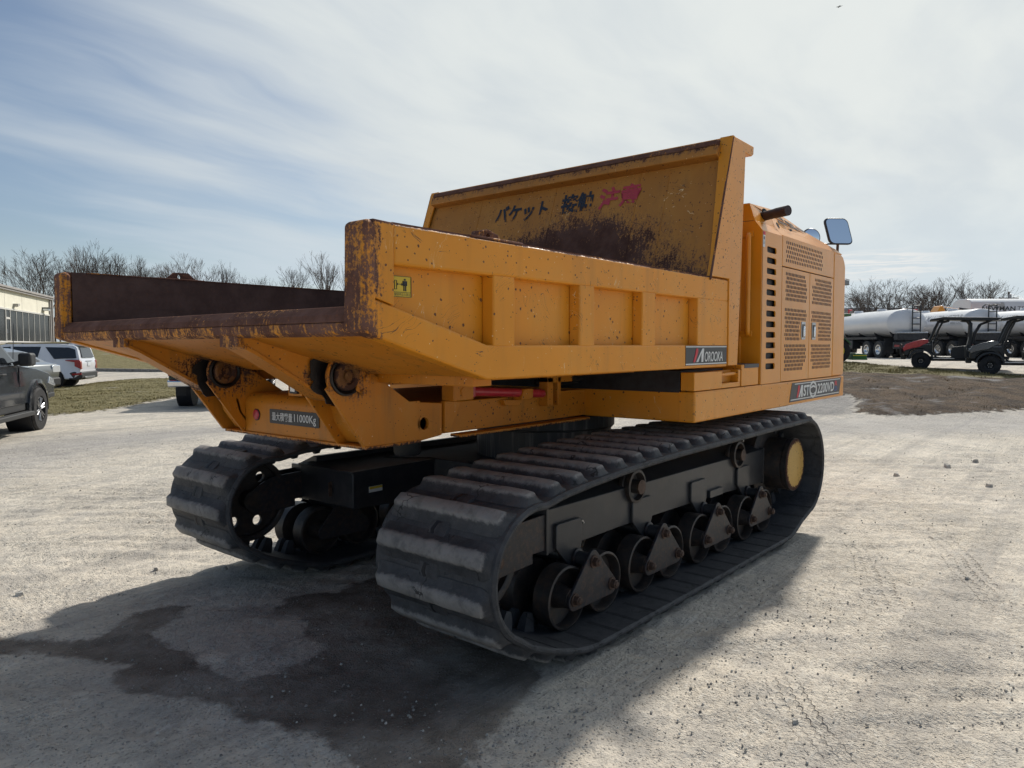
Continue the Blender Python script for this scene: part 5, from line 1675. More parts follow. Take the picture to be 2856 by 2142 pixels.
for s in (-1, 1):
    wy_ = s * 0.972
    pane(PK, [(-0.98, 1.34), (-0.92, 1.80), (-0.15, 1.84), (-0.15, 1.34)], wy_, lean=0.245)
    pane(PK, [(-0.08, 1.34), (-0.08, 1.84), (0.20, 1.82), (0.82, 1.36), (0.82, 1.34)], wy_, lean=0.245)
    M_ = MB().box(0.66, 0.94, min(s * 1.08, s * 1.30), max(s * 1.08, s * 1.30), 1.28, 1.52).build('door_mirror', 'car_plastic', PK, bevel=0.05, seg=4)
    MB().tube([(0.80, s * 0.98, 1.32), (0.80, s * 1.12, 1.36)], 0.04, 8).build('mirror_arm', 'car_plastic', M_)
    for xx in (0.02, -1.02):
        MB().tube([(xx, s * 1.014, 1.14), (xx + 0.03, s * 1.045, 1.15), (xx + 0.19, s * 1.045, 1.15), (xx + 0.22, s * 1.014, 1.14)], 0.016, 8).build('door_handle', 'car_plastic', PK)
    for xx in (-0.12, -1.16, 0.93):
        MB().box(xx, xx + 0.008, min(s * 1.0, s * 1.0215), max(s * 1.0, s * 1.0215), 0.62, 1.26).build('door_gap', 'hole_dark', PK)
    # arch flares
    for cx in (-1.85, wb):
        ring = []
        for a in np.linspace(-0.12, PI + 0.12, 18):
            r0, r1 = 0.49, 0.565
            ring.append([(cx + r0 * math.cos(a), s * 1.00, 0.44 + r0 * math.sin(a)), (cx + r0 * math.cos(a), s * 1.062, 0.44 + r0 * math.sin(a)), (cx + r1 * math.cos(a), s * 1.052, 0.44 + r1 * math.sin(a)), (cx + r1 * math.cos(a), s * 1.00, 0.44 + r1 * math.sin(a))])
        MB().loft(ring).build('wheel_arch', 'grey_car_paint', PK)
        MB().lathe((cx, s * 0.60, 0.44), (0, s, 0), [(0.001, 0), (0.47, 0), (0.47, 0.42)], 24).build('wheel_well', 'hole_dark', PK)
        wheel(PK, cx, s * 0.93, PK_R, 0.29, s, 0.60, 'tyre', 'steel', spokes=6, knobs=26)
    sb = MB().prism([(-1.25, 0.40), (-1.18, 0.44), (1.18, 0.44), (1.26, 0.40), (1.22, 0.36), (-1.22, 0.36)], 'xz', s * 1.00, s * 1.16)
    sb.build('side_step', 'car_plastic', PK, bevel=0.01)
    MB().box(-1.2, 1.25, min(s * 0.9, s * 1.0), max(s * 0.9, s * 1.0), 0.45, 0.60).build('sill', 'car_plastic', PK, bevel=0.02)
    text_obj('AT4', 0.17, 0.05, (lambda a, b_, c_, s=s: (0.62 + (a if s < 0 else 0.17 - a), s * (1.022 + c_), 0.80 + b_)), 'door_badge', 'black_print', PK)
MB().tube([(1.0, -0.9, 1.28), (1.05, -0.92, 2.05)], 0.006, 6).build('aerial', 'black_print', PK)
MB().loft([[(1.03, y, 1.33) for y in (-0.80, 0.80)] + [(0.30, y, 1.875) for y in (0.70, -0.70)], [(1.02, y, 1.31) for y in (-0.80, 0.80)] + [(0.29, y, 1.865) for y in (0.70, -0.70)]]).build('windscreen', 'car_glass', PK)
for s in (-1, 1):
    MB().prism([(2.52, 0.90), (2.60, 1.03), (2.84, 0.97), (2.905, 0.86), (2.90, 0.82)], 'xz', s * 0.72, s * 1.026).build('headlight', 'head_light', PK, bevel=0.01)
    MB().box(2.30, 2.895, min(s * 0.8, s * 1.024), max(s * 0.8, s * 1.024), 0.60, 0.70).build('bumper_corner', 'car_plastic', PK, bevel=0.02)
MB().box(2.80, 2.93, -0.70, 0.70, 0.72, 0.98).build('grille', 'car_plastic', PK, bevel=0.03)

# --- white SUV, tail towards us on the right
def suv(loc, hd_, L=4.98, Wd=1.98, Hh=1.75, paint_='white_car_paint', label='', name='white_suv', fast=False):
    rt_ = root_at('parked_suv' if not fast else 'parked_car', loc, label, 'car', None, hd_)
    h = L / 2
    wbh = L * 0.29
    zb_ = 0.34
    if not fast:
        prof_ = [(-h + 0.05, 0.52)] + [(-h + 0.25, zb_)] + arch(-wbh, 0.43, zb_) + arch(wbh, 0.43, zb_) + [(h - 0.3, zb_), (h - 0.02, 0.55), (h - 0.02, 0.85), (h - 0.15, 1.02), (h - 1.20, 1.13), (h - 1.95, 1.66), (h - 2.3, 1.735), (-h + 1.0, 1.745), (-h + 0.32, 1.70), (-h + 0.16, 1.62), (-h + 0.04, 1.12), (-h, 0.95)]
    else:
        prof_ = [(-h + 0.05, 0.55)] + [(-h + 0.25, zb_)] + arch(-wbh, 0.42, zb_) + arch(wbh, 0.42, zb_) + [(h - 0.3, zb_), (h - 0.02, 0.55), (h - 0.02, 0.82), (h - 0.2, 0.98), (h - 1.15, 1.08), (h - 1.85, 1.50), (h - 2.3, 1.60), (-h + 1.55, 1.58), (-h + 0.95, 1.44), (-h + 0.42, 1.14), (-h + 0.06, 1.06), (-h, 0.85)]
    bd = body_shell(rt_, 'body', paint_, prof_, Wd, z_side=(0.95, 1.72, 0.20), bevel=0.05)
    for s in (-1, 1):
        yo = s * (Wd / 2 + 0.004)
        f_ = lambda z: s * (Wd / 2 - 0.20 * max(0, (z - 0.95) / 0.77) + 0.003)
        def side_pane(pts, nm='window', mt='car_glass'):
            r1 = [(x, f_(z), z) for x, z in pts]
            r2 = [(x, f_(z) - s * 0.02, z) for x, z in pts]
            n2 = len(pts)
            return MB().add(r1 + r2, [tuple(range(n2)), tuple(range(2 * n2 - 1, n2 - 1, -1))] + [(i, (i + 1) % n2, n2 + (i + 1) % n2, n2 + i) for i in range(n2)]).build(nm, mt, rt_)
        if not fast:
            side_pane([(h - 1.45, 1.16), (h - 1.95, 1.55), (h - 2.15, 1.62), (h - 2.50, 1.64), (h - 2.52, 1.14)])
            side_pane([(h - 2.60, 1.14), (h - 2.58, 1.64), (h - 3.55, 1.635), (h - 3.42, 1.14)])
            side_pane([(-h + 0.95, 1.15), (-h + 1.28, 1.62), (-h + 0.45, 1.60), (-h + 0.22, 1.52), (-h + 0.16, 1.18)])
        else:
            side_pane([(h - 1.35, 1.10), (h - 1.88, 1.42), (h - 2.25, 1.50), (h - 2.40, 1.50), (h - 2.40, 1.08)])
            side_pane([(h - 2.48, 1.08), (h - 2.48, 1.50), (-h + 1.45, 1.46), (-h + 0.95, 1.14)])
        # cladding
        MB().prism([(-wbh + 0.5, 0.36), (-wbh + 0.5, 0.50), (wbh - 0.5, 0.50), (wbh - 0.5, 0.36)], 'xz', s * (Wd / 2 - 0.14), s * (Wd / 2 - 0.005)).build('sill', 'car_plastic', rt_)
        for cx in (-wbh, wbh):
            MB().lathe((cx, s * (Wd / 2 - 0.36), 0.37), (0, s, 0), [(0.001, 0), (0.41, 0), (0.41, 0.30)], 24).build('wheel_well', 'hole_dark', rt_)
            wheel(rt_, cx, s * (Wd / 2 - 0.13), 0.37, 0.25, s, 0.66, 'tyre', 'steel', spokes=5)
        # tail light
        if not fast:
            tlm = MB().prism([(0.50, 1.12), (0.86, 1.12), (0.985, 1.06), (0.985, 0.80), (0.86, 0.74), (0.80, 1.06)], 'yz', -h + 0.10, -h - 0.012) if s > 0 else MB().prism([(-0.50, 1.12), (-0.86, 1.12), (-0.985, 1.06), (-0.985, 0.80), (-0.86, 0.74), (-0.80, 1.06)], 'yz', -h + 0.10, -h - 0.012)
            TLm = MB().prism([(-h - 0.012, 0.74), (-h + 0.22, 0.86), (-h + 0.22, 1.02), (-h + 0.55, 1.085), (-h + 0.55, 1.11), (-h + 0.05, 1.11), (-h + 0.00, 1.06)], 'xz', s * 0.84, s * (Wd / 2 + 0.004))
            TLm.build('tail_light', 'tail_light', rt_, bevel=0.01)
            MB().prism([(-h - 0.03, 0.52), (-h + 0.30, 0.50), (-h + 0.33, 0.57), (-h - 0.02, 0.60)], 'xz', s * 0.72, s * (Wd / 2 + 0.002)).build('reflector', 'tail_light', rt_)
            MB().tube([(h - 2.3, s * 0.74, 1.752), (h - 2.4, s * 0.74, 1.785), (-h + 0.6, s * 0.74, 1.775), (-h + 0.5, s * 0.74, 1.735)], 0.018, 6).build('roof_rail', 'car_plastic', rt_)
        else:
            MB().prism([(-h - 0.008, 0.80), (-h + 0.30, 0.85), (-h + 0.36, 0.98), (-h + 0.10, 1.05), (-h - 0.006, 1.02)], 'xz', s * 0.55, s * (Wd / 2 + 0.004)).build('tail_light', 'head_light', rt_, bevel=0.01)
    MB().prism([(-h - 0.035, 0.38), (-h - 0.035, 0.62), (-h + 0.15, 0.66), (-h + 0.45, 0.60), (-h + 0.45, 0.34), (-h + 0.2, 0.30)], 'xz', -Wd / 2 + 0.03, Wd / 2 - 0.03).build('rear_bumper', 'car_plastic', rt_, bevel=0.03)
    MB().box(-h - 0.045, -h - 0.03, -0.60, 0.60, 0.36, 0.44).build('skid_plate', 'steel', rt_, bevel=0.01)
    if not fast:
        MB().loft([[(-h + 0.015, -0.70, 1.20), (-h + 0.015, 0.70, 1.20), (-h + 0.13, 0.60, 1.60), (-h + 0.13, -0.60, 1.60)], [(-h + 0.045, -0.70, 1.20), (-h + 0.045, 0.70, 1.20), (-h + 0.16, 0.60, 1.60), (-h + 0.16, -0.60, 1.60)]]).build('rear_window', 'car_glass', rt_)
        MB().prism([(-h + 0.0, 1.655), (-h + 0.05, 1.735), (-h + 0.5, 1.76), (-h + 0.5, 1.70)], 'xz', -0.66, 0.66).build('spoiler', paint_, rt_, bevel=0.01)
        MB().box(-h - 0.012, -h + 0.02, -0.17, 0.17, 0.86, 1.00).build('number_plate', 'plate_white', rt_)
        MB().box(-h - 0.010, -h + 0.02, -0.35, 0.35, 1.045, 1.065).build('boot_trim', 'steel', rt_)
    else:
        MB().loft([[(-h + 0.45, -0.62, 1.17), (-h + 0.45, 0.62, 1.17), (-h + 0.95, 0.56, 1.455), (-h + 0.95, -0.56, 1.455)], [(-h + 0.47, -0.62, 1.15), (-h + 0.47, 0.62, 1.15), (-h + 0.97, 0.56, 1.435), (-h + 0.97, -0.56, 1.435)]]).build('rear_window', 'car_glass', rt_)
        MB().box(-h - 0.052, -h - 0.02, -0.17, 0.17, 0.48, 0.60).build('number_plate', 'plate_white', rt_)
    MB().loft([[(h - 1.22, -0.72, 1.15), (h - 1.22, 0.72, 1.15), (h - 1.93, 0.62, Hh - 0.12), (h - 1.93, -0.62, Hh - 0.12)], [(h - 1.25, -0.72, 1.12), (h - 1.25, 0.72, 1.12), (h - 1.96, 0.62, Hh - 0.15), (h - 1.96, -0.62, Hh - 0.15)]]).build('windscreen', 'car_glass', rt_)
    for s in (-1, 1):
        MB().box(h - 1.55, h - 1.38, min(s * 1.0, s * 1.16), max(s * 1.0, s * 1.16), 1.08, 1.22).build('door_mirror', paint_, rt_, bevel=0.03)
    return rt_


# rear left wheel of the white one near px (195,1045) at 29.6 m
hd2 = R(143.0)
q_ = CAM + (fw + rt2 * ((224 - 1428) / F_PX)) * 28.8
ox, oy = place(q_.x, q_.y, -2.45, 0.97, hd2)
suv((ox, oy, 0.0), hd2, label='white SUV with dark rear glass and red tail lamp parked beyond the grass')
hd3 = R(128.0)
q_ = CAM + (fw + rt2 * ((58 - 1428) / F_PX)) * 22.0
ox, oy = place(q_.x, q_.y, -2.28, 0.90, hd3)
suv((ox, oy, 0.0), hd3, 4.6, 1.86, 1.6, 'silver_car_paint', 'silver car with dark lower bumper, half hidden behind the grey pickup', fast=True)

# --- dark green pickup beyond the rear frame, seen from behind
hd4 = R(50.0)
ox, oy = place(8.05, 16.10, -1.75, 0.80, hd4)
G4 = root_at('pickup_truck', (ox, oy, 0.0), 'dark green pickup seen from behind under the tail of the dump truck', 'pickup truck', None, hd4)
prof = [(-2.80, 0.62)] + [(x, z + 0.06) for x, z in arch(-1.75, 0.48, 0.5)] + [(x, z + 0.06) for x, z in arch(1.85, 0.48, 0.5)] + [(2.5, 0.55), (2.85, 0.70), (2.85, 1.12), (1.2, 1.26), (-1.1, 1.28), (-2.82, 1.28), (-2.84, 1.0)]
body_shell(G4, 'body', 'green_car_paint', prof, 2.0, z_side=(1.0, 1.3, 0.04), bevel=0.04)
body_shell(G4, 'cab', 'green_car_paint', [(-1.1, 1.25), (-0.95, 1.86), (0.2, 1.90), (1.05, 1.28), (1.05, 1.25)], 1.88, z_side=(1.25, 1.9, 0.16), bevel=0.03)
MB().box(-1.12, -1.0, -0.7, 0.7, 1.36, 1.78).build('rear_window', 'car_glass', G4)
MB().box(-2.858, -2.83, -0.78, 0.78, 0.72, 1.20).build('tailgate', 'green_car_paint', G4, bevel=0.02)
text_obj('TUNDRA', 0.62, 0.07, lambda a, b_, c_: (-2.86 - c_, 0.62 - a, 0.98 + b_), 'tailgate_badge', 'steel', G4)
MB().prism([(-2.98, 0.58), (-3.0, 0.72), (-2.94, 0.76), (-2.80, 0.76), (-2.80, 0.56)], 'xz', -0.98, 0.98).build('rear_bumper', 'chrome', G4, bevel=0.02)
for s in (-1, 1):
    MB().box(-2.862, -2.70, min(s * 0.82, s * 0.995), max(s * 0.82, s * 0.995), 0.86, 1.24).build('tail_light', 'tail_light', G4, bevel=0.015)
    for cx in (-1.75, 1.85):
        MB().lathe((cx, s * 0.6, 0.42), (0, s, 0), [(0.001, 0), (0.45, 0), (0.45, 0.38)], 20).build('wheel_well', 'hole_dark', G4)
        wheel(G4, cx, s * 0.86, 0.40, 0.28, s, 0.58, 'tyre', 'steel', spokes=5, knobs=22)
    MB().box(-2.2, -2.15, min(s * 0.72, s * 0.98), max(s * 0.72, s * 0.98), 0.30, 0.60).build('mud_flap', 'black_rubber', G4)
MB().tube([(-2.9, 0, 0.5), (-3.12, 0, 0.5)], 0.03, 8).build('tow_hitch', 'steel', G4)

# --- building on the left
BA = (21.04 - 3.5, 79.13 - 5.6)      # towards the viewer end, outside the frame
BBp = (30.95, 95.47)
bdir = Vector((BBp[0] - 21.04, BBp[1] - 79.13, 0)).normalized()
bang = math.atan2(bdir.y, bdir.x)
# facade local frame: x along the wall (near end to far corner), y into the building, z up
FLEN = 18.0 + (Vector((BBp[0], BBp[1], 0)) - Vector((21.04, 79.13, 0))).length
o0 = Vector((BBp[0], BBp[1], 0)) - bdir * FLEN
ZB = 2.15
BLD = root_at('office_building', (o0.x, o0.y, ZB), 'long low cream building with dark storefront glazing at the left', 'building', None, bang)
H1, HT = 3.25, 5.15
# y is to the left of the wall direction (away from us)
MB().box(0, FLEN, 0.15, 14, H1, HT).build('wall', 'wall_panel', BLD)
MB().box(0, FLEN, 0.5, 14, -1.2, H1 + 0.01).build('interior_core', 'hole_dark', BLD)
MB().box(0, FLEN + 6, -0.3, 13.5, -1.2, 0.0).build('plinth', 'concrete', BLD)
MB().box(FLEN + 1.2, FLEN + 10, 5.0, 13, 0, HT - 0.4).build('wall', 'wall_panel', BLD)
MB().box(-0.2, FLEN + 0.25, -0.15, 14.2, HT, HT + 0.20).build('roof_trim', 'wall_trim', BLD, bevel=0.02)
MB().box(-0.2, FLEN + 0.32, -0.25, 14.3, HT + 0.20, HT + 0.42).build('roof_trim', 'wall_trim', BLD, bevel=0.02)
MB().box(0, FLEN, 0.05, 0.16, H1 - 0.02, H1 + 0.14).build('wall_band', 'window_frame', BLD)
for x in np.arange(FLEN - 5.6, 2, -5.6):
    MB().box(x, x + 0.03, 0.14, 0.155, H1 + 0.15, HT).build('panel_joint', 'wall_trim', BLD)
npan = int((FLEN - 0.8) / 1.75)
x = FLEN - 0.75
k = 0
while x - 2.2 > 0:
    door = (k == 7)
    wv_ = 1.45 if door else 2.10
    x0 = x - wv_
    if door:
        Dg = MB().box(x0 + 0.06, x - 0.06, 0.10, 0.13, 0.1, 2.3).build('door', 'window_glass', BLD)
        MB().box(x0, x0 + 0.12, 0.05, 0.15, 0.0, H1).box(x - 0.12, x, 0.05, 0.15, 0.0, H1).box(x0, x, 0.05, 0.15, 2.3, 2.5).box(x0, x, 0.05, 0.15, 0.0, 0.15).build('door_frame', 'window_frame', Dg)
        MB().tube([(x0 + 0.22, 0.02, 0.9), (x0 + 0.22, 0.02, 1.3)], 0.03, 6).build('handle', 'steel', Dg)
        MB().box(x0 + 0.06, x - 0.06, 0.10, 0.13, 2.5, H1 - 0.05).build('window_pane', 'window_glass', BLD)
    else:
        Wn = MB().box(x0 + 0.03, x - 0.03, 0.12, 0.15, 0.12, H1 - 0.05).build('window_pane', 'window_glass', BLD)
        MB().box(x - 0.05, x + 0.04, 0.09, 0.16, 0.0, H1).build('window_frame', 'window_frame', Wn)
        if k == 0:
            MB().box(x0, x, 0.04, 0.16, 0.0, 0.14).build('window_sill', 'window_frame', Wn)
    x = x0
    k += 1
MB().box(0, FLEN, 0.02, 0.2, -0.05, 0.12).build('sill_band', 'window_frame', BLD)
MB().box(FLEN - 0.10, FLEN + 0.28, -0.12, 0.28, -0.4, HT).build('corner_post', 'wall_trim', BLD)
MB().box(FLEN - 0.62, FLEN - 0.32, -0.02, 0.2, -0.1, HT).build('downpipe', 'wall_trim', BLD)
WLt = MB().box(FLEN - 3.6, FLEN - 2.4, -0.55, 0.15, 4.02, 4.12).build('wall_light', 'dark_print', BLD)
MB().box(FLEN - 3.5, FLEN - 2.5, -0.45, 0.13, 3.72, 4.02).build('light_lens', 'head_light', WLt, bevel=0.05)
MB().prism([(FLEN - 14.2, 3.62), (FLEN - 14.2, 3.95), (FLEN - 13.5, 3.98), (FLEN - 13.5, 3.80)], 'xz', -0.3, 0.14).build('wall_light', 'concrete', BLD)
for zz in (HT + 1.3, HT + 1.75):
    MB().tube([(0, 6, zz + 0.5), (FLEN + 4, 6, zz - 0.4)], 0.035, 6).build('roof_rail', 'dark_print', BLD)
for x in (6.0, 12.0, FLEN - 9):
    MB().tube([(x, 6, HT), (x, 6, HT + 2.2)], 0.05, 6).build('rail_post', 'dark_print', BLD)

# kerb beside the road on the left
kr = MB()
kp = [(11.0, 40.2), (12.9, 39.4), (13.9, 38.0), (16.0, 34.2), (19.5, 28.6)]
for (ax, ay), (bx_, by_) in zip(kp, kp[1:]):
    za, zb2 = ground_z(ax, ay), ground_z(bx_, by_)
    dx, dy = bx_ - ax, by_ - ay
    l_ = math.hypot(dx, dy)
    nx, ny = -dy / l_ * 0.11, dx / l_ * 0.11
    kr.loft([[(ax - nx, ay - ny, za - .1), (ax + nx, ay + ny, za - .1), (ax + nx, ay + ny, za + .16), (ax - nx, ay - ny, za + .16)], [(bx_ - nx, by_ - ny, zb2 - .1), (bx_ + nx, by_ + ny, zb2 - .1), (bx_ + nx, by_ + ny, zb2 + .16), (bx_ - nx, by_ - ny, zb2 + .16)]])
o = kr.build('kerb', 'stone_dark', None)
o['kind'] = 'structure'
o['label'] = 'dark kerb along the road behind the grass'

# --- tanker trucks
def tanker(loc, hd_, label, lettering=False, red=False):
    t_ = root_at('tanker_truck', loc, label, 'tanker truck', 'white tanker trucks parked in a row', hd_)
    a_, b2_ = 1.20, 0.80
    cz = 2.10
    rings = []
    for x, k in ((-4.02, 0.02), (-3.99, 0.35), (-3.92, 0.65), (-3.82, 0.86), (-3.70, 0.985), (-3.68, 1.0), (-3.60, 1.0), (3.4, 1.0), (3.5, 0.985), (3.58, 0.92), (3.62, 0.8)):
        rings.append([(x, a_ * k * math.cos(q), cz + b2_ * k * math.sin(q) * (1.0 if math.sin(q) > 0 else 1.04)) for q in [2 * PI * j / 40 for j in range(40)]])
    TK = MB().loft(rings).build('tank', 'tank_white', t_, smooth=50)
    MB().lathe((-1.0, 0, cz + b2_ - 0.03), (0, 0, 1), [(0.28, 0), (0.28, 0.12), (0.24, 0.16), (0.001, 0.17)], 20).build('manhole', 'tank_white', TK)
    MB().lathe((1.8, 0, cz + b2_ - 0.03), (0, 0, 1), [(0.28, 0), (0.28, 0.12), (0.24, 0.16), (0.001, 0.17)], 20).build('manhole', 'tank_white', TK)
    for x in (-3.5, -1.8, 0.0, 1.8, 3.2):
        MB().prism([(-0.75, 1.30), (-0.45, 1.00), (0.45, 1.00), (0.75, 1.30), (0.9, 1.55), (-0.9, 1.55)], 'yz', x - 0.06, x + 0.06).build('cradle', 'black_steel', t_)
    MB().box(-4.3, 5.6, -0.42, 0.42, 0.72, 1.02).build('chassis', 'black_steel', t_, bevel=0.02)
    for s in (-1, 1):
        MB().box(-2.5, 2.2, min(s * 0.9, s * 1.15), max(s * 0.9, s * 1.15), 1.14, 1.28).build('hose_tray', 'black_steel', t_)
        for cx in (-2.75, -1.42):
            wheel(t_, cx, s * 1.06, 0.52, 0.27, s, 0.56, 'tyre_dusty', 'chrome')
            wheel(t_, cx, s * 0.74, 0.52, 0.27, s, 0.56, 'tyre_dusty', 'steel')
        wheel(t_, 4.6, s * 1.02, 0.52, 0.30, s, 0.56, 'tyre_dusty', 'chrome')
        MB().box(-3.45, -3.42, min(s * 0.62, s * 1.2), max(s * 0.62, s * 1.2), 0.30, 1.15).build('mud_flap', 'black_rubber', t_)
        MB().box(0.3, 1.6, min(s * 0.6, s * 1.15), max(s * 0.6, s * 1.15), 0.55, 1.10).build('side_box', 'black_steel', t_, bevel=0.03)
    MB().box(-4.35, -4.25, -1.15, 1.15, 0.55, 0.95).build('rear_bumper', 'black_steel', t_, bevel=0.02)
    for s in (-0.95, 0.95):
        MB().box(-4.365, -4.34, s - 0.16, s + 0.16, 0.68, 0.80).build('tail_light', 'tail_light', t_)
    MB().box(-4.3, -3.9, -0.9, 0.9, 1.05, 1.45).build('pump_box', 'engine_dark', t_, bevel=0.03)
    MB().tube([(-4.25, 0.9, 1.5), (-4.25, -0.9, 1.5)], 0.05, 10).build('spray_bar', 'steel', t_)
    # rear ladder
    ld = MB()
    yl = -0.30
    for y in (yl - 0.24, yl + 0.24):
        ld.tube([(-4.12, y, 1.15), (-4.12, y, 3.12), (-3.85, y, 3.12), (-3.6, y, 3.0)], 0.035, 8)
    LD = ld.build('ladder', 'black_print', t_)
    for j in range(6):
        z_ = 1.3 + 0.35 * j
        MB().tube([(-4.12, yl - 0.26, z_), (-4.12, yl + 0.26, z_)], 0.03, 8).build('rung', 'black_print', LD)
    if red:
        MB().tube([(2.9, 0.1, 2.8), (2.9, 0.1, 3.2)], 0.06, 10).box(2.8, 3.02, -0.1, 0.1, 3.1, 3.2).build('water_monitor', 'red_paint', t_, bevel=0.02)
    # cab
    body_shell(t_, 'cab', 'white_car_paint', [(3.85, 1.0), (3.85, 2.75), (4.1, 2.95), (4.9, 2.95), (5.2, 2.2), (6.6, 1.95), (6.75, 1.2), (6.75, 0.8), (5.3, 0.8), (5.2, 1.15), (4.0, 1.15)], 2.2, z_side=(1.9, 3.0, 0.12), bevel=0.06)
    for s in (-1, 1):
        pane(t_, [(4.05, 1.95), (4.05, 2.65), (4.78, 2.65), (5.0, 1.95)], s * 1.103, lean=0.11)
    MB().loft([[(5.02, y, z) for y, z in ((-0.95, 2.15), (0.95, 2.15), (0.85, 2.80), (-0.85, 2.80))], [(4.96, y, z) for y, z in ((-0.95, 2.15), (0.95, 2.15), (0.85, 2.80), (-0.85, 2.80))]]).mapv(lambda x, y, z: (x + 0.22 - (z - 2.15) * 0.36, y, z)).build('windscreen', 'car_glass', t_)
    if lettering:
        def on_tank(x0, z0):
            def f(a, b_, c_):
                z = z0 + b_
                yy = a_ * math.sqrt(max(0, 1 - ((z - cz) / b2_) ** 2)) + 0.006 + c_
                return (x0 - a, yy, z)
            return f
        text_obj('NEWMAN', 2.0, 0.34, on_tank(0.9, 2.25), 'tank_lettering', 'grey_print', TK, bold=0.03)
        text_obj('TRACTOR', 2.3, 0.34, on_tank(-1.2, 2.25), 'tank_lettering', 'grey_print', TK)
        text_obj('4000 GAL', 0.95, 0.13, on_tank(-2.6, 2.02), 'tank_lettering', 'grey_print', TK)
    return t_


hdt = R(42.0)
def cam_pt(u, v, t):
    return CAM + (fw + rt2 * ((u - 1428) / F_PX) - up2 * ((v - 1071) / F_PX)) * t
# rear caps of the three tanks, measured in the yard
for (wx, wy, lab, let, red) in ((45.82, 5.72, 'white tanker truck with black ladder and chrome twin axle wheels, nearest the dump truck', False, True),
                                (48.4, 2.3, 'white tanker truck showing between the roof posts of the red utility vehicle', True, True),
                                (50.7, -1.2, 'white tanker truck at the right edge, farthest right of the row', True, True)):
    gz = ground_z(wx, wy)
    ox, oy = place(wx, wy, -3.9, 0.0, hdt)
    tanker((ox, oy, gz - 0.02), hdt, lab, let, red)

# --- big lettered trailer behind them
TRa = math.atan2(RH[1], RH[0])
tp = cam_pt(2680, 900, 60)
TL_ = root_at('tank_trailer', (tp.x, tp.y, ground_z(tp.x, tp.y) - 0.05), 'long white tank trailer with big black lettering behind the tankers', 'trailer', None, TRa)
sec = [(1.25, 1.15), (1.30, 1.5), (1.30, 3.85), (1.22, 4.12), (1.0, 4.28), (0.6, 4.38), (0, 4.40)]
sec = sec + [(-y, z) for y, z in sec[::-1][1:]]
TB = MB().prism(sec, 'yz', 0, 12.5).build('tank_body', 'tank_white', TL_, bevel=0.06, seg=4)
def on_tr(x0, z0):
    return lambda a, b_, c_: (x0 + a, -1.309 - c_, z0 + b_)
text_obj('NEWMAN', 2.70, 0.36, on_tr(0.86, 3.38), 'trailer_lettering', 'black_print', TB, bold=0.025)
text_obj('TRACTOR', 2.60, 0.36, on_tr(3.72, 3.38), 'trailer_lettering', 'dark_print', TB, bold=-0.012)
sw = []
for k in range(13):
    a = R(200 - 15 * k)
    sw.append((2.0 + 0.9 * math.cos(a), 2.95 + 1.05 * math.sin(a)))
sw2 = [(2.0 + 0.72 * math.cos(R(200 - 15 * k)), 2.90 + 0.95 * math.sin(R(200 - 15 * k))) for k in range(13)]
MB().prism(sw + sw2[::-1], 'xz', -1.304, -1.301).build('logo_swoosh', 'pale_print', TB)
MB().prism([(2.35, 4.05), (2.62, 4.05), (3.05, 2.8), (2.9, 2.3)], 'xz', -1.304, -1.301).build('logo_swoosh', 'pale_print', TB)
MB().box(0.3, 12.2, -0.5, 0.5, 0.85, 1.2).build('chassis', 'black_steel', TL_)
for cx in (9.0, 10.3):
    for s in (-1, 1):
        wheel(TL_, cx, s * 1.05, 0.52, 0.4, s, 0.56, 'tyre_dusty', 'steel')
MB().box(1.4, 1.6, -0.6, -0.4, 0.0, 1.0).box(1.4, 1.6, 0.4, 0.6, 0.0, 1.0).build('landing_leg', 'black_steel', TL_)

# --- yellow articulated hauler/loader behind
lp = cam_pt(2602, 880, 56)
LO = root_at('yellow_loader', (lp.x, lp.y, ground_z(lp.x, lp.y) - 0.02), 'yellow construction machine with raised arm showing over the tankers', 'loader', None, TRa)
MB().prism([(-0.35, 2.55), (0.30, 3.62), (0.42, 3.66), (0.62, 3.35), (0.70, 2.9), (0.55, 2.5)], 'xz', -0.5, 0.5).build('arm_head', 'yellow_paint', LO, bevel=0.03)
MB().prism([(0.4, 2.75), (0.6, 3.15), (3.4, 3.05), (4.4, 2.75), (4.4, 2.2), (0.5, 2.2)], 'xz', -0.6, 0.6).build('arm', 'yellow_paint', LO, bevel=0.03)
MB().tube([(0.42, -0.52, 3.60), (1.75, -0.52, 3.42)], 0.045, 8).build('cylinder_rod', 'chrome', LO)
MB().tube([(1.70, -0.52, 3.43), (3.60, -0.52, 3.15)], 0.085, 10).build('cylinder_barrel', 'black_print', LO)
MB().prism([(0.2, 0.8), (0.2, 2.1), (4.8, 2.3), (6.2, 2.0), (6.2, 0.8)], 'xz', -1.0, 1.0).build('body', 'yellow_paint', LO, bevel=0.05)
for cx in (1.2, 4.9):
    for s in (-1, 1):
        wheel(LO, cx, s * 1.1, 0.75, 0.5, s, 0.5, 'tyre_dusty', 'yellow_paint')

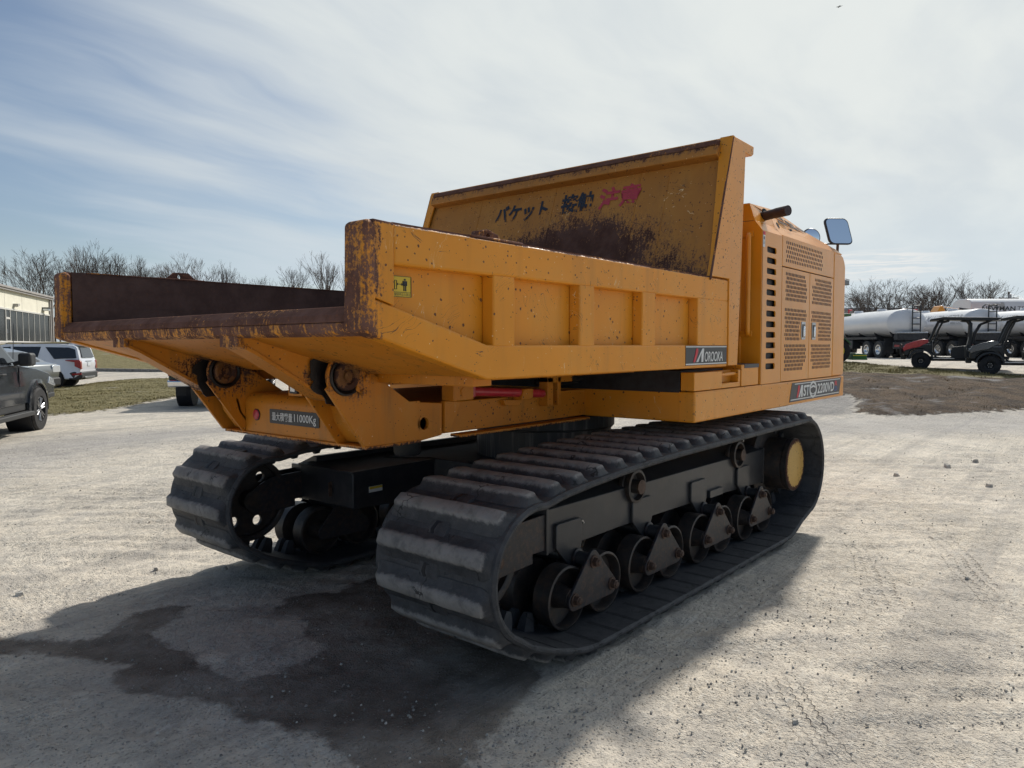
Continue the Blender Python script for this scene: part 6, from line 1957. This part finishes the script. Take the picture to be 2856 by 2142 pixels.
# --- utility vehicles
def utv(loc, hd_, label, hoodmat, red_side=False, crew=True):
    u = root_at('utility_vehicle', loc, label, 'utility vehicle', 'utility vehicles parked by the grass bank', hd_)
    r_ = 0.335
    xf, xr = 1.05, -1.25
    # floor pan and chassis
    MB().box(-1.9, 1.35, -0.55, 0.55, 0.34, 0.52).build('chassis', 'black_steel', u, bevel=0.02)
    MB().box(-0.75, 0.62, -0.72, 0.72, 0.44, 0.50).build('floor_pan', 'canopy_black', u, bevel=0.01)
    hoodp = [(1.66, 0.80), (1.70, 0.92), (1.62, 1.03), (1.20, 1.15), (0.78, 1.22), (0.66, 1.20), (0.66, 0.62), (1.66, 0.62)]
    HDp = MB().prism([(0.66, 0.60), (0.66, 1.10), (1.18, 1.06), (1.60, 0.93), (1.66, 0.80), (1.66, 0.55), (1.48, 0.55), (1.44, 0.72), (1.30, 0.82), (0.98, 0.82), (0.82, 0.72), (0.72, 0.58)], 'xz', -0.68, 0.68).build('front_body', 'canopy_black', u, bevel=0.03)
    MB().prism([(0.80, 1.07), (0.80, 1.19), (0.98, 1.215), (1.30, 1.13), (1.60, 1.01), (1.70, 0.86), (1.66, 0.72), (1.52, 0.80), (1.30, 0.86), (1.10, 0.90), (0.95, 1.0)], 'xz', -0.69, 0.69).build('hood', hoodmat, u, bevel=0.025, seg=3)
    for s in (-1, 1):
        MB().prism([(1.66, 0.82), (1.68, 0.92), (1.48, 1.00), (1.24, 1.06), (1.22, 1.00), (1.42, 0.90)], 'xz', s * 0.55, s * 0.655).build('headlight', 'head_light', u, bevel=0.01)
        # arch moulding
        ring = []
        for a in np.linspace(0.15, PI * 0.98, 12):
            ring.append([(xf + q * math.cos(a), y, 0.36 + q * math.sin(a)) for q, y in ((0.40, s * 0.56), (0.40, s * 0.76), (0.46, s * 0.75), (0.46, s * 0.56))])
        MB().loft(ring).build('fender', 'canopy_black', u)
        ring = []
        for a in np.linspace(0.05, PI * 0.9, 12):
            ring.append([(xr + q * math.cos(a), y, 0.36 + q * math.sin(a)) for q, y in ((0.42, s * 0.52), (0.42, s * 0.76), (0.47, s * 0.75), (0.47, s * 0.52))])
        MB().loft(ring).build('fender', 'canopy_black', u)
        wheel(u, xf, s * 0.63, r_, 0.24, s, 0.50, 'tyre', 'car_plastic', knobs=18)
        wheel(u, xr, s * 0.63, r_, 0.26, s, 0.50, 'tyre', 'car_plastic', knobs=18)
        # roll cage: two sloping front posts, centre post, rear post
        MB().tube([(0.78, s * 0.66, 1.12), (0.60, s * 0.66, 1.62), (0.48, s * 0.62, 1.90), (0.30, s * 0.60, 1.96)], 0.046, 8).build('roll_post', 'canopy_black', u)
        MB().tube([(0.62, s * 0.60, 1.10), (0.46, s * 0.60, 1.62), (0.34, s * 0.58, 1.88), (0.10, s * 0.58, 1.95)], 0.034, 8).build('roll_post', 'canopy_black', u)
        MB().tube([(-0.62, s * 0.66, 0.62), (-0.62, s * 0.66, 1.80), (-0.52, s * 0.62, 1.94), (-0.30, s * 0.60, 1.97)], 0.06, 8).build('roll_post', 'canopy_black', u)
        MB().tube([(-0.70, s * 0.66, 1.0), (-0.78, s * 0.66, 1.45), (-0.95, s * 0.62, 1.78), (-1.30, s * 0.58, 1.93)], 0.045, 8).build('roll_post', 'canopy_black', u)
        MB().tube([(-0.62, s * 0.68, 0.95), (-0.60, s * 0.68, 0.62), (-0.35, s * 0.68, 0.40), (0.20, s * 0.68, 0.40), (0.55, s * 0.68, 0.52), (0.80, s * 0.68, 0.85)], 0.026, 8).build('side_rail', 'canopy_black', u)
        MB().tube([(0.50, s * 0.64, 1.38), (0.40, s * 0.72, 1.34), (0.42, s * 0.72, 1.20), (0.56, s * 0.64, 1.16)], 0.016, 6).build('grab_handle', 'canopy_black', u)
        MB().box(-0.1, 0.62, min(s * 0.60, s * 0.80), max(s * 0.60, s * 0.80), 0.43, 0.46).build('step_plate', 'steel', u)
        text_obj('Sidekick', 0.26, 0.05, (lambda a, b_, c_, s=s: (0.98 - a if s > 0 else 0.72 + a, s * (0.683 + c_), 0.98 + b_)), 'side_badge', 'grey_print', u)
    MB().prism([(-1.66, 1.93), (-1.60, 2.02), (0.30, 2.09), (0.76, 2.00), (0.78, 1.93), (0.30, 1.97), (-1.2, 1.90)], 'xz', -0.72, 0.72).build('roof', 'canopy_black', u, bevel=0.015)
    MB().box(-0.78, 0.02, -0.66, 0.66, 0.46, 0.82).build('seat_base', 'canopy_black', u, bevel=0.03)
    MB().box(-0.62, 0.0, -0.60, 0.60, 0.80, 0.90).build('seat', 'car_plastic', u, bevel=0.04)
    MB().prism([(-0.60, 0.88), (-0.50, 0.88), (-0.58, 1.32), (-0.68, 1.34)], 'xz', -0.60, 0.60).build('backrest', 'car_plastic', u, bevel=0.03)
    sw_ = MB()
    ctr, nrm_ = Vector((0.42, 0.32, 1.18)), Vector((-0.55, 0, 0.83)).normalized()
    ta = Vector((0, 1, 0))
    tb_ = nrm_.cross(ta)
    sw_.loft([[ctr + (ta * math.cos(q) + tb_ * math.sin(q)) * (0.17 + 0.016 * math.cos(p_)) + nrm_ * 0.016 * math.sin(p_) for p_ in [2 * PI * j / 6 for j in range(6)]] for q in [2 * PI * k / 20 for k in range(20)]], close=True)
    sw_.tube([ctr - ta * 0.16, ctr + ta * 0.16], 0.014, 6)
    sw_.tube([ctr, ctr - nrm_ * 0.35], 0.022, 6)
    sw_.build('steering_wheel', 'canopy_black', u)
    MB().prism([(-0.80, 0.42), (-0.80, 0.98), (-0.55, 0.96), (-0.10, 0.90), (0.02, 0.78), (0.02, 0.42)], 'xz', -0.70, 0.70).build('side_panel', 'canopy_black', u, bevel=0.02)
    MB().box(-1.75, -0.80, -0.50, 0.50, 0.45, 0.84).build('engine_box', 'engine_dark', u, bevel=0.02)
    for y in (-0.35, 0.35):
        MB().box(-0.70, -0.60, y - 0.13, y + 0.13, 1.34, 1.52).build('headrest', 'car_plastic', u, bevel=0.03)
    # cargo bed
    bd = MB()
    bd.box(-1.95, -0.75, -0.70, 0.70, 0.82, 0.86).box(-1.95, -0.75, -0.70, -0.66, 0.82, 1.12).box(-1.95, -0.75, 0.66, 0.70, 0.82, 1.12).box(-1.95, -1.91, -0.70, 0.70, 0.82, 1.12).box(-0.79, -0.75, -0.70, 0.70, 0.82, 1.16)
    bd.build('cargo_bed', 'red_paint' if red_side else 'canopy_black', u, bevel=0.01)
    MB().tube([(1.70, -0.45, 0.55), (1.78, -0.45, 0.62), (1.80, -0.45, 1.0), (1.80, 0.45, 1.0), (1.78, 0.45, 0.62), (1.70, 0.45, 0.55)], 0.035, 8).build('bull_bar', 'canopy_black', u)
    MB().box(1.60, 1.78, -0.42, 0.42, 0.40, 0.58).build('front_bumper', 'canopy_black', u, bevel=0.03)
    for s in (-1, 1):
        MB().tube([(xf, s * 0.60, 0.36), (xf - 0.05, s * 0.35, 0.42)], 0.03, 6).tube([(xf, s * 0.55, 0.40), (xf - 0.06, s * 0.45, 0.80)], 0.022, 6).build('suspension_arm', 'steel', u)
    return u


hdu = R(99.0)
wx, wy = 31.43, 2.47
ox, oy = place(wx, wy, 1.05, 0.63, hdu)
utv((ox, oy, 0.64), hdu, 'utility vehicle with red hood and black canopy, parked by the grass bank', 'red_paint')
wx, wy = 29.27, -0.11
ox, oy = place(wx, wy, 1.05, 0.63, hdu)
utv((ox, oy, 0.55), hdu, 'utility vehicle with grey hood and red side, cut off by the right edge', 'grey_car_paint', red_side=True)

# --- green tractor behind the hood
hg = R(118.0)
wx, wy = 34.5, 6.55
ox, oy = place(wx, wy, -0.85, 0.70, hg)
TR_ = root_at('compact_tractor', (ox, oy, ground_z(wx, wy) - 0.02), 'green compact tractor with yellow wheel rims, mostly hidden behind the engine hood', 'tractor', None, hg)
for s in (-1, 1):
    wheel(TR_, -0.85, s * 0.70, 0.575, 0.40, s, 0.55, 'tyre', 'tractor_yellow', knobs=16)
    wheel(TR_, 0.95, s * 0.62, 0.38, 0.28, s, 0.50, 'tyre', 'tractor_yellow', knobs=14)
    ring = []
    for a in np.linspace(0.2, PI * 0.85, 10):
        ring.append([(-0.85 + q * math.cos(a), y, 0.575 + q * math.sin(a)) for q, y in ((0.62, s * 0.42), (0.62, s * 0.94), (0.66, s * 0.94), (0.66, s * 0.42))])
    MB().loft(ring).build('fender', 'tractor_green', TR_)
    MB().tube([(-0.95, s * 0.55, 1.1), (-1.0, s * 0.55, 2.2)], 0.035, 8).build('roll_post', 'canopy_black', TR_)
MB().prism([(0.05, 0.75), (0.05, 1.30), (0.9, 1.28), (1.45, 1.10), (1.50, 0.75)], 'xz', -0.32, 0.32).build('hood', 'tractor_green', TR_, bevel=0.05)
MB().box(-1.1, 0.1, -0.4, 0.4, 0.5, 0.85).build('body', 'black_steel', TR_, bevel=0.03)
MB().box(-0.95, -0.5, -0.25, 0.25, 0.9, 1.0).box(-1.0, -0.9, -0.25, 0.25, 1.0, 1.4).build('seat', 'tractor_yellow', TR_, bevel=0.03)
MB().box(-1.5, 0.25, -0.62, 0.62, 2.20, 2.32).build('roof', 'tractor_green', TR_, bevel=0.04)
MB().prism([(-2.2, 0.15), (-2.1, 0.42), (-1.6, 0.48), (-1.5, 0.15)], 'xz', -0.8, 0.8).build('mower_deck', 'tractor_green', TR_, bevel=0.02)
MB().box(-2.16, -1.55, 0.80, 0.812, 0.34, 0.37).build('yellow_line', 'tractor_yellow', TR_)

# --- long grey shed far right
sp_ = cam_pt(2400, 950, 130)
SH = root_at('storage_shed', (sp_.x, sp_.y, ground_z(sp_.x, sp_.y)), 'low grey shed far behind the tankers', 'shed', None, TRa)
MB().box(-16, 14, 0, 12, -1, 6.2).build('wall', 'wall_trim', SH)
MB().box(-16.3, 14.3, -0.3, 12.3, 6.2, 6.6).build('roof', 'grey_print', SH)

# ------------------------------------------------------------------ bare trees
def tree_mesh(seed, Hh, spread, levels=6, multi=1, thin=1.0):
    rng = random.Random(seed)
    tr = MB()
    br = MB()
    def grow(p, d_, L, r_, lev):
        n_ = 3
        pts = [p]
        dd = d_.copy()
        for k in range(n_):
            dd = (dd + Vector((rng.uniform(-1, 1), rng.uniform(-1, 1), rng.uniform(-0.5, 0.8))) * (0.12 if lev else 0.04)).normalized()
            pts.append(pts[-1] + dd * L / n_)
        rs = [r_ * (1 - 0.35 * k / n_) for k in range(n_ + 1)]
        (tr if lev == 0 else br).tube(pts, rs, 6 if lev < 2 else 3, caps=False)
        if lev >= levels:
            return
        nk = (4 if lev == 0 else 3) if lev < 3 else (3 if rng.random() < 0.30 else 2)
        for k in range(nk):
            last = k < 2
            f = 1.0 if last else rng.uniform(0.45, 0.95)
            i = min(n_ - 1, int(f * n_))
            q = pts[i].lerp(pts[i + 1], f * n_ - i)
            ang = rng.uniform(0.22, 0.55) * spread if lev else rng.uniform(0.3, 0.62) * spread
            a_ = rng.uniform(0, 2 * PI)
            o1 = dd.orthogonal().normalized()
            o2 = dd.cross(o1)
            nd = (dd * math.cos(ang) + (o1 * math.cos(a_) + o2 * math.sin(a_)) * math.sin(ang))
            nd = (nd + Vector((0, 0, 0.10 if lev < 3 else 0.04))).normalized()
            grow(q, nd, L * rng.uniform(0.66, 0.86), max(r_ * rng.uniform(0.54, 0.68), 0.012 * thin), lev + 1)
    for j in range(multi):
        a_ = 2 * PI * j / multi
        off = Vector((math.cos(a_), math.sin(a_), 0)) * (0.4 if multi > 1 else 0)
        grow(off, (Vector((0, 0, 1)) + off * (0.8 if multi > 1 else 0)).normalized(), Hh * (0.27 if multi == 1 else 0.22), Hh * 0.017 / math.sqrt(multi), 0)
    return tr.mesh('trunk', 'bark', 0), br.mesh('crown', 'bark', 0)


TREES = [tree_mesh(1, 12, 1.0), tree_mesh(2, 12, 0.75), tree_mesh(5, 12, 1.25, multi=3), tree_mesh(9, 12, 0.9, multi=2), tree_mesh(14, 12, 1.1)]
TOPZ = []
for a_, b2 in TREES:
    TOPZ.append(max(v.co.z for v in b2.vertices))


def tree(u, vtop, t, kind, wide, label, rz, group='bare trees along the skyline'):
    p = cam_pt(u, 960, t)
    gz = ground_z(p.x, p.y) - 0.2
    hgt = cam_pt(u, vtop, t).z - gz
    r_ = root_at('bare_tree', (p.x, p.y, gz), label, 'tree', group, rz)
    k = hgt / TOPZ[kind]
    wide *= 0.80 if u < 1400 else 1.10
    r_.scale = (k * wide, k * wide, k)
    for nm_, me in zip(('trunk', 'crown'), TREES[kind]):
        o = bpy.data.objects.new(nm_, me)
        COL.objects.link(o)
        o.parent = r_


for args in (
    (128, 690, 112, 2, 1.15, 'wide spreading bare tree rising behind the cream building', 0.4),
    (225, 678, 150, 1, 1.05, 'slim bare tree just left of the tallest one behind the bed', 1.4),
    (266, 668, 125, 3, 1.15, 'tallest bare tree, dense and many stemmed, left of the bed lifting lug', 2.2),
    (325, 708, 150, 4, 0.9, 'bare tree between the tallest one and the low pair', 3.0),
    (362, 712, 160, 0, 0.85, 'left one of a low pair of pale bare trees behind the bed', 0.9),
    (405, 716, 165, 1, 1.0, 'right one of a low pair of pale bare trees behind the bed', 4.1),
    (440, 722, 165, 4, 0.8, 'small bare tree touching the left of the rounded tree', 5.1),
    (523, 702, 150, 3, 1.2, 'rounded bare tree directly behind the far lifting lug', 5.7),
    (610, 720, 150, 0, 1.0, 'fan shaped bare tree right of the far lifting lug', 2.6),
    (710, 752, 160, 4, 1.0, 'lowest bare tree over the middle of the far bed side', 0.2),
    (806, 726, 150, 0, 1.15, 'open bare tree over the right part of the far bed side', 1.9),
    (922, 704, 140, 1, 1.2, 'tall bare tree just left of the rear end of the near bed side', 3.6),
    (972, 712, 150, 0, 0.8, 'bare tree half hidden by the near bed end', 2.9),
    (2468, 772, 95, 2, 1.25, 'broad dense bare tree directly above the nearest tanker', 0.3),
    (2420, 795, 100, 3, 1.0, 'bare tree between the front lamp and the broad tree', 4.0),
    (2570, 792, 105, 1, 1.0, 'slim bare tree between the two broad ones on the right', 5.2),
    (2545, 805, 100, 4, 0.9, 'low bare tree right beside the broad dense one', 1.1),
    (2668, 758, 95, 3, 1.3, 'tallest bare tree on the right, above the yellow arm', 2.0),
    (2720, 775, 98, 4, 1.0, 'bare tree above the front end of the lettered trailer', 0.7),
    (2618, 790, 110, 0, 0.9, 'thin bare tree just left of the tallest on the right', 3.3),
):
    tree(*args)

# far hedge line so that the yard ends in woods, not in a bare rim
hm = MB()
rng = random.Random(21)
for k in range(2600):
    a = rng.uniform(-2.9, 3.3)
    rr = rng.uniform(250, 290)
    x, y = -1.65 + rr * math.cos(a), -3.5 + rr * math.sin(a)
    z = ground_z(x, y)
    h_ = rng.uniform(2.5, 6.5)
    p = Vector((x, y, z - 0.5))
    hm.tube([p, p + Vector((rng.uniform(-1.5, 1.5), rng.uniform(-1.5, 1.5), h_))], [0.35, 0.06], 3, caps=False)
    for j in range(3):
        q = p + Vector((0, 0, h_ * rng.uniform(0.2, 0.8)))
        hm.tube([q, q + Vector((rng.uniform(-2, 2), rng.uniform(-2, 2), rng.uniform(0.8, 2.5)))], [0.22, 0.05], 3, caps=False)
o = hm.build('far_woods', 'bark', None, smooth=0)
tag(o, 'thin line of leafless woods round the far edge of the yard', 'woods', None, 'stuff')

# ------------------------------------------------------------------ utility pole and wires
pp_ = cam_pt(2811, 900, 118)
gz = ground_z(pp_.x, pp_.y)
UP = root_at('utility_pole', (pp_.x, pp_.y, gz), 'wooden utility pole with crossarm rising behind the lettered trailer', 'utility pole', None, TRa)
ptop = cam_pt(2811, 814, 118).z - gz
MB().tube([(0, 0, -0.5), (0, 0, ptop)], [0.17, 0.13], 10).build('pole', 'pole_wood', UP)
MB().box(-1.6, 1.6, -0.06, 0.06, ptop - 1.1, ptop - 0.95).build('crossarm', 'pole_wood', UP)
MB().lathe((0.0, -0.3, ptop - 1.4), (0, 0, 1), [(0.001, 0), (0.22, 0), (0.22, 0.95), (0.001, 1.0)], 14).build('transformer', 'grey_print', UP)
for x in (-1.5, -0.8, 0.8, 1.5):
    MB().lathe((x, 0, ptop - 0.95), (0, 0, 1), [(0.03, 0), (0.05, 0.05), (0.05, 0.15), (0.02, 0.2)], 8).build('insulator', 'stone_grey', UP)


def wires(name, label, ends, r_=0.018):
    mb = MB()
    for a, b_, sag in ends:
        a, b_ = Vector(a), Vector(b_)
        mb.tube([a.lerp(b_, k / 14) - Vector((0, 0, sag * 4 * (k / 14) * (1 - k / 14))) for k in range(15)], r_, 4)
    o = mb.build(name, 'black_print', None)
    return tag(o, label, 'power line')


wires('power_line', 'pair of wires running away either side from the pole by the trailer',
      [(cam_pt(2811, 818, 118), cam_pt(2300, 850, 160), 2.0), (cam_pt(2811, 823, 118), cam_pt(2300, 854, 160), 2.0), (cam_pt(2811, 818, 118), cam_pt(3200, 836, 90), 1.0), (cam_pt(2811, 823, 118), cam_pt(3200, 842, 90), 1.0)])
wires('power_line', 'wires crossing low behind the rear end of the near bed side',
      [(cam_pt(620, 830, 150), cam_pt(1300, 775, 150), 1.5), (cam_pt(620, 834, 150), cam_pt(1300, 780, 150), 1.5)])

# small bird high on the right
bp_ = cam_pt(2341, 18.5, 62)
BD = root_at('bird', (bp_.x, bp_.y, bp_.z), 'small dark bird gliding high at the top right', 'bird', None, TRa)
MB().loft([[(x, r_ * math.cos(q), r_ * math.sin(q)) for q in [2 * PI * j / 8 for j in range(8)]] for x, r_ in ((-0.26, 0.01), (-0.18, 0.035), (0.0, 0.05), (0.12, 0.04), (0.2, 0.03), (0.25, 0.006))]).mapv(lambda x, y, z: (y * 1.0 - 0.02, x * 0.9, z)).build('body', 'black_print', BD)
for s, dz in ((-1, -0.05), (1, 0.09)):
    MB().loft([[(0.0, -0.07, 0.0), (0.0, 0.07, 0.0), (0.0, 0.07, 0.012), (0.0, -0.07, 0.012)], [(s * 0.14, -0.06, dz * .35), (s * 0.14, 0.07, dz * .35), (s * 0.14, 0.07, dz * .35 + 0.01), (s * 0.14, -0.06, dz * .35 + 0.01)], [(s * 0.27, -0.02, dz + (0.02 if s < 0 else 0)), (s * 0.27, 0.02, dz + (0.02 if s < 0 else 0)), (s * 0.27, 0.02, dz + 0.008), (s * 0.27, -0.02, dz + 0.008)]]).build('wing', 'black_print', BD)

# ------------------------------------------------------------------ loose stones, grass
rng = random.Random(5)
sm = MB()
def pebble(mb, x, y, r_, z=None):
    z = ground_z(x, y) if z is None else z
    a0 = rng.uniform(0, PI)
    top = []
    n_ = 6
    base = []
    for k in range(n_):
        a = a0 + 2 * PI * k / n_
        q = r_ * rng.uniform(0.75, 1.15)
        base.append((x + q * math.cos(a), y + q * 0.8 * math.sin(a), z - r_ * 0.3))
        q *= rng.uniform(0.5, 0.8)
        top.append((x + q * math.cos(a), y + q * 0.8 * math.sin(a), z + r_ * rng.uniform(0.35, 0.7)))
    mb.loft([base, top])
dm = MB()
for k in range(2600):
    t = 1.6 * math.exp(rng.uniform(0, 2.2))
    l = rng.uniform(-0.75, 0.8) * t
    x, y = -1.654 + t * FH[0] + l * RH[0], -3.497 + t * FH[1] + l * RH[1]
    if 0.6 < x < 5.2 and 0.68 < abs(y) < 1.56:
        continue
    pebble(sm if rng.random() < 0.8 else dm, x, y, min(0.008, 0.0026 * math.exp(rng.uniform(0, 1.2))) * (1 if t < 6 else 1.5), 0.002)
# clusters pushed up beside the tracks and in the damp soil
for cx, cy, sp, cnt in ((0.75, -1.62, 0.22, 90), (0.30, -1.0, 0.25, 30), (1.6, -2.1, 0.30, 140), (2.8, -2.0, 0.4, 120), (2.3, -3.2, 0.3, 90), (12.0, -2.6, 1.5, 160)):
    for k in range(cnt):
        x, y = rng.gauss(cx, sp), rng.gauss(cy, sp)
        if 0.6 < x < 5.2 and 0.68 < abs(y) < 1.56:
            continue
        pebble(dm if rng.random() < 0.6 else sm, x, y, rng.uniform(0.003, 0.009), 0.001)
o = sm.build('loose_gravel', 'stone_grey', None, smooth=0)
tag(o, 'pale loose gravel strewn over the yard', 'gravel', None, 'stuff')
o = dm.build('dark_gravel', 'stone_dark', None, smooth=0)
tag(o, 'darker loose gravel strewn over the yard', 'gravel', None, 'stuff')
for u, v, r_, lab in ((54, 1660, 0.030, 'small stone in the sun at the left edge, lower than the others'), (435, 1590, 0.022, 'stone left of the left track, farther left of the close pair'),
                      (625, 1588, 0.026, 'stone just below the rear of the left track'), (2696, 1614, 0.020, 'lone dark stone on the pale gravel at right'),
                      (2720, 1287, 0.055, 'upper right stone of the loose cluster on the far gravel'), (2640, 1303, 0.07, 'flat stone in the middle of the loose cluster on the far gravel'),
                      (2500, 1326, 0.045, 'lower left stone of the loose cluster on the far gravel'), (2760, 1357, 0.05, 'lowest stone right of the loose cluster on the far gravel'),
                      (2217, 2014, 0.018, 'flat stone among tyre scuffs near the bottom edge')):
    q = fw + rt2 * ((u - 1428) / F_PX) - up2 * ((v - 1071) / F_PX)
    t = -CAM.z / q.z
    p = CAM + q * t
    mb = MB()
    pebble(mb, p.x, p.y, r_, 0.004)
    o = mb.build('stone', 'stone_grey', None, smooth=0)
    tag(o, lab, 'stone', 'single stones on the gravel')


def tufts(name, label, cat, poly, count, hgt, mats, seed, dens=0.0):
    rg = random.Random(seed)
    xs = [p[0] for p in poly]
    ys = [p[1] for p in poly]
    pts = np.array([(rg.uniform(min(xs), max(xs)), rg.uniform(min(ys), max(ys))) for _ in range(count * 4)])
    ins = sdist(pts, poly) > 0.05
    pts = pts[ins][:count]
    zz = terrain(pts[:, 0], pts[:, 1])
    mb = MB()
    for (x, y), z in zip(pts, zz):
        z0 = z + dens * mnoise.noise((x * 1.6, y * 1.6, 9.0))
        for j in range(3):
            a = rg.uniform(0, 2 * PI)
            h_ = hgt * rg.uniform(0.5, 1.3)
            w_ = rg.uniform(0.008, 0.02)
            lx, ly = math.cos(a) * h_ * rg.uniform(0.3, 1.1), math.sin(a) * h_ * rg.uniform(0.3, 1.1)
            px_, py_ = x + rg.uniform(-.08, .08), y + rg.uniform(-.08, .08)
            mb.add([(px_ - w_ * math.sin(a), py_ + w_ * math.cos(a), z0 + 0.01), (px_ + w_ * math.sin(a), py_ - w_ * math.cos(a), z0 + 0.01), (px_ + lx, py_ + ly, z0 + h_)], [(0, 1, 2)])
    me = bpy.data.meshes.new(name)
    me.from_pydata(mb.v, [], mb.f)
    me.materials.append(MATS[mats])
    o = bpy.data.objects.new(name, me)
    COL.objects.link(o)
    tag(o, label, cat, None, 'stuff')


simple('grass_blade', (0.22, 0.185, 0.080), 0.8, 0, 0.45, 1.2, 0, 0.2)
simple('straw', (0.22, 0.155, 0.08), 0.8, 0, 0.8, 1.5, 0, 0.2)
tufts('grass', 'short faded grass behind the grey pickup', 'grass', GRASS1, 14000, 0.07, 'grass_blade', 1)
tufts('grass', 'short faded grass on top of the bank before the utility vehicles', 'grass', GRASS3, 9000, 0.09, 'grass_blade', 2, 0.04)
tufts('straw', 'straw and dead stalks on the turned soil of the bank', 'straw', MUD, 5000, 0.09, 'straw', 3, 0.1)
for o in SC.objects:
    if '_off' in o:
        del o['_off']
